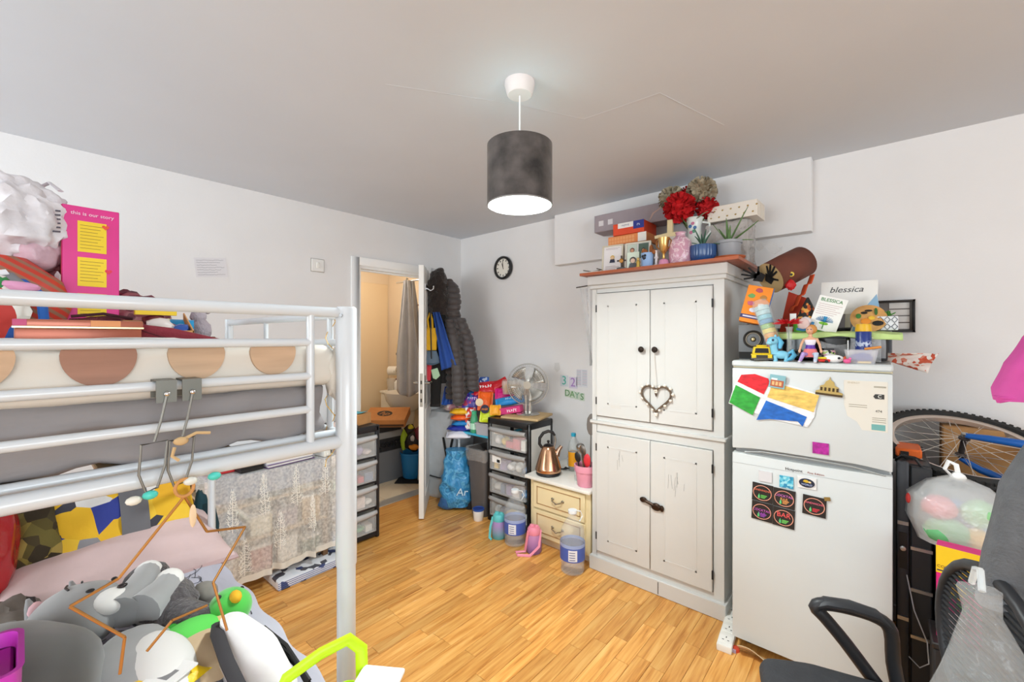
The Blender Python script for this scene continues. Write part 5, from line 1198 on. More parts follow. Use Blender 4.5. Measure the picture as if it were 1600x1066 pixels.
for (p, rz_) in (((-.155, -.115, .13), .4), ((-.19, -.03, .13), .2)):
    e_ = ob('ear', loft(nb(), [(p[0], p[1], p[2] - .03, .03, .016), (p[0] - .01, p[1] - .005, p[2] + .01, .022, .012), (p[0] - .016, p[1] - .01, p[2] + .035, .004, .004)], 14), CATG, hd); ob('inner_ear', blob(nb(), (p[0] + .010, p[1] + .006, p[2] + .006), (.014, .018, .026), 2), mat('e0b4b8', .9), e_)
b = nb(); tube(b, [(-.155, -.05, .175), (-.125, -.055, .182), (-.10, -.05, .183)], .003, 5); tube(b, [(-.15, -.02, .176), (-.125, -.022, .184)], .003, 5); ob('whisker_marks', b, BLACK, hd)
ob('eye', blob(nb(), (-.065, -.01, .178), (.008, .010, .005), 2), BLACK, hd); ob('eye', blob(nb(), (-.11, .045, .172), (.008, .008, .005), 2), BLACK, hd)
for pts in ([(-.01, .05, .11), (-.09, .10, .13), (-.20, .135, .12)], [(.02, .09, .11), (-.03, .145, .12), (-.065, .165, .13)]):
    a_ = ob('paw_arm', tube(nb(), pts, [.05, .042, .034], 14), CATG, ct); ob('paw', blob(nb(), pts[-1], (.04, .038, .036), 3), CATW, a_)
ob('leg_fabric', loft(nb(), interp([(.22, -.02, .02, .06, .06), (.30, -.01, .05, .06, .06), (.36, .0, .06, .04, .04)], 3), 16), CATG, ct)
# dark plush
DG = mat('4d484a', .98, var=.3, scale=30, bump=.9, bscale=80, sheen=.5)
dk = thing('dark_furry_toy', 'dark grey furry soft toy beside the grey cat', 'soft toy', (1.50, -2.575, .53))
ob('body', blob(nb(), (.0, -.01, .065), (.12, .08, .07), 4, .12, 3, 3), DG, dk); ob('head', blob(nb(), (-.15, -.03, .08), (.07, .065, .065), 3, .12, 3, 5), DG, dk)
ob('tail', tube(nb(), [(.08, .0, .06), (.17, .04, .05), (.20, .10, .05), (.16, .15, .06)], [.05, .055, .045, .03], 12), DG, dk); ob('paw', blob(nb(), (-.03, .10, .04), (.05, .035, .03), 3, .1), mat('8f8b84', .95), dk)
# green bird toy
GR = mat('4fc24a', .9, var=.08, scale=10, sheen=.5)
gt = thing('green_bird_toy', 'bright green parrot soft toy near the duvet edge', 'soft toy', (1.70, -2.515, .535), 0)
ob('body', loft(nb(), interp([(.055, -.13, .03, .03, .03), (.03, -.09, .05, .055, .045), (.01, -.03, .055, .06, .05), (-.005, .02, .06, .05, .045)], 4), 20, M=None), GR, gt); 
ob('belly', blob(nb(), (.02, -.05, .05), (.055, .085, .045), 3), mat('63d45c', .9), gt)
gh = ob('head', blob(nb(), (-.01, .05, .07), (.06, .058, .055), 3), GR, gt); ob('beak', blob(nb(), (.025, .055, .115), (.022, .016, .018), 2), mat('e6b021', .7), gh)
ob('eye', blob(nb(), (-.02, .085, .11), (.006, .006, .006), 2), BLACK, gh); ob('eye', blob(nb(), (.0, .02, .12), (.006, .006, .006), 2), BLACK, gh)
ob('wing', blob(nb(), (-.045, -.04, .05), (.025, .07, .025), 3), mat('3fae3c', .9), gt); ob('wing', blob(nb(), (.075, .015, .035), (.025, .05, .025), 3), mat('3fae3c', .9), gt)
ob('foot', blob(nb(), (.06, -.14, .02), (.018, .02, .018), 2), mat('57cc50', .9), gt)
# beige paper bag, striped bag, yellow packet, big grey cushion, pink box
o_ = thing('beige_paper_bag', 'crumpled beige paper bag between the soft toys and the striped bag', 'bag', (1.77, -2.585, .53), .2); ob('paper', blob(nb(), (0, 0, .04), (.15, .10, .045), 3, .18, 2, 7), mat('cfb694', .85, bump=.3, bscale=20), o_); ob('mouth_fold', blob(nb(), (-.03, .09, .06), (.03, .03, .03), 2, .3, 3, 3), mat('e6c88a', .8), o_)
sbg = thing('striped_tote', 'white tote bag with a black edge and thin stripes on the duvet edge', 'bag', (1.91, -2.49, .53), .1)
ob('panel', loft(nb(), interp([(.06, .0, .0, .17, .05), (.05, .0, .05, .18, .06), (.02, .0, .10, .14, .05), (-.04, -.01, .135, .05, .03)], 4), 26, .05, 8, 2), mat('e9e7e6', .85, var=.03), sbg)
ob('black_edge', tube(nb(), [(-.12, -.02, .10), (-.03, -.055, .13), (.07, -.07, .11), (.2, -.07, .05)], .016, 8, flat=.4), mat('3b393c', .8), sbg)
for k in range(4):
    ob('stripe', tube(nb(), [(-.02 + .03 * k, .055 + .002 * k, .09 - k * .012), (.08 + .02 * k, .066, .075 - k * .012), (.2, .062, .04 - k * .008)], .0045, 6), BLACK, sbg)
yk = thing('yellow_packet', 'bright yellow packet with a white label on the lower bunk', 'packet', (1.90, -2.70, .60), .5); ob('pouch', pillow_shape(nb(), .16, .22, .06, amp=.3, seed=5, n=14), mat('f0c80e', .4, var=.1, scale=30, bump=.4, bscale=30), yk)
b = nb(); box(b, .0, .07, .0, .08, .028, .033); ob('label', b, mat('efeeec', .6), yk); b = nb(); box(b, .015, .05, .02, .05, .033, .0335); ob('label_print', b, mat('8a8a8c', .6), yk)
gcu = thing('grey_round_cushion', 'large dark grey velvet cushion at the near corner of the lower bunk', 'cushion', (1.72, -2.93, .53), 0); ob('cover', blob(nb(), (0, 0, .09), (.26, .19, .13), 4, .05, 1.5, 3), mat('555553', .95, var=.12, scale=6, sheen=.6), gcu); ob('seam', tube(nb(), [(.262 * math.cos(a * PI / 16), .192 * math.sin(a * PI / 16), .085) for a in range(32)], .005, 6, closed=True), mat('4a4a48', .95), gcu)
o_ = thing('brown_jacket', 'grey-brown crumpled jacket behind the round cushion', 'jacket', (1.27, -2.90, .525), .3); ob('cloth', blob(nb(), (0, 0, .05), (.17, .09, .06), 4, .3, 2.4, 9), mat('736b63', .9, bump=.4, bscale=14), o_); ob('zip', tube(nb(), [(-.10, .05, .085), (-.03, .06, .10), (.05, .04, .10)], .005, 6), BLACK, o_)
o_ = thing('navy_shirt', 'navy and pale blue shirt corner at the bed end', 'shirt', (.95, -2.935, .53)); ob('cloth', blob(nb(), (0, 0, .05), (.07, .05, .06), 3, .3, 3, 2), stripes('27405c', '9db3c4', 30, 0), o_); ob('collar', blob(nb(), (.04, .03, .09), (.025, .02, .015), 2, .3), mat('2f4c6a', .9), o_)
o_ = thing('magenta_box', 'magenta plastic tray hooked on the bunk edge', 'tray', (2.06, -2.935, .53)); b = nb(); ringloft(b, [rrect(.14, .10, .02, 0), rrect(.16, .12, .025, .355), rrect(.165, .125, .025, .36), rrect(.15, .11, .02, .36), rrect(.145, .105, .02, .335)], cap=True); ob('tub', b, mat('d13fc4', .4), o_); b = nb(); box(b, -.07, .07, -.05, .05, .30, .335); ob('inner_tray', b, mat('b833ad', .4), o_, bev=.004)
o_ = thing('printed_scarf', 'cream scarf with yellow print at the duvet edge', 'scarf', (2.035, -2.475, .525), .3); ob('cloth', blob(nb(), (0, 0, .02), (.09, .05, .03), 3, .3, 2.5, 6), patchwork(['e9e4d4', 'e9e4d4', 'd9c23a', 'efece2', 'b8b4a8'], 26, .9), o_); ob('fringe', blob(nb(), (-.08, .02, .015), (.03, .02, .015), 2, .4), mat('d9d4c4', .9), o_)

# ------------------------------------------------------------------ hooks and copper wire hanger on the guard rail
def overhook(label, y, lean, twine):
    o = thing('rail_hook', label, 'hook', (2.155, y, 1.328))
    b = nb(); prism(b, [(-.016, -.002), (-.016, .0125), (.034, .0125), (.034, -.028), (.031, -.028), (.031, .0095), (-.0125, .0095), (-.0125, -.022), (-.016, -.022)], .030, M=Rz(0)); ob('clip', b, mat('6e6e68', .45, .8), o)
    ob('stud', blob(nb(), (.038, 0, -.012), (.004, .005, .005), 2), CHROME, o)
    y1 = lean
    W = mat('85837d', .4, .9)
    ob('shank', tube(nb(), [(.038, 0, -.012), (.038, y1 * .5, -.06), (.038, y1, -.095)], .0022, 8), W, o)
    ob('wire_loop', tube(nb(), [(.038, y1 - .018, -.098), (.038, y1 + .018, -.096), (.038, y1 + .015, -.14), (.038, y1 + .004, -.178), (.038, y1 - .012, -.182), (.038, y1 - .021, -.15)], .0022, 8, closed=True), W, o)
    return o, y1
h1, l1 = overhook('steel over-rail hook nearer the pillow end with a cream and a turquoise bead', -2.703, -.018, False)
h2, l2 = overhook('steel over-rail hook tied with twine beside the other', -2.665, -.016, True)
for o, y1, cs_ in ((h1, l1, (('e4e0d4', -.028, -.192), ('4fcabb', -.006, -.188))), (h2, l2, (('dcdcd2', .012, -.178), ('4fcabb', .05, -.178)))):
    for c_, dy, dz in cs_: ob('bead', blob(nb(), (.04, y1 + dy, dz), (.008, .0115, .008), 2), mat(c_, .35), o)
ob('twine', tube(nb(), [(.042, l2 - .012, -.11), (.044, l2 - .016, -.125), (.044, l2 - .006, -.135)], .003, 6), mat('c9a97c', .9), h2); ob('twine_bow', tube(nb(), [(.042, l2, -.098), (.046, l2 + .02, -.088), (.044, l2 + .042, -.092)], .003, 6), mat('c9a97c', .9), h2); ob('twine_knot', blob(nb(), (.044, l2 - .003, -.10), (.006, .012, .008), 2), mat('c9a97c', .9), h2)
GW = mat('c08a4e', .35, .8)
gw = thing('copper_wire_hanger', 'hanging copper wire geometric frame below the rail hooks', 'hanger', (2.195, -2.678, 1.14))
ob('ring', tube(nb(), [(0, .014 * math.cos(a * PI / 8), .016 * math.sin(a * PI / 8)) for a in range(16)], .003, 8, closed=True), mat('c98f52', .5), gw)
A = {k: Vector(v) for k, v in dict(r=(0, 0, -.016), a=(.0, -.090, -.130), b=(.005, -.148, -.148), c=(.03, -.086, -.218), d=(.03, -.092, -.275), e=(-.03, .042, -.105), f=(-.04, .112, -.122), g=(-.02, .050, -.205), h=(.0, .068, -.30), i=(.01, -.055, -.268), j=(.01, -.02, -.232), l=(.0, .035, -.235)).items()}
for s_ in ('ra', 'ab', 'bc', 'cd', 're', 'ef', 'fg', 'gh', 'ij', 'jl'):
    ob('wire', tube(nb(), [A[s_[0]], A[s_[1]]], .0024, 8), GW, gw)
ob('feather_tag', blob(nb(), (.004, .012, -.055), (.003, .006, .022), 2), mat('e6c9a4', .8), gw)

# ------------------------------------------------------------------ things on the upper bunk
Z2 = 1.406
sbx = thing('pink_story_box', 'tall hot pink carton with yellow text panels on the upper bunk', 'box', (1.50, -2.745, Z2))
PKB = mat('dd2385', .4, var=.05, scale=8)
ob('carton', box(nb(), -.09, .0, -.06, .055, 0, .375), [PKB], sbx, bev=.0015); ob('side_face', box(nb(), -.0895, -.0005, -.0612, -.0600, .002, .373), mat('b81f3a', .5), sbx)
text('this is our story', .0135, Tr(.0012, .0, .355) @ FX, mat('f4d8e8', .5), sbx)
for z0, z1 in ((.25, .335), (.155, .235), (.07, .135)):
    pn = ob('text_panel', box(nb(), .0, .0015, -.03, .028, z0, z1), mat('f2cf1f', .5), sbx)
    b = nb()
    for k in range(int((z1 - z0) / .009) - 1): box(b, .0015, .0019, -.025, .022 - (k % 3) * .006, z1 - .012 - k * .009, z1 - .0105 - k * .009)
    ob('text_lines', b, mat('a8862a', .6), pn)
def heart(cx, cz, s_, c_):
    pts = [(s_ * .06 * 16 * math.sin(t * PI / 10) ** 3, s_ * .06 * (13 * math.cos(t * PI / 10) - 5 * math.cos(2 * t * PI / 10) - 2 * math.cos(3 * t * PI / 10) - math.cos(4 * t * PI / 10))) for t in range(20)]
    ob('heart_print', prism(nb(), pts, .001, M=Tr(.0022, cx, cz) @ Rz(PI / 2)), mat(c_, .5), sbx)
heart(.026, .325, .008, 'e8502a'); heart(.032, .20, .008, 'e02a4a'); heart(-.036, .11, .007, 'f0b0d0')
b = nb(); prism(b, [(.0, .0), (.006, .005), (.007, .12), (.0, .13), (-.006, .12), (-.006, .005)], .003, M=Tr(.006, -.068, .06) @ Rz(.8)); ob('plastic_sword', b, film('d8d0d4', .7, .2), sbx)
pb = thing('white_carrier_bag', 'stuffed white carrier bag beside the pink story box', 'bag', (1.42, -2.895, 1.625)); ob('sack', blob(nb(), (0, 0, .10), (.13, .122, .12), 5, .16, 3.2, 4), mat('e6e1e4', .35, var=.10, scale=12, bump=.9, bscale=16), pb)
ob('pink_contents', blob(nb(), (.05, .045, .02), (.05, .048, .055), 4, .12, 2, 4), mat('cba8b2', .35, var=.25, scale=16, bump=.8, bscale=18), pb); ob('handle', tube(nb(), [(-.02, .04, .20), (.0, .07, .225), (.03, .09, .20)], .008, 6, flat=.4), mat('dcd6da', .4), pb)
b = nb()
for k in range(6): box(b, .0, .03, -.001, .001, -.002, .002, M=Tr(.088, .060, .075 + k * .011) @ Rz(1.1))
ob('small_print', b, mat('55505a', .6), pb)
stb = thing('red_striped_bag', 'red and brown diagonally striped gift bag under the carrier bag', 'bag', (1.52, -2.895, Z2)); b = nb(); loft(b, interp([(0, 0, 0, .07, .085), (0, 0, .10, .085, .11), (0, -.01, .16, .08, .10), (-.02, -.03, .215, .05, .06)], 4), 24, .08, 8, 1); ob('sack', b, stripes('c93a26', '9a6a52', 55, 2, .55, .5, .6), stb)
ob('blue_handle', tube(nb(), [(.08, .02, .15), (.10, .05, .12), (.10, .055, .06), (.09, .045, .01)], .016, 8, flat=.35), mat('2a64b8', .7), stb)
o_ = thing('grey_pouch', 'grey zip pouch lying on the striped gift bag', 'pouch', (1.585, -2.925, 1.555), 0, rot=(.3, .4, .2)); ob('pouch', pillow_shape(nb(), .13, .10, .04, n=12, amp=.2), mat('86868a', .7), o_); ob('tag', box(nb(), .0, .03, .01, .03, .018, .021), mat('e4e4e6', .6), o_)
o_ = thing('printed_toy_bag', 'white drawstring bag with blue and red print beside the striped bag', 'bag', (1.65, -2.94, Z2)); ob('sack', blob(nb(), (0, 0, .075), (.055, .075, .085), 4, .15, 2.2, 5), patchwork(['e9e4dc', 'ece8e0', '2456a8', 'e9e4dc', 'c23a34', 'ece8e0', '2f8a4a'], 16, .7), o_); ob('pink_ribbon', blob(nb(), (.02, .06, .13), (.02, .035, .012), 2, .3), mat('e4a0c4', .5), o_)
o_ = thing('maroon_box', 'dark red box standing behind the striped bag', 'box', (1.40, -2.855, Z2)); ob('body', box(nb(), -.05, .04, -.05, .05, 0, .20), mat('8a1f26', .5), o_, bev=.002); ob('lid', box(nb(), -.052, .042, -.052, .052, .20, .215), mat('9a2730', .5), o_)
tn = thing('chocolate_tin', 'rectangular brown and gold tin at the front of the upper bunk', 'tin', (1.965, -2.80, Z2), .0)
ob('base', box(nb(), -.055, .045, -.085, .088, 0, .030), mat('9c5540', .3, .35, var=.15, scale=10), tn, bev=.003, seg=2); ob('lid', box(nb(), -.057, .047, -.087, .090, .030, .046), mat('a8604a', .3, .3), tn, bev=.003, seg=2)
ob('gold_band', box(nb(), .0445, .0482, -.0875, .0905, .030, .033), mat('e0cf9a', .3, .5), tn); ob('magenta_patch', box(nb(), .0475, .0482, -.087, -.07, .034, .0455), mat('c2306a', .4), tn); ob('orange_patch', box(nb(), .0475, .0482, .012, .055, .034, .0455), mat('d98a4a', .4), tn)
o_ = thing('tape_roll', 'grey and cream roll of tape beside the tin', 'tape', (2.03, -2.925, Z2 + .022), 0, rot=(0, PI / 2 - .2, 0)); ob('roll', lathe(nb(), [(.012, -.012), (.024, -.012), (.024, .012), (.012, .012), (.012, -.012)], 22, cap=False), mat('77757e', .6), o_); ob('core', lathe(nb(), [(.0118, -.0122), (.009, -.0122), (.009, .0122), (.0118, .0122)], 18, cap=False), mat('d9c9a8', .7), o_)
mv = thing('maroon_envelope_bag', 'flat maroon fabric bag with a pointed flap beside the tin', 'bag', (1.93, -2.655, Z2), 0); b = nb(); prism(b, [(-.07, .0), (.09, .0), (.098, .008), (.0, .034), (-.06, .042), (-.07, .03)], .09, M=Rz(PI / 2)); ob('body', b, mat('7c2430', .8, bump=.3, bscale=60), mv, bev=.006, seg=2); ob('seam', tube(nb(), [(.047, -.065, .032), (.048, -.02, .014), (.048, .0, .008)], .001, 5), mat('4a1219', .8), mv)
o_ = thing('maroon_pouch', 'textured maroon pouch leaning on the pink story box', 'pouch', (1.60, -2.735, Z2), 0, rot=(0, -.3, .1)); ob('pouch', blob(nb(), (0, 0, .035), (.045, .075, .035), 3, .15, 3, 3), mat('5f1f2c', .7, bump=.8, bscale=120), o_); ob('trim', tube(nb(), [(.03, -.06, .06), (.035, 0, .068), (.03, .06, .058)], .004, 6), mat('3f141d', .7), o_)
mr_ = thing('maroon_net_bag', 'maroon folded net bag behind the cardboard tray', 'bag', (1.42, -2.655, Z2)); ob('folds', blob(nb(), (0, 0, .075), (.06, .085, .075), 4, .25, 2.6, 4), patchwork(['6a2030', '54182a', '8a4a50', '611c2c', 'a87a74'], 9, .5, 'NOISE', bump=.4), mr_); ob('rim', tube(nb(), [(.02, -.08, .145), (.03, .0, .14), (.03, .075, .115), (.02, .10, .09)], .006, 6), mat('7a1a28', .6), mr_)
ctr = thing('cardboard_tray', 'open cardboard tray with wrapped sweets and a yellow card on the upper bunk', 'tray', (1.66, -2.63, Z2)); ob('floor_panel', box(nb(), -.05, .06, -.07, .07, 0, .003), CARD, ctr); ob('front_wall', box(nb(), .057, .06, -.07, .07, 0, .032), CARD, ctr); ob('back_wall', box(nb(), -.05, -.047, -.07, .07, 0, .06), CARD, ctr); ob('side_wall', prism(nb(), [(-.05, 0), (.06, 0), (.06, .032), (-.05, .085)], .003, M=Tr(0, .069, 0)), CARD, ctr); ob('loose_flap', box(nb(), -.02, .03, -.05, -.01, .04, .043, M=Rx(.5)), CARD, ctr)
for k, (c_, p) in enumerate((('6a1f30', (.0, -.03, .03)), ('8a3a4a', (.0, .02, .035)), ('5a1a2a', (-.02, .0, .055)), ('2a4f9c', (.02, .045, .03)), ('cfc4c0', (.035, .0, .045)))): ob('wrapped_sweet', blob(nb(), p, (.025, .03, .02), 2, .3, 3, k), mat(c_, .3), ctr)
ob('yellow_card', box(nb(), -.03, -.01, -.045, .045, .075, .088), mat('e4bf22', .5), ctr)
bc = thing('blue_cup', 'bright blue plastic cup lying behind the tray', 'cup', (1.60, -2.565, Z2 + .033), 0, rot=(PI / 2, 0, -.2)); ob('cup', lathe(nb(), [(.0, -.03), (.032, -.03), (.034, .03), (.03, .03), (.028, -.024), (.0, -.024)], 22, cap=False), mat('1f93cc', .3), bc); ob('rim', lathe(nb(), [(.034, .026), (.036, .03), (.034, .034), (.030, .03)], 22, cap=False), mat('d9cf98', .5), bc)
gp = thing('grey_knit_toy', 'small grey knitted toy at the far side of the upper bunk', 'soft toy', (1.52, -2.50, Z2)); ob('body', blob(nb(), (0, 0, .035), (.03, .03, .04), 3, .1, 4, 1), mat('9b9096', .98, bump=.8, bscale=90), gp); ob('head', blob(nb(), (0, -.005, .08), (.022, .022, .022), 3, .1, 4, 2), mat('a59aa0', .98, bump=.8, bscale=90), gp); ob('ear', blob(nb(), (.0, .02, .10), (.008, .01, .012), 2), mat('9b9096', .98), gp)
o_ = tag(ob('white_cloth', blob(nb(), (0, 0, .006), (.16, .19, .009), 4, .25, 3, 3), mat('dedcd8', .9, bump=.4, bscale=20), loc=(1.95, -2.76, 1.4035)), 'folded white towel under the brown tin', 'towel')
o_ = thing('hair_clip', 'tortoiseshell hair clip lying on the cream duvet', 'hair clip', (1.62, -2.49, Z2)); ob('clip_jaw', tube(nb(), [(-.02, 0, .002), (-.01, 0, .012), (.01, 0, .012), (.02, 0, .002)], .004, 6), mat('6a5a34', .4), o_); ob('clip_spring', tube(nb(), [(-.005, -.006, .01), (.005, .006, .01)], .003, 6), STEEL, o_)
# fairy-light wire wound on the end frame
fw_ = thing('fairy_light_wire', 'thin yellow fairy light wire wound on the bunk end frame', 'string lights', (2.085, -2.352, 0))
pts = [(.012 * math.cos(t * 1.1) * (1 + .4 * math.sin(t)), .004 + .012 * math.sin(t * 1.1), 1.475 - t * .0145) for t in range(28)]
ob('wire', tube(nb(), pts, .0010, 5), mat('d9a832', .5), fw_)
for k in range(0, 28, 5): ob('led', blob(nb(), pts[k], (.0025, .0025, .0025), 1), mat('f4e6a8', .4), fw_)
# lime caddy on a white hamper by the bed post
hm = thing('laundry_hamper', 'white plastic laundry hamper below the lime caddy', 'hamper', (2.40, -2.50, 0), .4); b = nb(); ringloft(b, [rrect(.22, .20, .04, 0), rrect(.26, .24, .04, .58), rrect(.27, .25, .04, .60), rrect(.25, .23, .04, .60), rrect(.2, .18, .03, .02)]); ob('basket', b, mat('e2e2e0', .5), hm)
ob('lid', box(nb(), -.137, .137, -.127, .127, .60, .618), mat('eeeeec', .45), hm, bev=.006, seg=2)
lmc = thing('lime_caddy', 'lime green plastic caddy with an arched handle beside the bed post', 'caddy', (2.325, -2.485, .619), 1.40); b = nb(); ringloft(b, [rrect(.15, .09, .02, 0), rrect(.17, .10, .025, .05), rrect(.165, .095, .02, .05), rrect(.14, .08, .02, .006)]); LIME = mat('c2e81a', .4); ob('tray', b, LIME, lmc)
ob('handle', tube(nb(), [(-.085, 0, .03), (-.083, 0, .10), (-.06, 0, .15), (.0, 0, .168), (.055, 0, .172), (.082, 0, .14), (.085, 0, .03)], .013, 10, flat=.5), LIME, lmc)
o_ = thing('white_lunch_tub', 'white plastic tub standing beside the lime caddy', 'tub', (2.40, -2.405, .619), .6); b = nb(); ringloft(b, [rrect(.07, .06, .015, 0), rrect(.085, .075, .02, .095)]); ob('tub', b, GLOSSW, o_); ob('lid', box(nb(), -.045, .045, -.04, .04, .095, .105), GLOSSW, o_, bev=.004, seg=2)

# ------------------------------------------------------------------ things on top of the white cupboard
WT = 1.813
def pframe(name, label, x, y, z, w, h, rz, m_, lean=-.12):
    o = thing(name, label, 'photo frame', (x, y, z), 0, 'framed pictures on the cupboard', rot=(lean, 0, rz))
    b = nb(); t = .009
    box(b, -w / 2, w / 2, -.008, .008, 0, t); box(b, -w / 2, w / 2, -.008, .008, h - t, h); box(b, -w / 2, -w / 2 + t, -.008, .008, t, h - t); box(b, w / 2 - t, w / 2, -.008, .008, t, h - t)
    ob('frame', b, m_, o, bev=.0015); ob('mount', box(nb(), -w / 2 + t, w / 2 - t, -.002, .004, t, h - t), mat('efe8e6', .7), o); ob('easel_back', prism(nb(), [(-.01, 0), (.01, 0), (.006, h * .8), (-.006, h * .8)], .004, M=Tr(0, .012, 0) @ Rx(-.35 if lean > -1 else 0)), mat('5a4a3a', .7), o)
    return o
def figprint(o, x, z, s_, hair, skin, top, bg=None, bw=0, bh=0):
    if bg: ob('photo', box(nb(), x - bw / 2, x + bw / 2, -.004, -.002, z - bh * .35, z + bh * .65), mat(bg, .5), o)
    ob('print_top', prism(nb(), [(x - s_, z - s_ * .7), (x + s_, z - s_ * .7), (x + s_ * .7, z + s_ * .5), (x - s_ * .7, z + s_ * .5)], .001, M=Tr(0, -.0046, 0)), mat(top, .5), o)
    ob('print_hair', disc(nb(), (x, -.0048, z + s_ * 1.15), s_ * .72, 'Y', 18), mat(hair, .5), o); ob('print_face', disc(nb(), (x, -.0056, z + s_ * 1.0), s_ * .52, 'Y', 16), mat(skin, .5), o)
p1 = pframe('picture_frame', 'cream framed certificate with a small drawn boy on the cupboard', 1.905, -.47, WT, .135, .185, .10, mat('d9cfb8', .5))
figprint(p1, 0, .085, .018, 'd9b23a', 'e6c2a0', '2a3048')
b = nb()
for k, z in enumerate((.165, .158, .05, .043, .036, .029)): box(b, -.045, .045 - (k % 3) * .012, -.0035, -.0025, z, z + .0018)
ob('print_lines', b, mat('b09a98', .6), p1)['kind'] = 'stuff'
p2 = pframe('picture_frame', 'white frame with two portraits on the cupboard', 2.062, -.45, WT, .155, .185, .10, mat('ece6d4', .5))
figprint(p2, -.035, .115, .020, '7a4a3a', 'd9a080', 'e6c860', 'cfd8c8', .06, .09); figprint(p2, .033, .115, .016, '3a3a34', 'c99a7a', '9aa87a', '5a6f62', .06, .09)
p3 = thing('portrait_print', 'small unframed drawing of a man with glasses on the cupboard', 'picture', (2.085, -.555, WT), .15, 'framed pictures on the cupboard'); ob('card', box(nb(), -.035, .035, -.001, .001, 0, .10), mat('d9e6d4', .6), p3); figprint(p3, 0, .024, .026, '4a3f3a', 'e0bfa8', '55565a')
cr = thing('crucifix', 'small dark standing crucifix on the cupboard', 'crucifix', (2.022, -.575, WT), .2); ob('cross', box(nb(), -.004, .004, -.004, .004, .015, .085), mat('3a2a1c', .5), cr); ob('arms', box(nb(), -.026, .026, -.004, .004, .052, .060), mat('3a2a1c', .5), cr); ob('figure', blob(nb(), (0, -.006, .055), (.012, .004, .014), 2), mat('b5803a', .4, .5), cr); ob('base', prism(nb(), [(-.028, 0), (.028, 0), (.022, .014), (.008, .016), (-.008, .016), (-.022, .014)], .03), mat('4a4a48', .4, .5), cr)
fg = thing('gold_figurine', 'tiny gold figurine beside the blue panda cup', 'figurine', (2.125, -.575, WT)); ob('body', lathe(nb(), [(.014, 0), (.015, .005), (.009, .02), (.012, .035), (.007, .045)], 14), mat('d6b25a', .35, .6), fg); ob('head', blob(nb(), (0, 0, .052), (.009, .009, .010), 2), mat('d9bb78', .4, .5), fg)
cpn = thing('panda_cup', 'light blue cup with a panda face on the cupboard', 'cup', (2.172, -.56, WT)); ob('cup', lathe(nb(), [(.03, 0), (.032, .004), (.034, .082), (.032, .082), (.029, .006), (.0, .006)], 24, cap=False), mat('93b3dc', .5), cpn)
for (a, z, r_) in ((-1.95, .062, .008), (-1.55, .064, .008), (-1.85, .052, .006), (-1.55, .05, .006), (-1.72, .044, .004)): ob('panda_spot', blob(nb(), (.0335 * math.cos(a), .0335 * math.sin(a), z), (r_, .003, r_), 2), mat('23252c', .5), cpn)
for (p, r_) in (((-.015, 0, .092), (.018, .016, .016)), ((.02, .01, .10), (.012, .012, .03)), ((.04, .0, .085), (.016, .014, .014))): ob('brown_toy', blob(nb(), p, r_, 2, .2), mat('9a5a2c', .7), cpn)
tr = thing('trophy_cup', 'gold trophy cup on a pink base', 'trophy', (2.272, -.575, WT)); ob('base', lathe(nb(), [(.028, 0), (.029, .01), (.022, .03), (.01, .036)], 20), mat('d890b0', .4), tr); ob('stem', lathe(nb(), [(.008, .034), (.006, .06), (.012, .07)], 12), mat('c99f5a', .25, .9), tr); ob('cup', lathe(nb(), [(.01, .068), (.02, .08), (.026, .12), (.032, .15), (.029, .15), (.022, .12), (.0, .08)], 24, cap=False), mat('d0a868', .25, .9), tr)
for sg in (-1, 1): ob('handle', tube(nb(), [(sg * .022, 0, .09), (sg * .038, 0, .105), (sg * .042, 0, .13), (sg * .03, 0, .145)], .004, 8), mat('a06a3a', .3, .8), tr)
o_ = thing('slim_white_vase', 'slim white candlestick beside the trophy', 'candlestick', (2.225, -.56, WT)); ob('stem', lathe(nb(), [(.02, 0), (.02, .006), (.008, .015), (.007, .08), (.012, .09), (.0, .091)], 16), mat('ece4e2', .4), o_); ob('collar', lathe(nb(), [(.012, .045), (.013, .05), (.012, .055)], 14), mat('d9cfcc', .4), o_)
o_ = thing('small_glass_jar', 'short clear glass jar behind the trophy', 'jar', (2.235, -.45, WT)); ob('jar', lathe(nb(), [(.035, 0), (.037, .005), (.037, .09), (.03, .1)], 20), film('e4ded8', .4, .1), o_); ob('lid', lathe(nb(), [(.032, .1), (.032, .115), (.0, .116)], 18), mat('cfa6a0', .5), o_)
pv = thing('pink_marbled_vase', 'pink marbled ceramic vase on the cupboard front edge', 'vase', (2.348, -.535, WT))
def marble():
    m, nt, p = newmat('pink_marble'); p.inputs['Roughness'].default_value = .18
    tc = nt.nodes.new('ShaderNodeTexCoord'); n = nt.nodes.new('ShaderNodeTexNoise'); n.inputs['Scale'].default_value = 16; n.inputs['Detail'].default_value = 3; n.inputs['Distortion'].default_value = 1.2
    nt.links.new(tc.outputs['Object'], n.inputs['Vector']); r = nt.nodes.new('ShaderNodeValToRGB'); e = r.color_ramp.elements
    e[0].position = .46; e[0].color = lin('cf9cb0'); e[1].position = .54; e[1].color = lin('cf9cb0'); q = e.new(.5); q.color = lin('f2dde2')
    nt.links.new(n.outputs['Fac'], r.inputs[0]); nt.links.new(r.outputs[0], p.inputs['Base Color']); return m
ob('vase', lathe(nb(), [(.052, 0), (.057, .006), (.060, .05), (.060, .10), (.052, .13), (.032, .148), (.024, .155), (.024, .168), (.028, .175), (.024, .176), (.02, .15), (.0, .1)], 32, cap=False), marble(), pv)
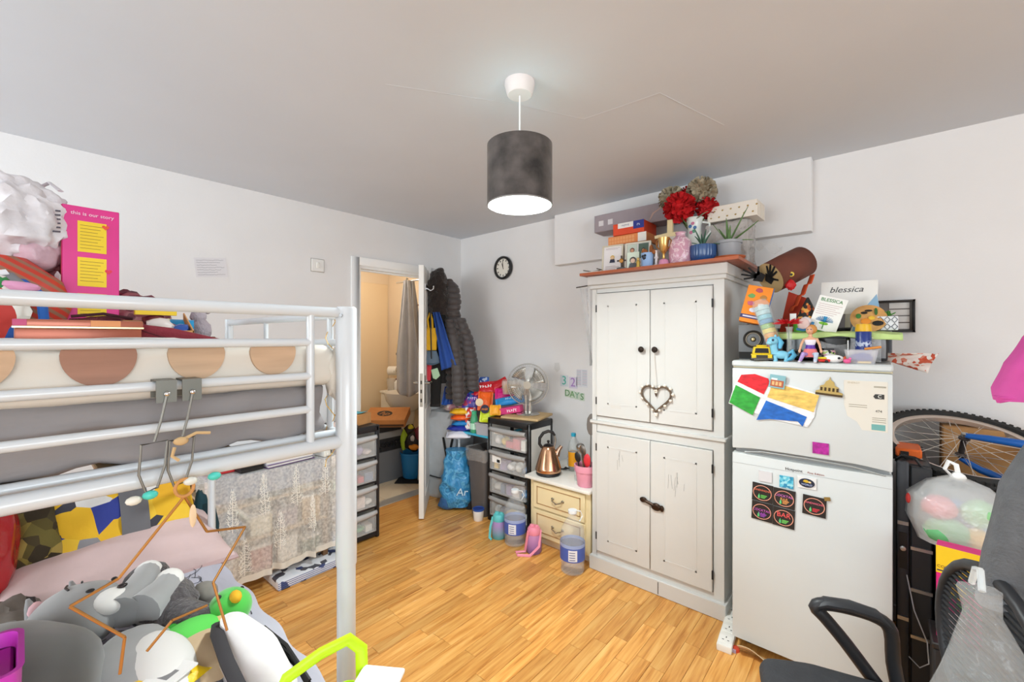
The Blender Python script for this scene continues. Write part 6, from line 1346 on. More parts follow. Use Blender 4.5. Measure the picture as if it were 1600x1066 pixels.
def leafblade(o, p0, d, L, w, droop, m_, nm='leaf'):
    b = nb(); d = Vector(d).normalized(); side = d.cross(Vector((0, 0, 1)))
    side = side.normalized() if side.length > .05 else Vector((1, 0, 0))
    def fn(u, v):
        t = v; ww = w * (1 - t) ** .6 * (.6 + .4 * math.sin(min(1, t * 3) * PI / 2)); c = Vector(p0) + d * L * t + Vector((0, 0, -droop * L * t * t))
        return c + side * (u - .5) * 2 * ww + Vector((0, 0, .25 * ww * abs(2 * u - 1)))
    sheet(b, fn, 4, 8); return ob(nm, b, m_, o, solid=.003)
ALO = mat('5f7f4a', .5, var=.25, scale=30); ALO2 = mat('47705a', .5, var=.2, scale=30)
bp = thing('blue_ribbed_pot', 'ribbed dark blue plant pot with a spiky plant', 'potted plant', (2.457, -.515, WT))
ob('pot', lathe(nb(), [(.05, 0), (.055, .004), (.064, .04), (.064, .09), (.060, .092), (.058, .08), (.0, .078)], 64, cap=False, wob=lambda a, z: 1 + .02 * math.cos(a * 32)), mat('274f86', .25, coat=.4), bp); ob('soil', disc(nb(), (0, 0, .082), .057, 'Z', 20), mat('4a3a2e', .9), bp)
for d, L, dr_ in (((-.7, .0, .6), .13, .5), ((-.3, -.3, 1), .12, .1), ((.1, .2, 1), .11, .1), ((.5, -.2, .9), .10, .2), ((-.5, .3, .9), .11, .2), ((.8, 0, .3), .09, .3), ((-.95, -.2, .25), .12, .2), ((-.2, .4, 1), .10, .1)): leafblade(bp, (0, 0, .085), d, L, .008, dr_, ALO2)
gp2 = thing('grey_aloe_pot', 'grey plastic pot with an aloe plant on a terracotta saucer', 'potted plant', (2.568, -.46, WT + .022)); ob('pot', lathe(nb(), [(.048, 0), (.052, .004), (.060, .07), (.065, .071), (.066, .085), (.06, .085), (.058, .07), (.0, .068)], 28, cap=False), mat('9c9ea2', .45), gp2); ob('soil', disc(nb(), (0, 0, .074), .057, 'Z', 20), mat('55402e', .9), gp2)
for d, L, dr_ in (((-.6, -.1, .9), .13, .0), ((-.1, .1, 1), .14, .0), ((.55, -.1, .9), .16, -.1), ((.9, -.3, .4), .17, -.1), ((-.4, -.4, .9), .10, .1), ((.2, -.4, 1), .10, .05), ((.75, .2, .25), .12, .25), ((.65, .1, 1.3), .2, .0)): leafblade(gp2, (0, 0, .075), d, L, .010, dr_, ALO)
o_ = tag(ob('terracotta_saucer', lathe(nb(), [(.05, 0), (.06, .004), (.078, .018), (.080, .024), (.074, .022), (.055, .008), (.0, .006)], 32, cap=False), mat('b35a30', .6, var=.1), loc=(2.568, -.46, WT)), 'terracotta saucer under the grey aloe pot', 'saucer')
gb = thing('board_game_box', 'orange grid-patterned board game box behind the frames', 'box', (1.95, -.26, WT)); ob('riser_carton', box(nb(), -.12, .12, -.09, .10, 0, .205), mat('d8d0c8', .7), gb, bev=.002); 
gb2 = thing('board_game_box', 'red-orange toy box with a navy corner on top of the orange game box', 'box', (1.955, -.26, 2.0755)); 
ob('box', box(nb(), -.13, .13, -.10, .10, .205, .26), mat('e8894a', .5), gb, bev=.002); b = nb()
for i in range(9):
    for j in range(2): box(b, -.125 + i * .020, -.109 + i * .020, -.1008, -.0995, .211 + j * .022, .229 + j * .022)
ob('grid_print', b, mat('f0a468', .5), gb); ob('white_corner', box(nb(), .075, .13, -.1012, -.0998, .205, .26), mat('efe9e0', .5), gb)
ob('box', box(nb(), -.10, .11, -.10, .09, 0, .075), mat('e0481e', .45), gb2, bev=.002); ob('white_band', box(nb(), -.065, .04, -.1012, -.0998, .042, .075), mat('efece8', .5), gb2); ob('navy_corner', box(nb(), .04, .11, -.1015, -.0998, .026, .075), mat('27348c', .5), gb2); marks(gb2, Tr(-.012, -.1016, .058) @ FY, 6, .014, '9a9cb0'); marks(gb2, Tr(.075, -.1018, .05) @ FY, 2, .018, 'c9d0ea')
lb2 = thing('long_grey_box', 'long flat mauve-grey carton lying across the game boxes', 'box', (1.93, -.17, 2.1515)); ob('carton', box(nb(), -.275, .38, -.075, .06, 0, .118), mat('9f9499', .6, var=.04), lb2, bev=.003); ob('end_cap', box(nb(), -.279, -.275, -.075, .06, .0, .118), mat('bcb4b8', .6), lb2)
for x_ in (-.225, -.155): ob('printed_square', box(nb(), x_ - .018, x_ + .018, -.0765, -.0745, .04, .075), mat('d9d4d6', .6), lb2)
b = nb(); prism(b, [(.12, .02), (.14, .06), (.20, .09), (.30, .1), (.30, .096), (.205, .085), (.15, .055), (.125, .018)], .001, M=Tr(0, -.0755, 0)); ob('printed_curve', b, mat('c9a89a', .6), lb2)
wl_ = thing('wooden_letter', 'pale wooden letter L standing behind the pink vase', 'letter', (2.235, -.42, WT)); ob('stand_block', box(nb(), -.05, .05, -.02, .03, 0, .185), mat('d6ccc4', .7), wl_, bev=.002)
ob('letter', prism(nb(), [(-.075, .187), (.065, .187), (.065, .21), (.03, .21), (.03, .285), (.0, .285), (.0, .212), (-.075, .205)], .02), mat('e6d0a0', .6), wl_, bev=.001)
jg = thing('floral_jug', 'white china jug with blue and pink flowers holding paper blooms', 'vase', (2.365, -.36, WT)); JW = mat('e6ebe6', .25)
ob('jug', lathe(nb(), [(.045, 0), (.048, .005), (.05, .10), (.042, .16), (.035, .20), (.036, .24), (.044, .275), (.05, .285), (.045, .285), (.032, .24), (.03, .2), (.0, .18)], 28, cap=False), JW, jg); ob('handle', tube(nb(), [(.04, .01, .26), (.075, .02, .25), (.08, .02, .20), (.045, .01, .15)], .007, 8), JW, jg)
for (a, z, c_) in ((-1.9, .235, '3f6ea8'), (-1.5, .25, 'd07a9a'), (-1.2, .225, '4a7ab0'), (-1.75, .20, 'd07a9a'), (-1.35, .205, '5a9a7a')): ob('painted_flower', blob(nb(), (.0375 * math.cos(a), .0375 * math.sin(a), z), (.010, .004, .010), 2), mat(c_, .4), jg)
def bloom(name, label, c, r, colr, n=120, seed=0):
    o = thing(name, label, 'flower', c, group='paper blooms in the jug'); ob('core', blob(nb(), (0, 0, 0), (r * .72,) * 3, 2), mat(colr, .8), o)
    b = nb(); rr = random.Random(seed)
    for k in range(n):
        z = 1 - 2 * (k + .5) / n; a = k * 2.39996; q = Vector((math.sqrt(1 - z * z) * math.cos(a), math.sqrt(1 - z * z) * math.sin(a), z))
        t = q.orthogonal().normalized(); t.rotate(Matrix.Rotation(rr.uniform(0, 6.28), 3, q)); w = q.cross(t); s_ = r * .17
        base = q * r * .62; tip = q * r * rr.uniform(.95, 1.05) + t * s_ * .7
        poly(b, [base - w * s_ * .5, base + w * s_ * .5, tip + w * s_ * .9 - t * s_ * .2, tip + t * s_ * .4, tip - w * s_ * .9 - t * s_ * .2], [(0, 1, 2, 3, 4)], 0, False)
    ob('petals', b, mat(colr, .8, var=.2, scale=40), o, weld=False)['kind'] = 'stuff'
    ob('stem', tube(nb(), [(0, 0, -r * .5), ((2.365 - c[0]) * .8, (-.36 - c[1]) * .8, (2.03 - c[2]))], .004, 6), mat('5a6f42', .7), o); return o
bloom('paper_flower', 'large bright red paper bloom at the front of the jug', (2.295, -.40, 2.165), .088, 'c8141c', 170, 1)
bloom('paper_flower', 'large beige paper bloom at the top of the jug', (2.385, -.30, 2.26), .085, 'b3a68e', 170, 2)
bloom('paper_flower', 'beige paper bloom behind the large red bloom', (2.215, -.31, 2.255), .075, 'b8ad94', 140, 3)
bloom('paper_flower', 'red paper bloom half hidden beside the mouse-free gift box', (2.42, -.32, 2.155), .062, 'c0141c', 110, 4)['label'] = 'red paper bloom half hidden beside the white gift box'
bloom('paper_flower', 'small red paper bloom peeping over the beige blooms', (2.29, -.27, 2.285), .038, 'c8141c', 70, 5)
o_ = thing('leaf_spray', 'single dry grey-green leaf sticking out of the jug', 'leaf', (2.40, -.39, 2.10)); leafblade(o_, (-.02, 0, -.02), (1, -.2, .7), .09, .008, .2, mat('8a8a72', .7)); ob('stem', tube(nb(), [(-.02, 0, -.02), (-.035, .02, -.08)], .002, 5), mat('7a7a5a', .7), o_)
fo = thing('foil_wrapped_box', 'box wrapped in crinkled silver cellophane on the cupboard', 'box', (2.525, -.27, WT)); ob('box', box(nb(), -.105, .105, -.07, .10, 0, .235), mat('a89a90', .5), fo, bev=.004)
b = rounded_slab(-.112, .112, -.078, .106, 0, .245, .012, 16, 14, 16); o2 = ob('cellophane', b, film('d9d4d0', .55, .12, bump=1.0, bscale=28), fo); wrinkle(o2, .012, 22, 4); smooth_all(o2)
ob('cellophane_tail', sheet(nb(), lambda u, v: (.11 + .14 * u, -.05 + .08 * v + .02 * math.sin(u * 9), .09 - .05 * u + .05 * v + .01 * math.sin(u * 14 + v * 5)), 12, 8), film('d9d4d0', .35, .1, bump=.8, bscale=28), fo)
gx = thing('white_gift_box', 'white gift box with gold motifs on top of the cellophane box', 'box', (2.555, -.265, WT + .252), -.03); ob('box', box(nb(), -.125, .125, -.075, .09, 0, .085), mat('ece4d8', .5), gx, bev=.002); b = nb()
for i in range(6):
    for j in range(2): blob(b, (-.105 + i * .042 + j * .018, -.0755, .022 + j * .035), (.006, .0015, .005), 1)
ob('gold_motif', b, mat('b0945a', .4, .4), gx)['kind'] = 'stuff'
b = nb()
for i in range(7): box(b, .125, .1265, -.07 + i * .022, -.066 + i * .022, .002, .083)
ob('side_ribs', b, mat('d9cfc0', .6), gx)['kind'] = 'stuff'
o_ = thing('spectacle_stand', 'thin metal wire stand at the cupboard edge', 'stand', (1.80, -.50, WT)); ob('wire', tube(nb(), [(-.02, -.10, .02), (-.02, .0, .024), (.05, .0, .03), (.05, -.06, .03)], .003, 6), mat('6a5a4a', .4, .6), o_); ob('card', box(nb(), -.015, .055, -.05, .0, .0, .018), mat('e4dfd6', .6), o_)
cl_ = thing('hanging_carrier', 'clear plastic sleeve hanging beside the white cupboard', 'bag', (1.735, -.50, 1.20)); ob('sleeve', sheet(nb(), lambda u, v: (-.04 + .095 * (u * (1 - v) + v * .85), .02 * math.sin(u * 6), .54 - .5 * v), 8, 12), film('d8d8d8', .5, .2, bump=.6, bscale=20), cl_); ob('clip_bar', tube(nb(), [(-.07, 0, .545), (.075, 0, .555)], .004, 6), mat('4a4a4a', .5), cl_)

# ------------------------------------------------------------------ things on top of the fridge
FT = 1.3155
mw = thing('black_microwave', 'low black microwave under the green cloth on the fridge', 'microwave', (2.99, -.46, FT)); ob('case', box(nb(), -.20, .20, -.12, .20, .008, .112), mat('232326', .4), mw, bev=.005); ob('glass_door', box(nb(), -.19, .07, -.125, -.12, .018, .102), mat('101012', .12), mw, bev=.002); ob('control_panel', box(nb(), .08, .195, -.125, -.12, .018, .102), mat('8d8f92', .4, .3), mw, bev=.002)
ob('handle', tube(nb(), [(.075, -.124, .02), (.075, -.142, .03), (.075, -.142, .09), (.075, -.124, .10)], .005, 8), STEEL, mw); b = nb()
for k in range(4): ob('foot', lathe(nb(), [(.012, 0), (.012, .01)], 10, (-.17 + .34 * (k % 2), -.09 + .26 * (k // 2), 0)), BLACK, mw)
b.free()
gcl = thing('green_cloth', 'pale lime green cloth spread over the microwave on the fridge', 'cloth', (2.99, -.46, FT + .115))
def gcf(u, v):
    x = -.215 + .46 * u; y = -.155 + .33 * v; z = .012 + .006 * noise.noise(Vector((u * 6, v * 6, 2)))
    if v < .2: z -= (.2 - v) * .13 + (.02 * math.sin(u * 9) * (.2 - v) * 5 * .3); y = -.122 - .01 - (.2 - v) * .03
    if u > .87: z -= (u - .87) * .05
    return (x, y, z)
ob('cloth', sheet(nb(), gcf, 40, 20), mat('c3dc8e', .85, var=.06, bump=.3, bscale=20), gcl, solid=.004)
sp = thing('grey_speaker', 'small grey loudspeaker on the fridge beside the cupboard', 'speaker', (2.705, -.55, FT), .12); ob('cabinet', box(nb(), -.062, .062, -.05, .08, 0, .165), mat('6a6d70', .5), sp, bev=.006, seg=2); ob('lower_grille', box(nb(), -.06, .06, -.0525, -.05, .004, .035), mat('222222', .8), sp)
cn = ob('cone', lathe(nb(), [(.043, 0), (.04, .006), (.034, .002), (.018, -.008), (.012, .0), (.0, .003)], 28, M=Tr(0, -.05, .095) @ Rx(PI / 2), cap=False), mat('2a2826', .4), sp); ob('dust_cap', blob(nb(), (0, -.053, .095), (.009, .004, .009), 2), mat('c9b88a', .3, .6), cn); ob('cone_ring', tube(nb(), [(.03 * math.cos(a * PI / 12), -.0525, .095 + .03 * math.sin(a * PI / 12)) for a in range(24)], .0025, 6, closed=True), mat('8a8070', .4, .5), cn)
obx = thing('orange_toy_box', 'orange toy carton with small toy pictures leaning on the speaker', 'box', (2.705, -.60, FT + .17), 0, rot=(-.08, .24, .15)); ob('carton', box(nb(), -.055, .05, -.03, .03, .0, .175), mat('ee8a1e', .5), obx, bev=.0015); ob('side', box(nb(), .0502, .0518, -.03, .03, 0, .175), mat('2a6fb8', .5), obx)
for k, (x_, z_, c_) in enumerate(((-.005, .155, 'b04a5a'), (-.03, .125, '6aa05a'), (.02, .125, 'b07a3a'), (-.025, .09, 'c2607a'), (.02, .085, 'efe6e0'), (-.01, .06, 'dfe0f0'))): ob('toy_picture', blob(nb(), (x_, -.0305, z_), (.015, .0015, .011), 2, .2, 3, k), mat(c_, .5), obx)
ob('navy_band', box(nb(), -.055, .05, -.0312, -.03, .018, .036), mat('33356a', .5), obx); ob('band_text', box(nb(), -.045, .035, -.0318, -.031, .024, .031), mat('d9d4e4', .5), obx)
ru = thing('sweet_tube', 'clear tube of rainbow sweets leaning on the fridge top', 'sweets', (2.815, -.645, FT + .03), 0, rot=(-.10, -.30, 0))
ru.scale = (1.15, 1.15, 1.05)
for k, c_ in enumerate(('cf3a62', 'e0552a', 'eda52a', 'e8d24a', '86b84a', '4a9ac4', '7ac4d2', 'b8d9dc', 'c9e4e4')):
    ob('sweet_layer', lathe(nb(), [(.022 + k * .0006, .03 + k * .021), (.022 + k * .0006, .049 + k * .021)], 14), mat(c_, .35, var=.15, scale=60), ru)
ob('wrapper', lathe(nb(), [(.018, .0), (.025, .02), (.031, .22), (.024, .245), (.004, .25)], 20, wob=lambda a, z: 1 + .05 * math.cos(a * 5)), film('eef2f4', .28, .08, bump=.8, bscale=40), ru)
o_ = thing('white_round_toy', 'white round toy with a green heart beside the speaker', 'toy', (2.775, -.60, FT), 0); ob('body', blob(nb(), (0, 0, .03), (.022, .018, .03), 3), GLOSSW, o_); ob('heart', blob(nb(), (-.008, -.0175, .03), (.006, .002, .006), 2), mat('3f9a3f', .5), o_); ob('black_cap', blob(nb(), (.012, .005, .062), (.02, .016, .016), 2, .3), BLACK, o_)
yc = thing('yellow_toy_truck', 'yellow toy truck at the front of the fridge top', 'toy truck', (2.765, -.705, FT), .25); YT = mat('e6c51e', .4)
ob('chassis', box(nb(), -.04, .04, -.03, .045, .008, .03), YT, yc, bev=.005, seg=2); cbn = ob('cab', prism(nb(), [(-.036, .03), (.036, .03), (.03, .062), (-.03, .062)], .06, M=Tr(0, .01, 0)), YT, yc, bev=.004, seg=2); ob('windscreen', prism(nb(), [(-.027, .035), (.027, .035), (.024, .056), (-.024, .056)], .002, M=Tr(0, -.0215, 0)), mat('1d1a1a', .2), cbn); ob('roof_light', box(nb(), -.02, .02, -.01, .01, .062, .07), mat('d9b81a', .4), cbn, bev=.002); ob('grille', box(nb(), -.022, .022, -.0315, -.03, .012, .026), mat('3a352a', .5), yc); ob('bumper', box(nb(), -.042, .042, -.036, -.03, .006, .013), mat('55524c', .5), yc)
for x_ in (-.036, .036):
    for y_ in (-.015, .032): ob('wheel', lathe(nb(), [(.006, -.006), (.012, -.006), (.012, .006), (.006, .006)], 16, M=Tr(x_, y_, .0125) @ Ry(PI / 2)), BLACK, yc)
pn_ = thing('blue_pony_toy', 'pale blue toy pony with a curled tail on the fridge', 'toy', (2.832, -.71, FT), .1); PB = mat('7fc4dc', .4); b = nb(); blob(b, (.01, 0, .028), (.03, .016, .018), 3); ob('body', b, PB, pn_); ob('neck', loft(nb(), interp([(-.012, 0, .03, .016, .014), (-.018, 0, .055, .014, .013), (-.02, 0, .075, .016, .014)], 3), 16), PB, pn_); hh_ = ob('head', blob(nb(), (-.022, -.004, .088), (.022, .019, .019), 3), PB, pn_); ob('muzzle', blob(nb(), (-.034, -.012, .08), (.012, .011, .010), 2), mat('93d0e4', .4), hh_); ob('ear', blob(nb(), (-.012, .0, .108), (.005, .004, .009), 2), PB, hh_); ob('eye', blob(nb(), (-.02, -.022, .092), (.005, .003, .006), 2), mat('23304a', .3), hh_)
ob('mane', tube(nb(), [(-.005, .004, .105), (.008, .002, .08), (.004, -.006, .055)], [.008, .012, .006], 10), mat('5ab0d4', .4), pn_)
for (x_, y_) in ((-.012, -.008), (-.012, .008), (.028, -.008), (.028, .008)): ob('leg', loft(nb(), [(x_, y_, 0, .009, .008), (x_, y_, .012, .007, .006), (x_, y_, .025, .008, .007)], 12), PB, pn_)
ob('tail', tube(nb(), [(.036, 0, .035), (.05, 0, .045), (.058, 0, .028), (.045, -.01, .012), (.03, -.016, .006)], [.006, .01, .011, .009, .004], 10), mat('5ab0d4', .4), pn_)
gv = thing('glass_bud_vase', 'tall clear glass vase holding a red artificial flower', 'vase', (2.868, -.685, FT)); ob('vase', lathe(nb(), [(.02, 0), (.022, .004), (.012, .03), (.009, .08), (.012, .14), (.016, .15)], 20), film('dfe2e2', .28, .05), gv)
rf = thing('red_flower', 'spiky red artificial flower in the glass vase', 'flower', (2.860, -.685, FT + .165)); ob('stem', tube(nb(), [(.005, 0, 0), (.008, 0, -.15)], .002, 6), mat('4a6a3a', .6), rf); rr = random.Random(4); b = nb()
for k in range(70):
    a = rr.uniform(0, 6.28); e = rr.uniform(-.1, .6); L = rr.uniform(.042, .062); d = Vector((math.cos(a) * math.cos(e), math.sin(a) * math.cos(e), math.sin(e) * .7)); tube(b, [(0, 0, 0), d * L * .6, d * L], [.002, .0035, .0005], 4)
ob('petals', b, mat('c4121e', .6), rf, weld=False)['kind'] = 'stuff'
# doll
dl = thing('fashion_doll', 'small doll in a purple and white dress sitting on the fridge edge', 'doll', (2.945, -.70, FT), .05); SK = mat('d9a684', .5)
b = nb(); loft(b, interp([(0, 0, .035, .018, .012), (0, 0, .05, .020, .012), (0, 0, .066, .013, .009), (0, 0, .085, .019, .011), (0, 0, .10, .022, .010), (0, 0, .106, .008, .007), (0, 0, .118, .006, .006)], 4), 18); ob('torso', b, SK, dl)
ob('dress_top', loft(nb(), interp([(0, 0, .070, .0145, .0105), (0, 0, .085, .0205, .0125), (0, 0, .094, .022, .0118)], 3), 18), mat('e4e0ea', .4), dl); ob('purple_sash', loft(nb(), [(0, 0, .055, .020, .014), (0, 0, .063, .0165, .0125), (0, 0, .072, .0165, .012)], 18), mat('5a2fa0', .35), dl); ob('coral_skirt', loft(nb(), interp([(0, -.01, .022, .030, .024), (0, -.004, .04, .026, .018), (0, 0, .056, .0205, .0145)], 3), 20), mat('e0787a', .5), dl)
dh_ = ob('head', blob(nb(), (-.002, -.002, .134), (.014, .015, .018), 3), SK, dl); ob('hair', blob(nb(), (.005, .006, .138), (.018, .017, .02), 3, .15, 4, 1), mat('c98a44', .6), dh_); ob('eye', blob(nb(), (-.008, -.0155, .137), (.003, .0015, .002), 1), mat('2a3a5a', .4), dh_); ob('eye', blob(nb(), (.003, -.0165, .137), (.003, .0015, .002), 1), mat('2a3a5a', .4), dh_); ob('mouth', blob(nb(), (-.003, -.0168, .126), (.003, .0015, .0015), 1), mat('b84a5a', .4), dh_)
for sg in (-1, 1):
    a_ = ob('arm', tube(nb(), [(sg * .021, 0, .099), (sg * .031, -.004, .075), (sg * .036, -.012, .052)], [.0055, .0048, .004], 10), SK, dl)
    ob('hand', blob(nb(), (sg * .037, -.014, .046), (.005, .004, .008), 2), mat('e0b494', .5), a_)
    l_ = ob('leg', tube(nb(), [(sg * .012, -.012, .03), (sg * .022, -.036, .036), (sg * .034 if sg < 0 else .018, -.040, .004)], [.011, .009, .006], 12), mat('a98cc8' if sg < 0 else 'b4c4d8', .4, var=.2, scale=60), dl)
    ob('shoe', blob(nb(), (sg * .036 if sg < 0 else .018, -.043, .003), (.006, .010, .004), 2), mat('e4dfe8', .4), l_)
# small toys on the front edge
o_ = thing('red_toy_car', 'small red toy car between the doll and the white toy', 'toy car', (2.985, -.72, FT), .1); ob('body', box(nb(), -.028, .028, -.012, .012, .004, .015), mat('cc2a26', .35), o_, bev=.004, seg=2); ob('roof', box(nb(), -.014, .016, -.010, .010, .015, .024), mat('d9c42a', .35), o_, bev=.004, seg=2)
for k in range(4): ob('wheel', lathe(nb(), [(.006, -.003), (.006, .003)], 12, M=Tr(-.016 + .032 * (k % 2), -.012 + .024 * (k // 2), .006) @ Rx(PI / 2)), BLACK, o_)
o_ = thing('white_whale_toy', 'white spotted toy train carriage on the fridge edge', 'toy', (3.022, -.71, FT), .02); ob('body', blob(nb(), (0, 0, .017), (.036, .016, .017), 3), mat('ecebea', .35), o_); ob('eye', blob(nb(), (.02, -.0145, .02), (.005, .003, .005), 2), mat('23242a', .4), o_); ob('tail_cap', blob(nb(), (.038, .0, .017), (.006, .010, .012), 2), mat('c9562a', .4), o_)
o_ = thing('patterned_cube', 'black, white and pink patterned cube behind the doll', 'toy', (3.0, -.655, FT), .4); ob('cube', box(nb(), -.022, .022, -.02, .02, 0, .05), patchwork(['1d1c1e', 'ece8e4', 'd9a0b0', '1d1c1e', 'e4dfd8', 'a8c46a'], 110, .5), o_, bev=.003); ob('top', box(nb(), -.018, .018, -.016, .016, .05, .058), mat('2a282a', .5), o_)
tb2 = thing('clear_tub', 'clear plastic tub with blue contents on the fridge corner', 'tub', (3.11, -.69, FT), 0); b = nb(); ringloft(b, [rrect(.085, .06, .012, 0), rrect(.105, .075, .015, .052), rrect(.112, .082, .015, .055)]); ob('tub', b, film('e9e9ee', .4, .1), tb2); ob('blue_contents', blob(nb(), (.0, .0, .022), (.036, .026, .02), 3, .2), mat('3a55a8', .5), tb2); ob('yellow_block', box(nb(), -.01, .03, -.03, .02, .002, .01), mat('e0c06a', .5), tb2); ob('wooden_stick', tube(nb(), [(.01, .0, .058), (.06, .01, .066)], .005, 8), mat('d98a3a', .6), tb2)
o_ = thing('pink_star_toy', 'small pink toy in front of the clear tub', 'toy', (3.068, -.735, FT)); ob('body', blob(nb(), (0, 0, .01), (.013, .008, .01), 2), mat('e05a94', .4), o_); ob('ear', blob(nb(), (.009, 0, .02), (.005, .004, .005), 2), mat('e878a8', .4), o_)
bcn = thing('blue_spray_can', 'dark blue can with a yellow top on the fridge', 'can', (3.115, -.615, FT)); ob('can', lathe(nb(), [(.025, 0), (.026, .004), (.026, .125), (.022, .132)], 24), mat('24387f', .3), bcn); ob('silver_print', lathe(nb(), [(.0264, .05), (.0264, .09)], 24, cap=False), patchwork(['24387f', 'b4bccf', '24387f', '24387f', 'a8b2c8'], 120, .3), bcn); ob('cap', lathe(nb(), [(.027, .128), (.028, .134), (.024, .158), (.0, .16)], 20), mat('e0b01e', .4), bcn)
cbg = tag(ob('clear_bag', sheet(nb(), lambda u, v: (2.97 + .20 * u, -.60 - .008 * math.sin(u * 11) - .02 * (1 - v), FT + .004 + .085 * v * (1 - .2 * math.sin(u * 5))), 14, 8), film('d9dada', .35, .08, bump=1.0, bscale=40)), 'crinkled clear cellophane bag in front of the microwave', 'bag')
cn_ = thing('steel_canister', 'dark mirror-finish steel canister at the back corner of the fridge', 'canister', (3.165, -.285, FT)); ob('body', lathe(nb(), [(.042, 0), (.043, .004), (.043, .13), (.04, .135), (.0, .136)], 28), mat('4f545c', .15, .9), cn_); ob('base_ring', lathe(nb(), [(.0438, 0), (.0438, .012)], 28, cap=False), mat('c2c4c6', .3, .8), cn_)
nt_ = thing('net_of_fruit', 'orange and white net bag drooping over the fridge corner', 'net bag', (3.195, -.30, FT)); b = nb()
def netf(u, v):
    s_ = u; sp_n = .012 + .075 * s_; x = -.06 + .20 * s_ - .03 * (v - .5) * s_
    return (x, -.06 + .05 * (v - .5) + .012 * math.sin(s_ * 9 + v * 7), .028 - .035 * s_ - sp_n * (v - .5) + .012 * math.sin(v * PI) * s_)
sheet(b, netf, 26, 12); ob('net', b, patchwork(['efe4dc', 'd9664a', 'f0e6e0', 'e0907a', 'f4ece6', 'cf5438'], 70, .6), nt_, solid=.002); ob('knot', blob(nb(), (-.058, -.06, .028), (.012, .01, .012), 2, .3), mat('e0a08c', .6), nt_)
# back row: card craft, greeting card, sign, framed picture, plants, plate
bw = thing('storage_caddy', 'dark storage caddy at the back of the fridge top', 'caddy', (2.93, -.215, FT)); ob('box', box(nb(), -.20, .24, -.035, .035, 0, .14), mat('2e2d30', .5), bw, bev=.004); ob('lid', box(nb(), -.205, .245, -.037, .04, .14, .152), mat('3a393c', .5), bw, bev=.003)
frw = thing('wall_picture', 'black framed picture of stacked lettering on the back wall over the fridge', 'picture', (3.18, -.003, 1.53)); b = nb(); t = .01
for a in ((-.24, .115, -.085, -.085 + t), (-.24, .115, .075 - t, .075), (-.24, -.24 + t, -.085, .075), (.115 - t, .115, -.085, .075)): box(b, a[0], a[1], -.028, 0, a[2], a[3])
ob('frame', b, mat('221f20', .4), frw, bev=.001); ob('print', box(nb(), -.23, .105, -.006, -.001, -.075, .065), mat('77726f', .6), frw); 
for k in range(4): ob('print_panel', box(nb(), .02, .095, -.009, -.006, -.068 + k * .034, -.04 + k * .034), mat('dedbd8', .6), frw)
tk = thing('craft_turkey', 'brown paper craft turkey with black handprint feathers behind the speaker', 'craft', (2.825, -.42, FT + .13), 0); BR = mat('6b3a2c', .8, var=.08)
ob('stand_card', prism(nb(), [(-.06, .0), (.05, .0), (.06, .16), (-.02, .20)], .012, M=Tr(.02, .03, 0)), mat('b8381e', .7), tk)
hdm = Tr(-.01, .03, .31) @ Rz(.85) @ Ry(-.45)
ob('head_roll', lathe(nb(), [(.076, -.10), (.078, 0), (.076, .10)], 32, M=hdm @ Ry(PI / 2), cap=False), BR, tk, solid=.002); ob('tan_disc', lathe(nb(), [(.078, -.101), (.074, -.099)], 28, M=hdm @ Ry(PI / 2)), mat('c2a878', .8), tk); ob('roll_back', lathe(nb(), [(.075, .097), (.077, .1)], 28, M=hdm @ Ry(PI / 2)), mat('a8401e', .8), tk)
def hand(M, s_, nm='handprint'):
    b = nb(); prism(b, [(-.014 * s_, -.02 * s_), (.014 * s_, -.02 * s_), (.02 * s_, .012 * s_), (-.02 * s_, .012 * s_)], .003, M=M)
    for a, L in ((-.5, .045), (-.18, .055), (.12, .056), (.42, .046), (1.15, .034)):
        prism(b, [(-.0045 * s_, 0), (.0045 * s_, 0), (.003 * s_, L * s_), (-.003 * s_, L * s_)], .003, M=M @ Tr(.0, 0, .0) @ Ry(a) @ Tr(0, 0, .006 * s_))
    ob(nm, b, mat('171616', .8), tk)
hand(Tr(-.115, -.06, .275) @ Ry(-1.15), 1.3); hand(hdm @ Tr(-.1035, .0, .0) @ Rz(-PI / 2) @ Ry(.75), 1.3)
for x_, z_ in ((.022, .275), (-.025, .250)):
    e_ = ob('eye', disc(nb(), (x_, -.052, z_), .0115, 'Y', 18, h=.004), mat('e6c84a', .6), tk); ob('pupil', disc(nb(), (x_, -.055, z_ - .002), .006, 'Y', 14, h=.003), BLACK, e_)
ob('wattle', blob(nb(), (.018, -.048, .225), (.022, .015, .024), 3, .25, 3, 2), mat('c41c1e', .5), tk)
ob('tail_strip', sheet(nb(), lambda u, v: (.005 + .085 * v + .02 * u, .0 - .03 * u, .10 + .16 * v + .01 * math.sin(v * 20)), 3, 14), mat('c84a1e', .7), tk, solid=.004)
cne = thing('spotted_cone', 'black cone with orange specks and a green band beside the craft turkey', 'craft', (2.912, -.48, FT + .13)); ob('cone', lathe(nb(), [(.055, .04), (.004, .16)], 24), patchwork(['1d1a18', '1d1a18', '2a2420', 'c25a24', '1d1a18', 'e0a04a'], 70, .6), cne); ob('green_band', lathe(nb(), [(.056, .0), (.057, .04)], 24), mat('6abf3a', .6), cne); ob('card_tag', box(nb(), -.065, -.04, -.04, -.037, .05, .085), PAPER, cne)
gc = thing('greeting_card', 'white handmade card with green name lettering and a blue flower', 'card', (2.965, -.53, FT + .135), 0, rot=(-.12, .30, .05)); ob('card', box(nb(), -.05, .055, -.001, .001, .0, .155), PAPER, gc); text('BLESSICA', .021, Tr(.0, -.002, .138) @ FY, mat('2f8a3a', .6), gc, sx=.95); b = nb()
for k in range(6): box(b, -.042, .045 - (k % 3) * .01, -.0016, -.001, .118 - k * .009, .1192 - k * .009)
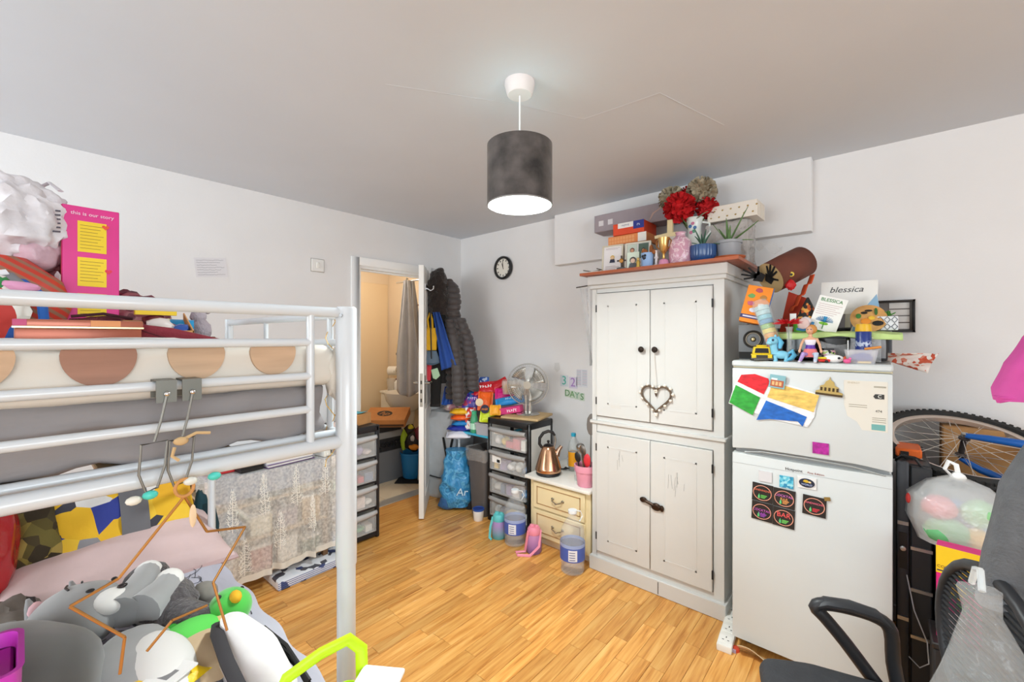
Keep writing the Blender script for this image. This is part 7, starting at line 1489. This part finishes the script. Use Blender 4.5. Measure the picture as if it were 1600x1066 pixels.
ob('written_lines', b, mat('b07a80', .7), gc); b = nb()
for k in range(12): a = PI * k / 11; tube(b, [(0, -.002, .04), (.032 * math.cos(a), -.002, .045 + .02 * math.sin(a))], [.002, .004], 5, flat=.3)
ob('blue_flower', b, mat('2a86b8', .7), gc); ob('flower_stem', tube(nb(), [(.002, -.002, .008), (0, -.002, .04)], .0016, 5), mat('3f8a3a', .7), gc); ob('flower_leaf', blob(nb(), (0, -.002, .033), (.018, .001, .007), 2), mat('7fb83a', .7), gc)
sgn = thing('name_sign', 'white card sign with thin script lettering behind the greeting card', 'sign', (3.05, -.32, FT + .155), 0, rot=(-.05, .02, .0)); ob('card', box(nb(), -.105, .105, -.001, .001, .06, .215), PAPER, sgn); ob('support_strut', box(nb(), -.01, .01, .001, .006, -.003, .20), mat('d8d4cc', .7), sgn); text('blessica', .038, Tr(-.01, -.002, .175) @ FY, mat('4a4a4c', .6), sgn, shear=.3, sx=1.1)
def facepot(name, label, x, y, w):
    o = thing(name, label, 'potted plant', (x, y, FT + .135)); m_ = stripes('e6e6ea', '23283c', 60, 0, .62, .4)
    ob('pot', box(nb(), -w / 2, w / 2, -w / 2, w / 2, 0, .06), mat('e6e6ea', .5), o, bev=.002); b = nb(); n = 3
    for i in range(n):
        for j in range(2):
            cx = -w / 2 + (i + .5) * w / n; cz = .015 + j * .03; q = w / n * .42
            tube(b, [(cx - q, -w / 2 - .001, cz), (cx, -w / 2 - .001, cz + .013), (cx + q, -w / 2 - .001, cz), (cx, -w / 2 - .001, cz - .013)], .0016, 4, closed=True)
    ob('diamond_print', b, mat('23283c', .5), o)['kind'] = 'stuff'
    rr = random.Random(int(x * 100))
    for k in range(14): leafblade(o, (0, 0, .055), (rr.uniform(-1, 1), rr.uniform(-1, 1), 1.0), rr.uniform(.03, .05), .006, .2, mat('4f8a3a', .6))
    return o
facepot('diamond_pot', 'white pot with dark diamond pattern and a small plant beside the spotted cone', 2.945, -.40, .062); facepot('diamond_pot', 'white pot with dark diamond pattern and a small plant at the fridge corner', 3.19, -.40, .07)
pt = thing('painted_plate', 'paper plate painted with leaves and a black bird behind the blue can', 'craft', (3.13, -.455, FT + .135), 0, rot=(-.35, 0, .1)); ob('plate', lathe(nb(), [(.0, .0), (.045, .0), (.062, -.006), (.064, -.004), (.045, .003), (.0, .003)], 30, M=Tr(0, 0, .058) @ Rx(PI / 2), cap=False), mat('cf9a5a', .7, var=.2, scale=25), pt)
for (x_, z_, c_, rx_, rz_) in ((-.015, .08, '1d1a18', .012, .006), (.0, .09, '1d1a18', .014, .005), (.03, .03, '1d1a18', .02, .012), (.025, .085, '3f6a34', .006, .018), (-.035, .065, '3f7a34', .010, .012), (-.01, .04, 'e08a2a', .018, .014), (.01, .055, 'e6b83a', .012, .010)): ob('painted_mark', blob(nb(), (x_, -.007, z_), (rx_, .002, rz_), 2), mat(c_, .7), pt)
o_ = thing('blue_folded_card', 'pale blue folded card standing behind the painted plate', 'card', (3.12, -.36, FT + .155), 0, rot=(0, -.5, .1)); ob('front', prism(nb(), [(-.06, .0), (.06, .0), (.10, .11), (-.02, .05)], .002), mat('8fb4cf', .7), o_); ob('back', prism(nb(), [(-.07, .0), (.05, .01), (.10, .11), (-.05, .02)], .002, M=Tr(0, .012, 0)), mat('efece4', .7), o_); ob('collage', blob(nb(), (.0, -.003, .035), (.03, .003, .016), 2, .3), mat('b84a4a', .6), o_)
o_ = thing('pastel_figure', 'small pale pink and white doll face leaning by the red flower', 'toy', (2.905, -.56, FT + .132)); ob('face', blob(nb(), (0, 0, .03), (.024, .012, .03), 3), mat('e4c4bc', .6), o_); ob('blue_scarf', tube(nb(), [(-.025, -.005, .01), (.0, -.012, .004), (.03, -.008, .012), (.035, 0, .04)], .006, 8), mat('3a7aa8', .6), o_); ob('hood', blob(nb(), (.006, .006, .04), (.026, .01, .026), 2), mat('d9cfcf', .6), o_)

# ------------------------------------------------------------------ right-hand side: cabinet, crates, wheel, bags
tc_ = thing('black_cabinet', 'narrow black metal cabinet between the fridge and the bicycle wheel', 'cabinet', (0, 0, 0)); BK = mat('2a2b2e', .4, var=.15, scale=20)
ob('body', box(nb(), 3.222, 3.315, -.60, -.20, 0, .925), BK, tc_, bev=.006); ob('front_column', box(nb(), 3.216, 3.252, -.625, -.60, .01, .935), mat('3a3d42', .4), tc_, bev=.008, seg=2); ob('front_door', box(nb(), 3.256, 3.316, -.620, -.60, .01, .92), mat('313438', .4), tc_, bev=.004)
for z in (.60, .44, .26): ob('silver_trim', box(nb(), 3.256, 3.317, -.626, -.619, z, z + .012), mat('b4b6ba', .3, .8), tc_)
for z in (.69, .32): ob('silver_clip', box(nb(), 3.218, 3.250, -.630, -.624, z, z + .014), mat('b4b6ba', .3, .8), tc_)
ob('lock', lathe(nb(), [(.009, 0), (.009, .01), (.0, .012)], 14, M=Tr(3.234, -.626, .60) @ Rx(PI / 2)), mat('c2c4c6', .3, .9), tc_); ob('lock_plate', box(nb(), 3.222, 3.246, -.628, -.624, .52, .66), mat('1a1a1c', .4), tc_)
for k in range(2): ob('indicator', box(nb(), 3.285, 3.291, -.6215, -.62, .80 + k * .02, .808 + k * .02), mat('d9dcdf', .4), tc_)
ob('cable', tube(nb(), [(3.245, -.63, .50), (3.265, -.65, .38), (3.300, -.66, .28), (3.305, -.655, .20), (3.28, -.65, .17), (3.25, -.635, .19)], .0022, 6), mat('c9cbd0', .5), tc_)
ob('top_cable', tube(nb(), [(3.22, -.55, .93), (3.235, -.60, .955), (3.27, -.615, .95), (3.30, -.60, .90)], .005, 8), BLACK, tc_)
o_ = thing('orange_case', 'orange case edge showing beside the fridge and the tyre', 'case', (3.235, -.40, .927)); ob('shell', box(nb(), -.02, .06, -.10, .05, 0, .035), mat('e0641e', .5), o_, bev=.006); ob('latch', box(nb(), -.005, .02, -.105, -.10, .01, .025), BLACK, o_)
def crate(label, x0, x1, y0, y1, h, c_):
    o = thing('storage_crate', label, 'crate', ((x0 + x1) / 2, (y0 + y1) / 2, 0), 0, 'dark crates beside the wheel'); w, d = (x1 - x0) / 2, (y1 - y0) / 2
    ob('body', box(nb(), -w, w, -d, d, 0, h - .02), mat(c_, .6), o, bev=.006); ob('lid', box(nb(), -w - .004, w + .004, -d - .004, d + .004, h - .02, h), mat(c_, .5), o, bev=.004); return o
crate('dark crate under the bicycle wheel by the back wall', 3.33, 3.70, -.50, -.03, .80, '2a2828'); crate('dark brown crate under the white bag of toys', 3.325, 3.62, -.745, -.51, .65, '3a2a20'); crate('low dark crate under the pink fertiliser box', 3.30, 3.50, -.905, -.755, .415, '232020')
o_ = thing('brown_carton', 'brown cardboard carton behind the bicycle wheel', 'box', (3.50, -.10, .801)); ob('carton', box(nb(), -.12, .16, -.06, .05, 0, .22), mat('b98a58', .8, var=.06), o_, bev=.002); ob('edge_tape', box(nb(), -.124, -.12, -.06, .05, 0, .22), mat('8a6238', .8), o_)
wh = thing('bicycle_wheel', 'black-tyred spoked bicycle wheel leaning on the back wall', 'wheel', (3.425, -.315, .965), 0, rot=(.36, .10, 0))
R0 = .258
ob('tyre', lathe(nb(), [(R0 - .026, -.012), (R0 - .018, -.024), (R0 + .004, -.022), (R0 + .016, 0), (R0 + .004, .022), (R0 - .018, .024), (R0 - .026, .012), (R0 - .026, -.012)], 64, cap=False), mat('2a2928', .8), wh)
b = nb()
for k in range(72):
    a = 2 * PI * k / 72
    for dz, da_ in ((.017, 0), (-.017, .04), (0, .02)): box(b, R0 + .002 if dz else R0 + .012, R0 + .014 if dz else R0 + .019, -.006, .006, dz - .005, dz + .005, M=Rz(a + da_))
ob('tread_blocks', b, mat('222120', .8), wh, weld=False)['kind'] = 'stuff'
ob('rim', lathe(nb(), [(R0 - .045, -.010), (R0 - .028, -.013), (R0 - .024, -.013), (R0 - .024, .013), (R0 - .028, .013), (R0 - .045, .010), (R0 - .045, -.010)], 64, cap=False), mat('d4c4b8', .3, .6), wh)
ob('hub', lathe(nb(), [(.008, -.05), (.018, -.045), (.018, -.038), (.010, -.03), (.010, .03), (.018, .038), (.018, .045), (.008, .05)], 20), mat('5a5350', .35, .8), wh)
sp_ = ob('spoke', tube(nb(), [(.018, 0, .038), (R0 - .04, .07, 0)], .0013, 5), mat('d9d4cc', .3, .8), wh)
for k in range(1, 28):
    c = cp(sp_, wh); c.rotation_euler = (0 if k % 2 == 0 else PI, 0, 2 * PI * k / 28)
ob('fork_blade', tube(nb(), [(.0, .0, .055), (.06, -.03, .075), (.16, -.07, .10), (.26, -.10, .12)], [.010, .014, .016, .016], 12), mat('1f63b8', .35), wh); ob('fork_blade', tube(nb(), [(.0, .0, -.055), (.06, -.03, -.075), (.16, -.07, -.08)], [.010, .014, .016], 12), mat('1f63b8', .35), wh); ob('axle_nut', lathe(nb(), [(.012, .05), (.012, .064), (.0, .066)], 6), STEEL, wh)
tbg = thing('bag_of_toys', 'tied white carrier bag with colourful toys showing through', 'bag', (3.375, -.64, .651), .1)
ob('sack', loft(nb(), interp([(0, 0, 0, .06, .05), (0, 0, .02, .11, .09), (0, 0, .10, .14, .105), (0, 0, .18, .135, .10), (0, 0, .235, .08, .06), (.0, 0, .262, .018, .016)], 5), 32, .10, 8, 2, fold=.02, nf=11), film('f8f8f6', .45, .2, bump=.6, bscale=16), tbg)
for k, (p, r_, c_) in enumerate((((-.05, -.04, .15), (.05, .05, .045), 'd9606e'), ((.05, -.045, .15), (.05, .045, .05), '8cc88a'), ((-.03, -.05, .07), (.065, .045, .05), '6ab87a'), ((.05, -.045, .06), (.05, .045, .045), 'e6b85a'), ((.0, .03, .12), (.06, .05, .05), '7f9fd8'), ((.085, -.035, .10), (.035, .04, .035), '7ab0e4'))): ob('toy_inside', blob(nb(), p, r_, 2, .15, 3, k), mat(c_, .6), tbg)
b = nb(); tube(b, [(-.005, 0, .255), (-.03, -.01, .285), (-.02, -.01, .315), (.0, -.01, .305), (.008, 0, .262)], .008, 8, flat=.5); ob('knot_loop', b, mat('eeeeec', .3), tbg); ob('knot', blob(nb(), (.005, -.005, .262), (.022, .018, .016), 2, .3), mat('eeeeec', .3), tbg)
ob('red_logo', blob(nb(), (.128, -.045, .15), (.008, .012, .016), 2), mat('d93a34', .5), tbg); ob('red_corner', blob(nb(), (-.13, -.02, .16), (.008, .015, .02), 2), mat('cc3a34', .5), tbg)
cbx = thing('plant_food_box', 'pink and yellow carton with a flower picture below the bag of toys', 'box', (3.365, -.835, .416), -.12); ob('carton', box(nb(), -.052, .052, -.03, .03, 0, .305), mat('d9207a', .5), cbx, bev=.0015); ob('yellow_top', box(nb(), -.0525, .0525, -.0308, -.029, .215, .3055), mat('f0c41e', .5), cbx); text('CONCENTRATED', .0125, Tr(0, -.0312, .237) @ FY, mat('7a3a1e', .5), cbx); ob('title_bar', box(nb(), -.05, .05, -.0313, -.0305, .222, .226), mat('33284a', .5), cbx); ob('green_band', prism(nb(), [(-.052, .12), (.0, .15), (.052, .19), (.052, .21), (-.03, .185), (-.052, .15)], .001, M=Tr(0, -.0307, 0)), mat('4f9a8a', .5), cbx)
pts = []
for k in range(20): r_ = .036 if k % 2 == 0 else .019; pts.append((r_ * math.cos(k * PI / 10), r_ * .9 * math.sin(k * PI / 10)))
ob('yellow_flower', prism(nb(), pts, .001, M=Tr(-.008, -.0316, .172)), mat('f2cf2a', .5), cbx); ob('flower_eye', disc(nb(), (-.008, -.0325, .172), .010, 'Y', 14), mat('e0a81e', .5), cbx); ob('green_flower', prism(nb(), [(p[0] * .6, p[1] * .6) for p in pts], .001, M=Tr(.008, -.0316, .12)), mat('4fae4a', .5), cbx); ob('white_panel', prism(nb(), [(-.04, .02), (.01, .02), (.02, .09), (-.04, .10)], .001, M=Tr(0, -.0312, 0)), mat('ecdfe6', .5), cbx); ob('code_panel', box(nb(), .032, .047, -.0315, -.031, .195, .21), mat('e9e6e0', .5), cbx)

# ------------------------------------------------------------------ office chair
ch = thing('office_chair', 'black office chair with looped armrests and a ribbed mesh back', 'chair', (3.18, -1.545, 0), .30)
SEAT = mat('38393c', .9, var=.1, scale=30, bump=.3, bscale=120); PLA = mat('2a2b2e', .45)
o2 = ob('seat', rounded_slab(-.235, .165, -.25, .25, .395, .462, .03, 20, 20, 5), SEAT, ch); wrinkle(o2, .006, 3, 2); smooth_all(o2)
for v_ in o2.data.vertices:
    if v_.co.x < -.10: v_.co.y *= 1 - .9 * (-.10 - v_.co.x) ** 1.3; v_.co.z -= (-.10 - v_.co.x) * .10
def armf(yy):
    b = nb()
    prof = [(-.085, .618), (-.075, .632), (.0, .636), (.06, .626), (.092, .60), (.094, .50), (.11, .40), (.07, .40), (.055, .43), (-.03, .545), (-.08, .605)]
    inner = [(-.045, .603), (.0, .605), (.045, .597), (.066, .585), (.068, .47), (.058, .462), (.04, .475), (-.02, .56)]
    return prof, inner
for yy in (.262, -.262):
    pts = [(-.085, yy, .612), (-.06, yy, .628), (-.0, yy, .630), (.06, yy, .620), (.092, yy, .59), (.098, yy, .50), (.112, yy, .41), (.10, yy, .385), (.06, yy, .43), (-.01, yy, .525), (-.06, yy, .585)]
    P2 = [Vector(p) for p in pts]; cyc = []
    for i in range(len(P2)):
        for t in (0, .34, .67):
            a, b_, c_, d_ = P2[i - 1], P2[i], P2[(i + 1) % len(P2)], P2[(i + 2) % len(P2)]
            cyc.append(.5 * ((2 * b_) + (c_ - a) * t + (2 * a - 5 * b_ + 4 * c_ - d_) * t * t + (-a + 3 * b_ - 3 * c_ + d_) * t ** 3))
    am = ob('armrest', tube(nb(), cyc, .018, 10, closed=True), PLA, ch)
    ob('arm_pad', loft(nb(), [(-.085, yy, .60, .001, .001), (-.085, yy, .61, .001, .001)], 4) if False else tube(nb(), [(-.088, yy, .617), (-.06, yy, .634), (.0, yy, .637), (.06, yy, .627), (.09, yy, .604)], [.016, .024, .026, .025, .018], 12, flat=.5), mat('303236', .5), am)
    ob('arm_bracket', box(nb(), .06, .13, min(yy, yy * .75), max(yy, yy * .75), .375, .395), PLA, ch)
bkf = ob('back_frame', tube(nb(), [(.18, .20 * math.cos(a) * 1.05, .70 + .20 * math.sin(a)) for a in [2 * PI * k / 28 for k in range(28)]], .013, 10, closed=True), PLA, ch)
for k in range(26):
    z = .515 + k * .0148; hw_ = .20 * math.sqrt(max(0, 1 - ((z - .70) / .20) ** 2)) * 1.04
    if hw_ > .02: ob('back_rib', tube(nb(), [(.178, -hw_, z), (.188, 0, z), (.178, hw_, z)], .005, 6), mat('232427', .7), ch)
ob('back_spine', tube(nb(), [(.10, 0, .36), (.18, 0, .38), (.214, 0, .50), (.210, 0, .75)], .018, 10), PLA, ch)
ob('gas_lift', tube(nb(), [(0, 0, .09), (0, 0, .39)], [.028, .022], 14), BLACK, ch)
for k in range(5):
    a = 2 * PI * k / 5 + .3; lg = ob('leg', tube(nb(), [(0, 0, .10), (.26 * math.cos(a), .26 * math.sin(a), .07)], [.03, .018], 10), PLA, ch); ob('caster', lathe(nb(), [(.012, -.018), (.026, -.016), (.026, .016), (.012, .018)], 16, M=Tr(.26 * math.cos(a), .26 * math.sin(a), .0265) @ Rz(a + .6) @ Rx(PI / 2)), BLACK, lg)
# coat stand with grey coat and pink jacket (its pole is just outside the picture)
cst = thing('coat_stand', 'dark metal coat stand behind the office chair', 'coat stand', (3.60, -1.42, 0)); ob('base', lathe(nb(), [(.15, 0), (.15, .012), (.03, .025)], 28), mat('3a3a3c', .4, .6), cst); ob('pole', tube(nb(), [(0, 0, .02), (0, 0, 1.72)], .014, 12), mat('3a3a3c', .4, .6), cst)
for k in range(4):
    a = PI + k * PI / 2; ob('peg', tube(nb(), [(0, 0, 1.30 if k == 0 else 1.62), (.10 * math.cos(a), .10 * math.sin(a), 1.33 if k == 0 else 1.66)], .007, 8), mat('3a3a3c', .4, .6), cst)
ob('peg', tube(nb(), [(0, 0, 1.34), (-.165, -.06, 1.335)], .007, 8), mat('3a3a3c', .4, .6), cst); ob('peg_ball', blob(nb(), (-.170, -.062, 1.335), (.012, .012, .009), 2), mat('23302c', .4), cst)
GC = mat('636568', .95, var=.10, scale=40, bump=.4, bscale=160)
gco = thing('grey_coat', 'thick grey wool coat hanging above the office chair', 'coat', (3.455, -1.46, 0), .35)
b = nb(); loft(b, interp([(-.02, .0, .84, .115, .045), (-.01, .0, .95, .115, .05), (.0, 0, 1.10, .095, .055), (.03, .0, 1.22, .065, .05), (.055, 0, 1.285, .03, .03)], 6), 30, .06, 6, 2, fold=.05, nf=5); ob('body', b, GC, gco); b = nb(); loft(b, interp([(.02, -.05, .76, .045, .02), (.025, -.06, .90, .06, .03), (.04, -.05, 1.10, .055, .03), (.06, -.03, 1.24, .035, .03)], 5), 20, .06, 8, 4); ob('sleeve', b, GC, gco); ob('lapel', sheet(nb(), lambda u, v: (-.06 + .05 * u + .07 * v, -.065 + .015 * u, .90 + .36 * v), 4, 12), mat('585a5d', .95, bump=.4, bscale=160), gco, solid=.008)
pj = thing('pink_jacket', 'bright pink folded jacket hanging on the coat stand', 'jacket', (3.435, -1.365, 1.27), .6); b = nb(); loft(b, interp([(-.075, -.01, .015, .012, .015), (-.035, -.01, .005, .05, .03), (.0, 0, .03, .075, .05), (.01, 0, .09, .065, .05), (.03, 0, .15, .045, .04), (.045, 0, .19, .02, .02)], 6), 30, .25, 9, 3, fold=.05, nf=5); ob('body', b, mat('c94a98', .7, var=.08, scale=14, bump=.5, bscale=14), pj); ob('pointed_hem', loft(nb(), interp([(-.085, -.012, .0, .002, .004), (-.06, -.012, .012, .03, .02), (-.01, -.01, .03, .05, .03)], 4), 16, M=None), mat('c94a98', .7, bump=.4, bscale=14), pj)
cbg2 = thing('clear_plastic_bag', 'large clear plastic bag with a mint green towel hanging on the chair back', 'bag', (3.305, -1.765, .50), .45)
cbg2.scale = (.85, .85, 1)
b = nb(); loft(b, interp([(.03, 0, .0, .10, .05), (.02, 0, .05, .14, .08), (.02, 0, .22, .12, .075), (.01, 0, .36, .06, .045), (.0, 0, .43, .03, .025), (-.005, 0, .475, .035, .025)], 6), 34, .22, 8, 5, fold=.05, nf=7); ob('film', b, film('f2f6f6', .15, .06, bump=1.0, bscale=14), cbg2)
ob('mint_towel', blob(nb(), (.075, .0, .13), (.055, .045, .13), 3, .12, 2, 4), mat('a8d4c4', .9), cbg2); ob('handle_loop', tube(nb(), [(0, 0, .47), (.01, .02, .50), (.02, .05, .49), (.02, .06, .46)], .006, 6), film('e9eeee', .5, .1), cbg2)

# ------------------------------------------------------------------ floor odds and ends by the cupboard
xl = thing('extension_lead', 'white four-socket extension lead between the cupboard and the fridge', 'extension lead', (2.618, -.625, .0), .10); ob('body', box(nb(), -.032, .030, -.18, .18, 0, .032), mat('e9e6de', .45), xl, bev=.005, seg=2); 
for k in range(4):
    y_ = -.13 + k * .085; s_ = ob('socket', box(nb(), -.026, .024, y_ - .026, y_ + .026, .032, .0335), mat('f2efe8', .45), xl)
    for (dx, dy, w, h) in ((0, .014, .004, .010), (-.011, -.008, .008, .004), (.011, -.008, .008, .004)): ob('pin_hole', box(nb(), dx - w / 2, dx + w / 2, y_ + dy - h / 2, y_ + dy + h / 2, .0333, .0341), mat('2a2826', .6), s_)
ob('cable', tube(nb(), [(0, .18, .016), (.0, .26, .012), (.005, .40, .012), (.0, .57, .012)], .006, 8), GLOSSW, xl)
ps = thing('cardboard_strip', 'bent strip of beige card poking out under the fridge', 'card', (2.73, -.775, 0), .05); ob('strip', sheet(nb(), lambda u, v: (-.045 + .14 * u, .04 - .05 * v + .006 * math.sin(u * 5), .006 + .045 * v * (.6 + .4 * math.sin(u * 3 + 1))), 14, 4), mat('cbb08a', .8), ps, solid=.003); ob('curl', tube(nb(), [(.095, -.005, .03), (.11, -.02, .02), (.115, -.01, .008), (.10, .0, .006)], .010, 8, flat=.3), mat('cbb08a', .8), ps)
o_ = thing('small_red_lid', 'small red and mauve lid at the fridge foot', 'lid', (2.672, -.755, 0)); ob('lid', lathe(nb(), [(.016, 0), (.016, .014), (.0, .016)], 16), mat('c9482e', .5), o_); ob('tab', box(nb(), -.018, .005, -.022, -.014, 0, .014), mat('a894a8', .5), o_)
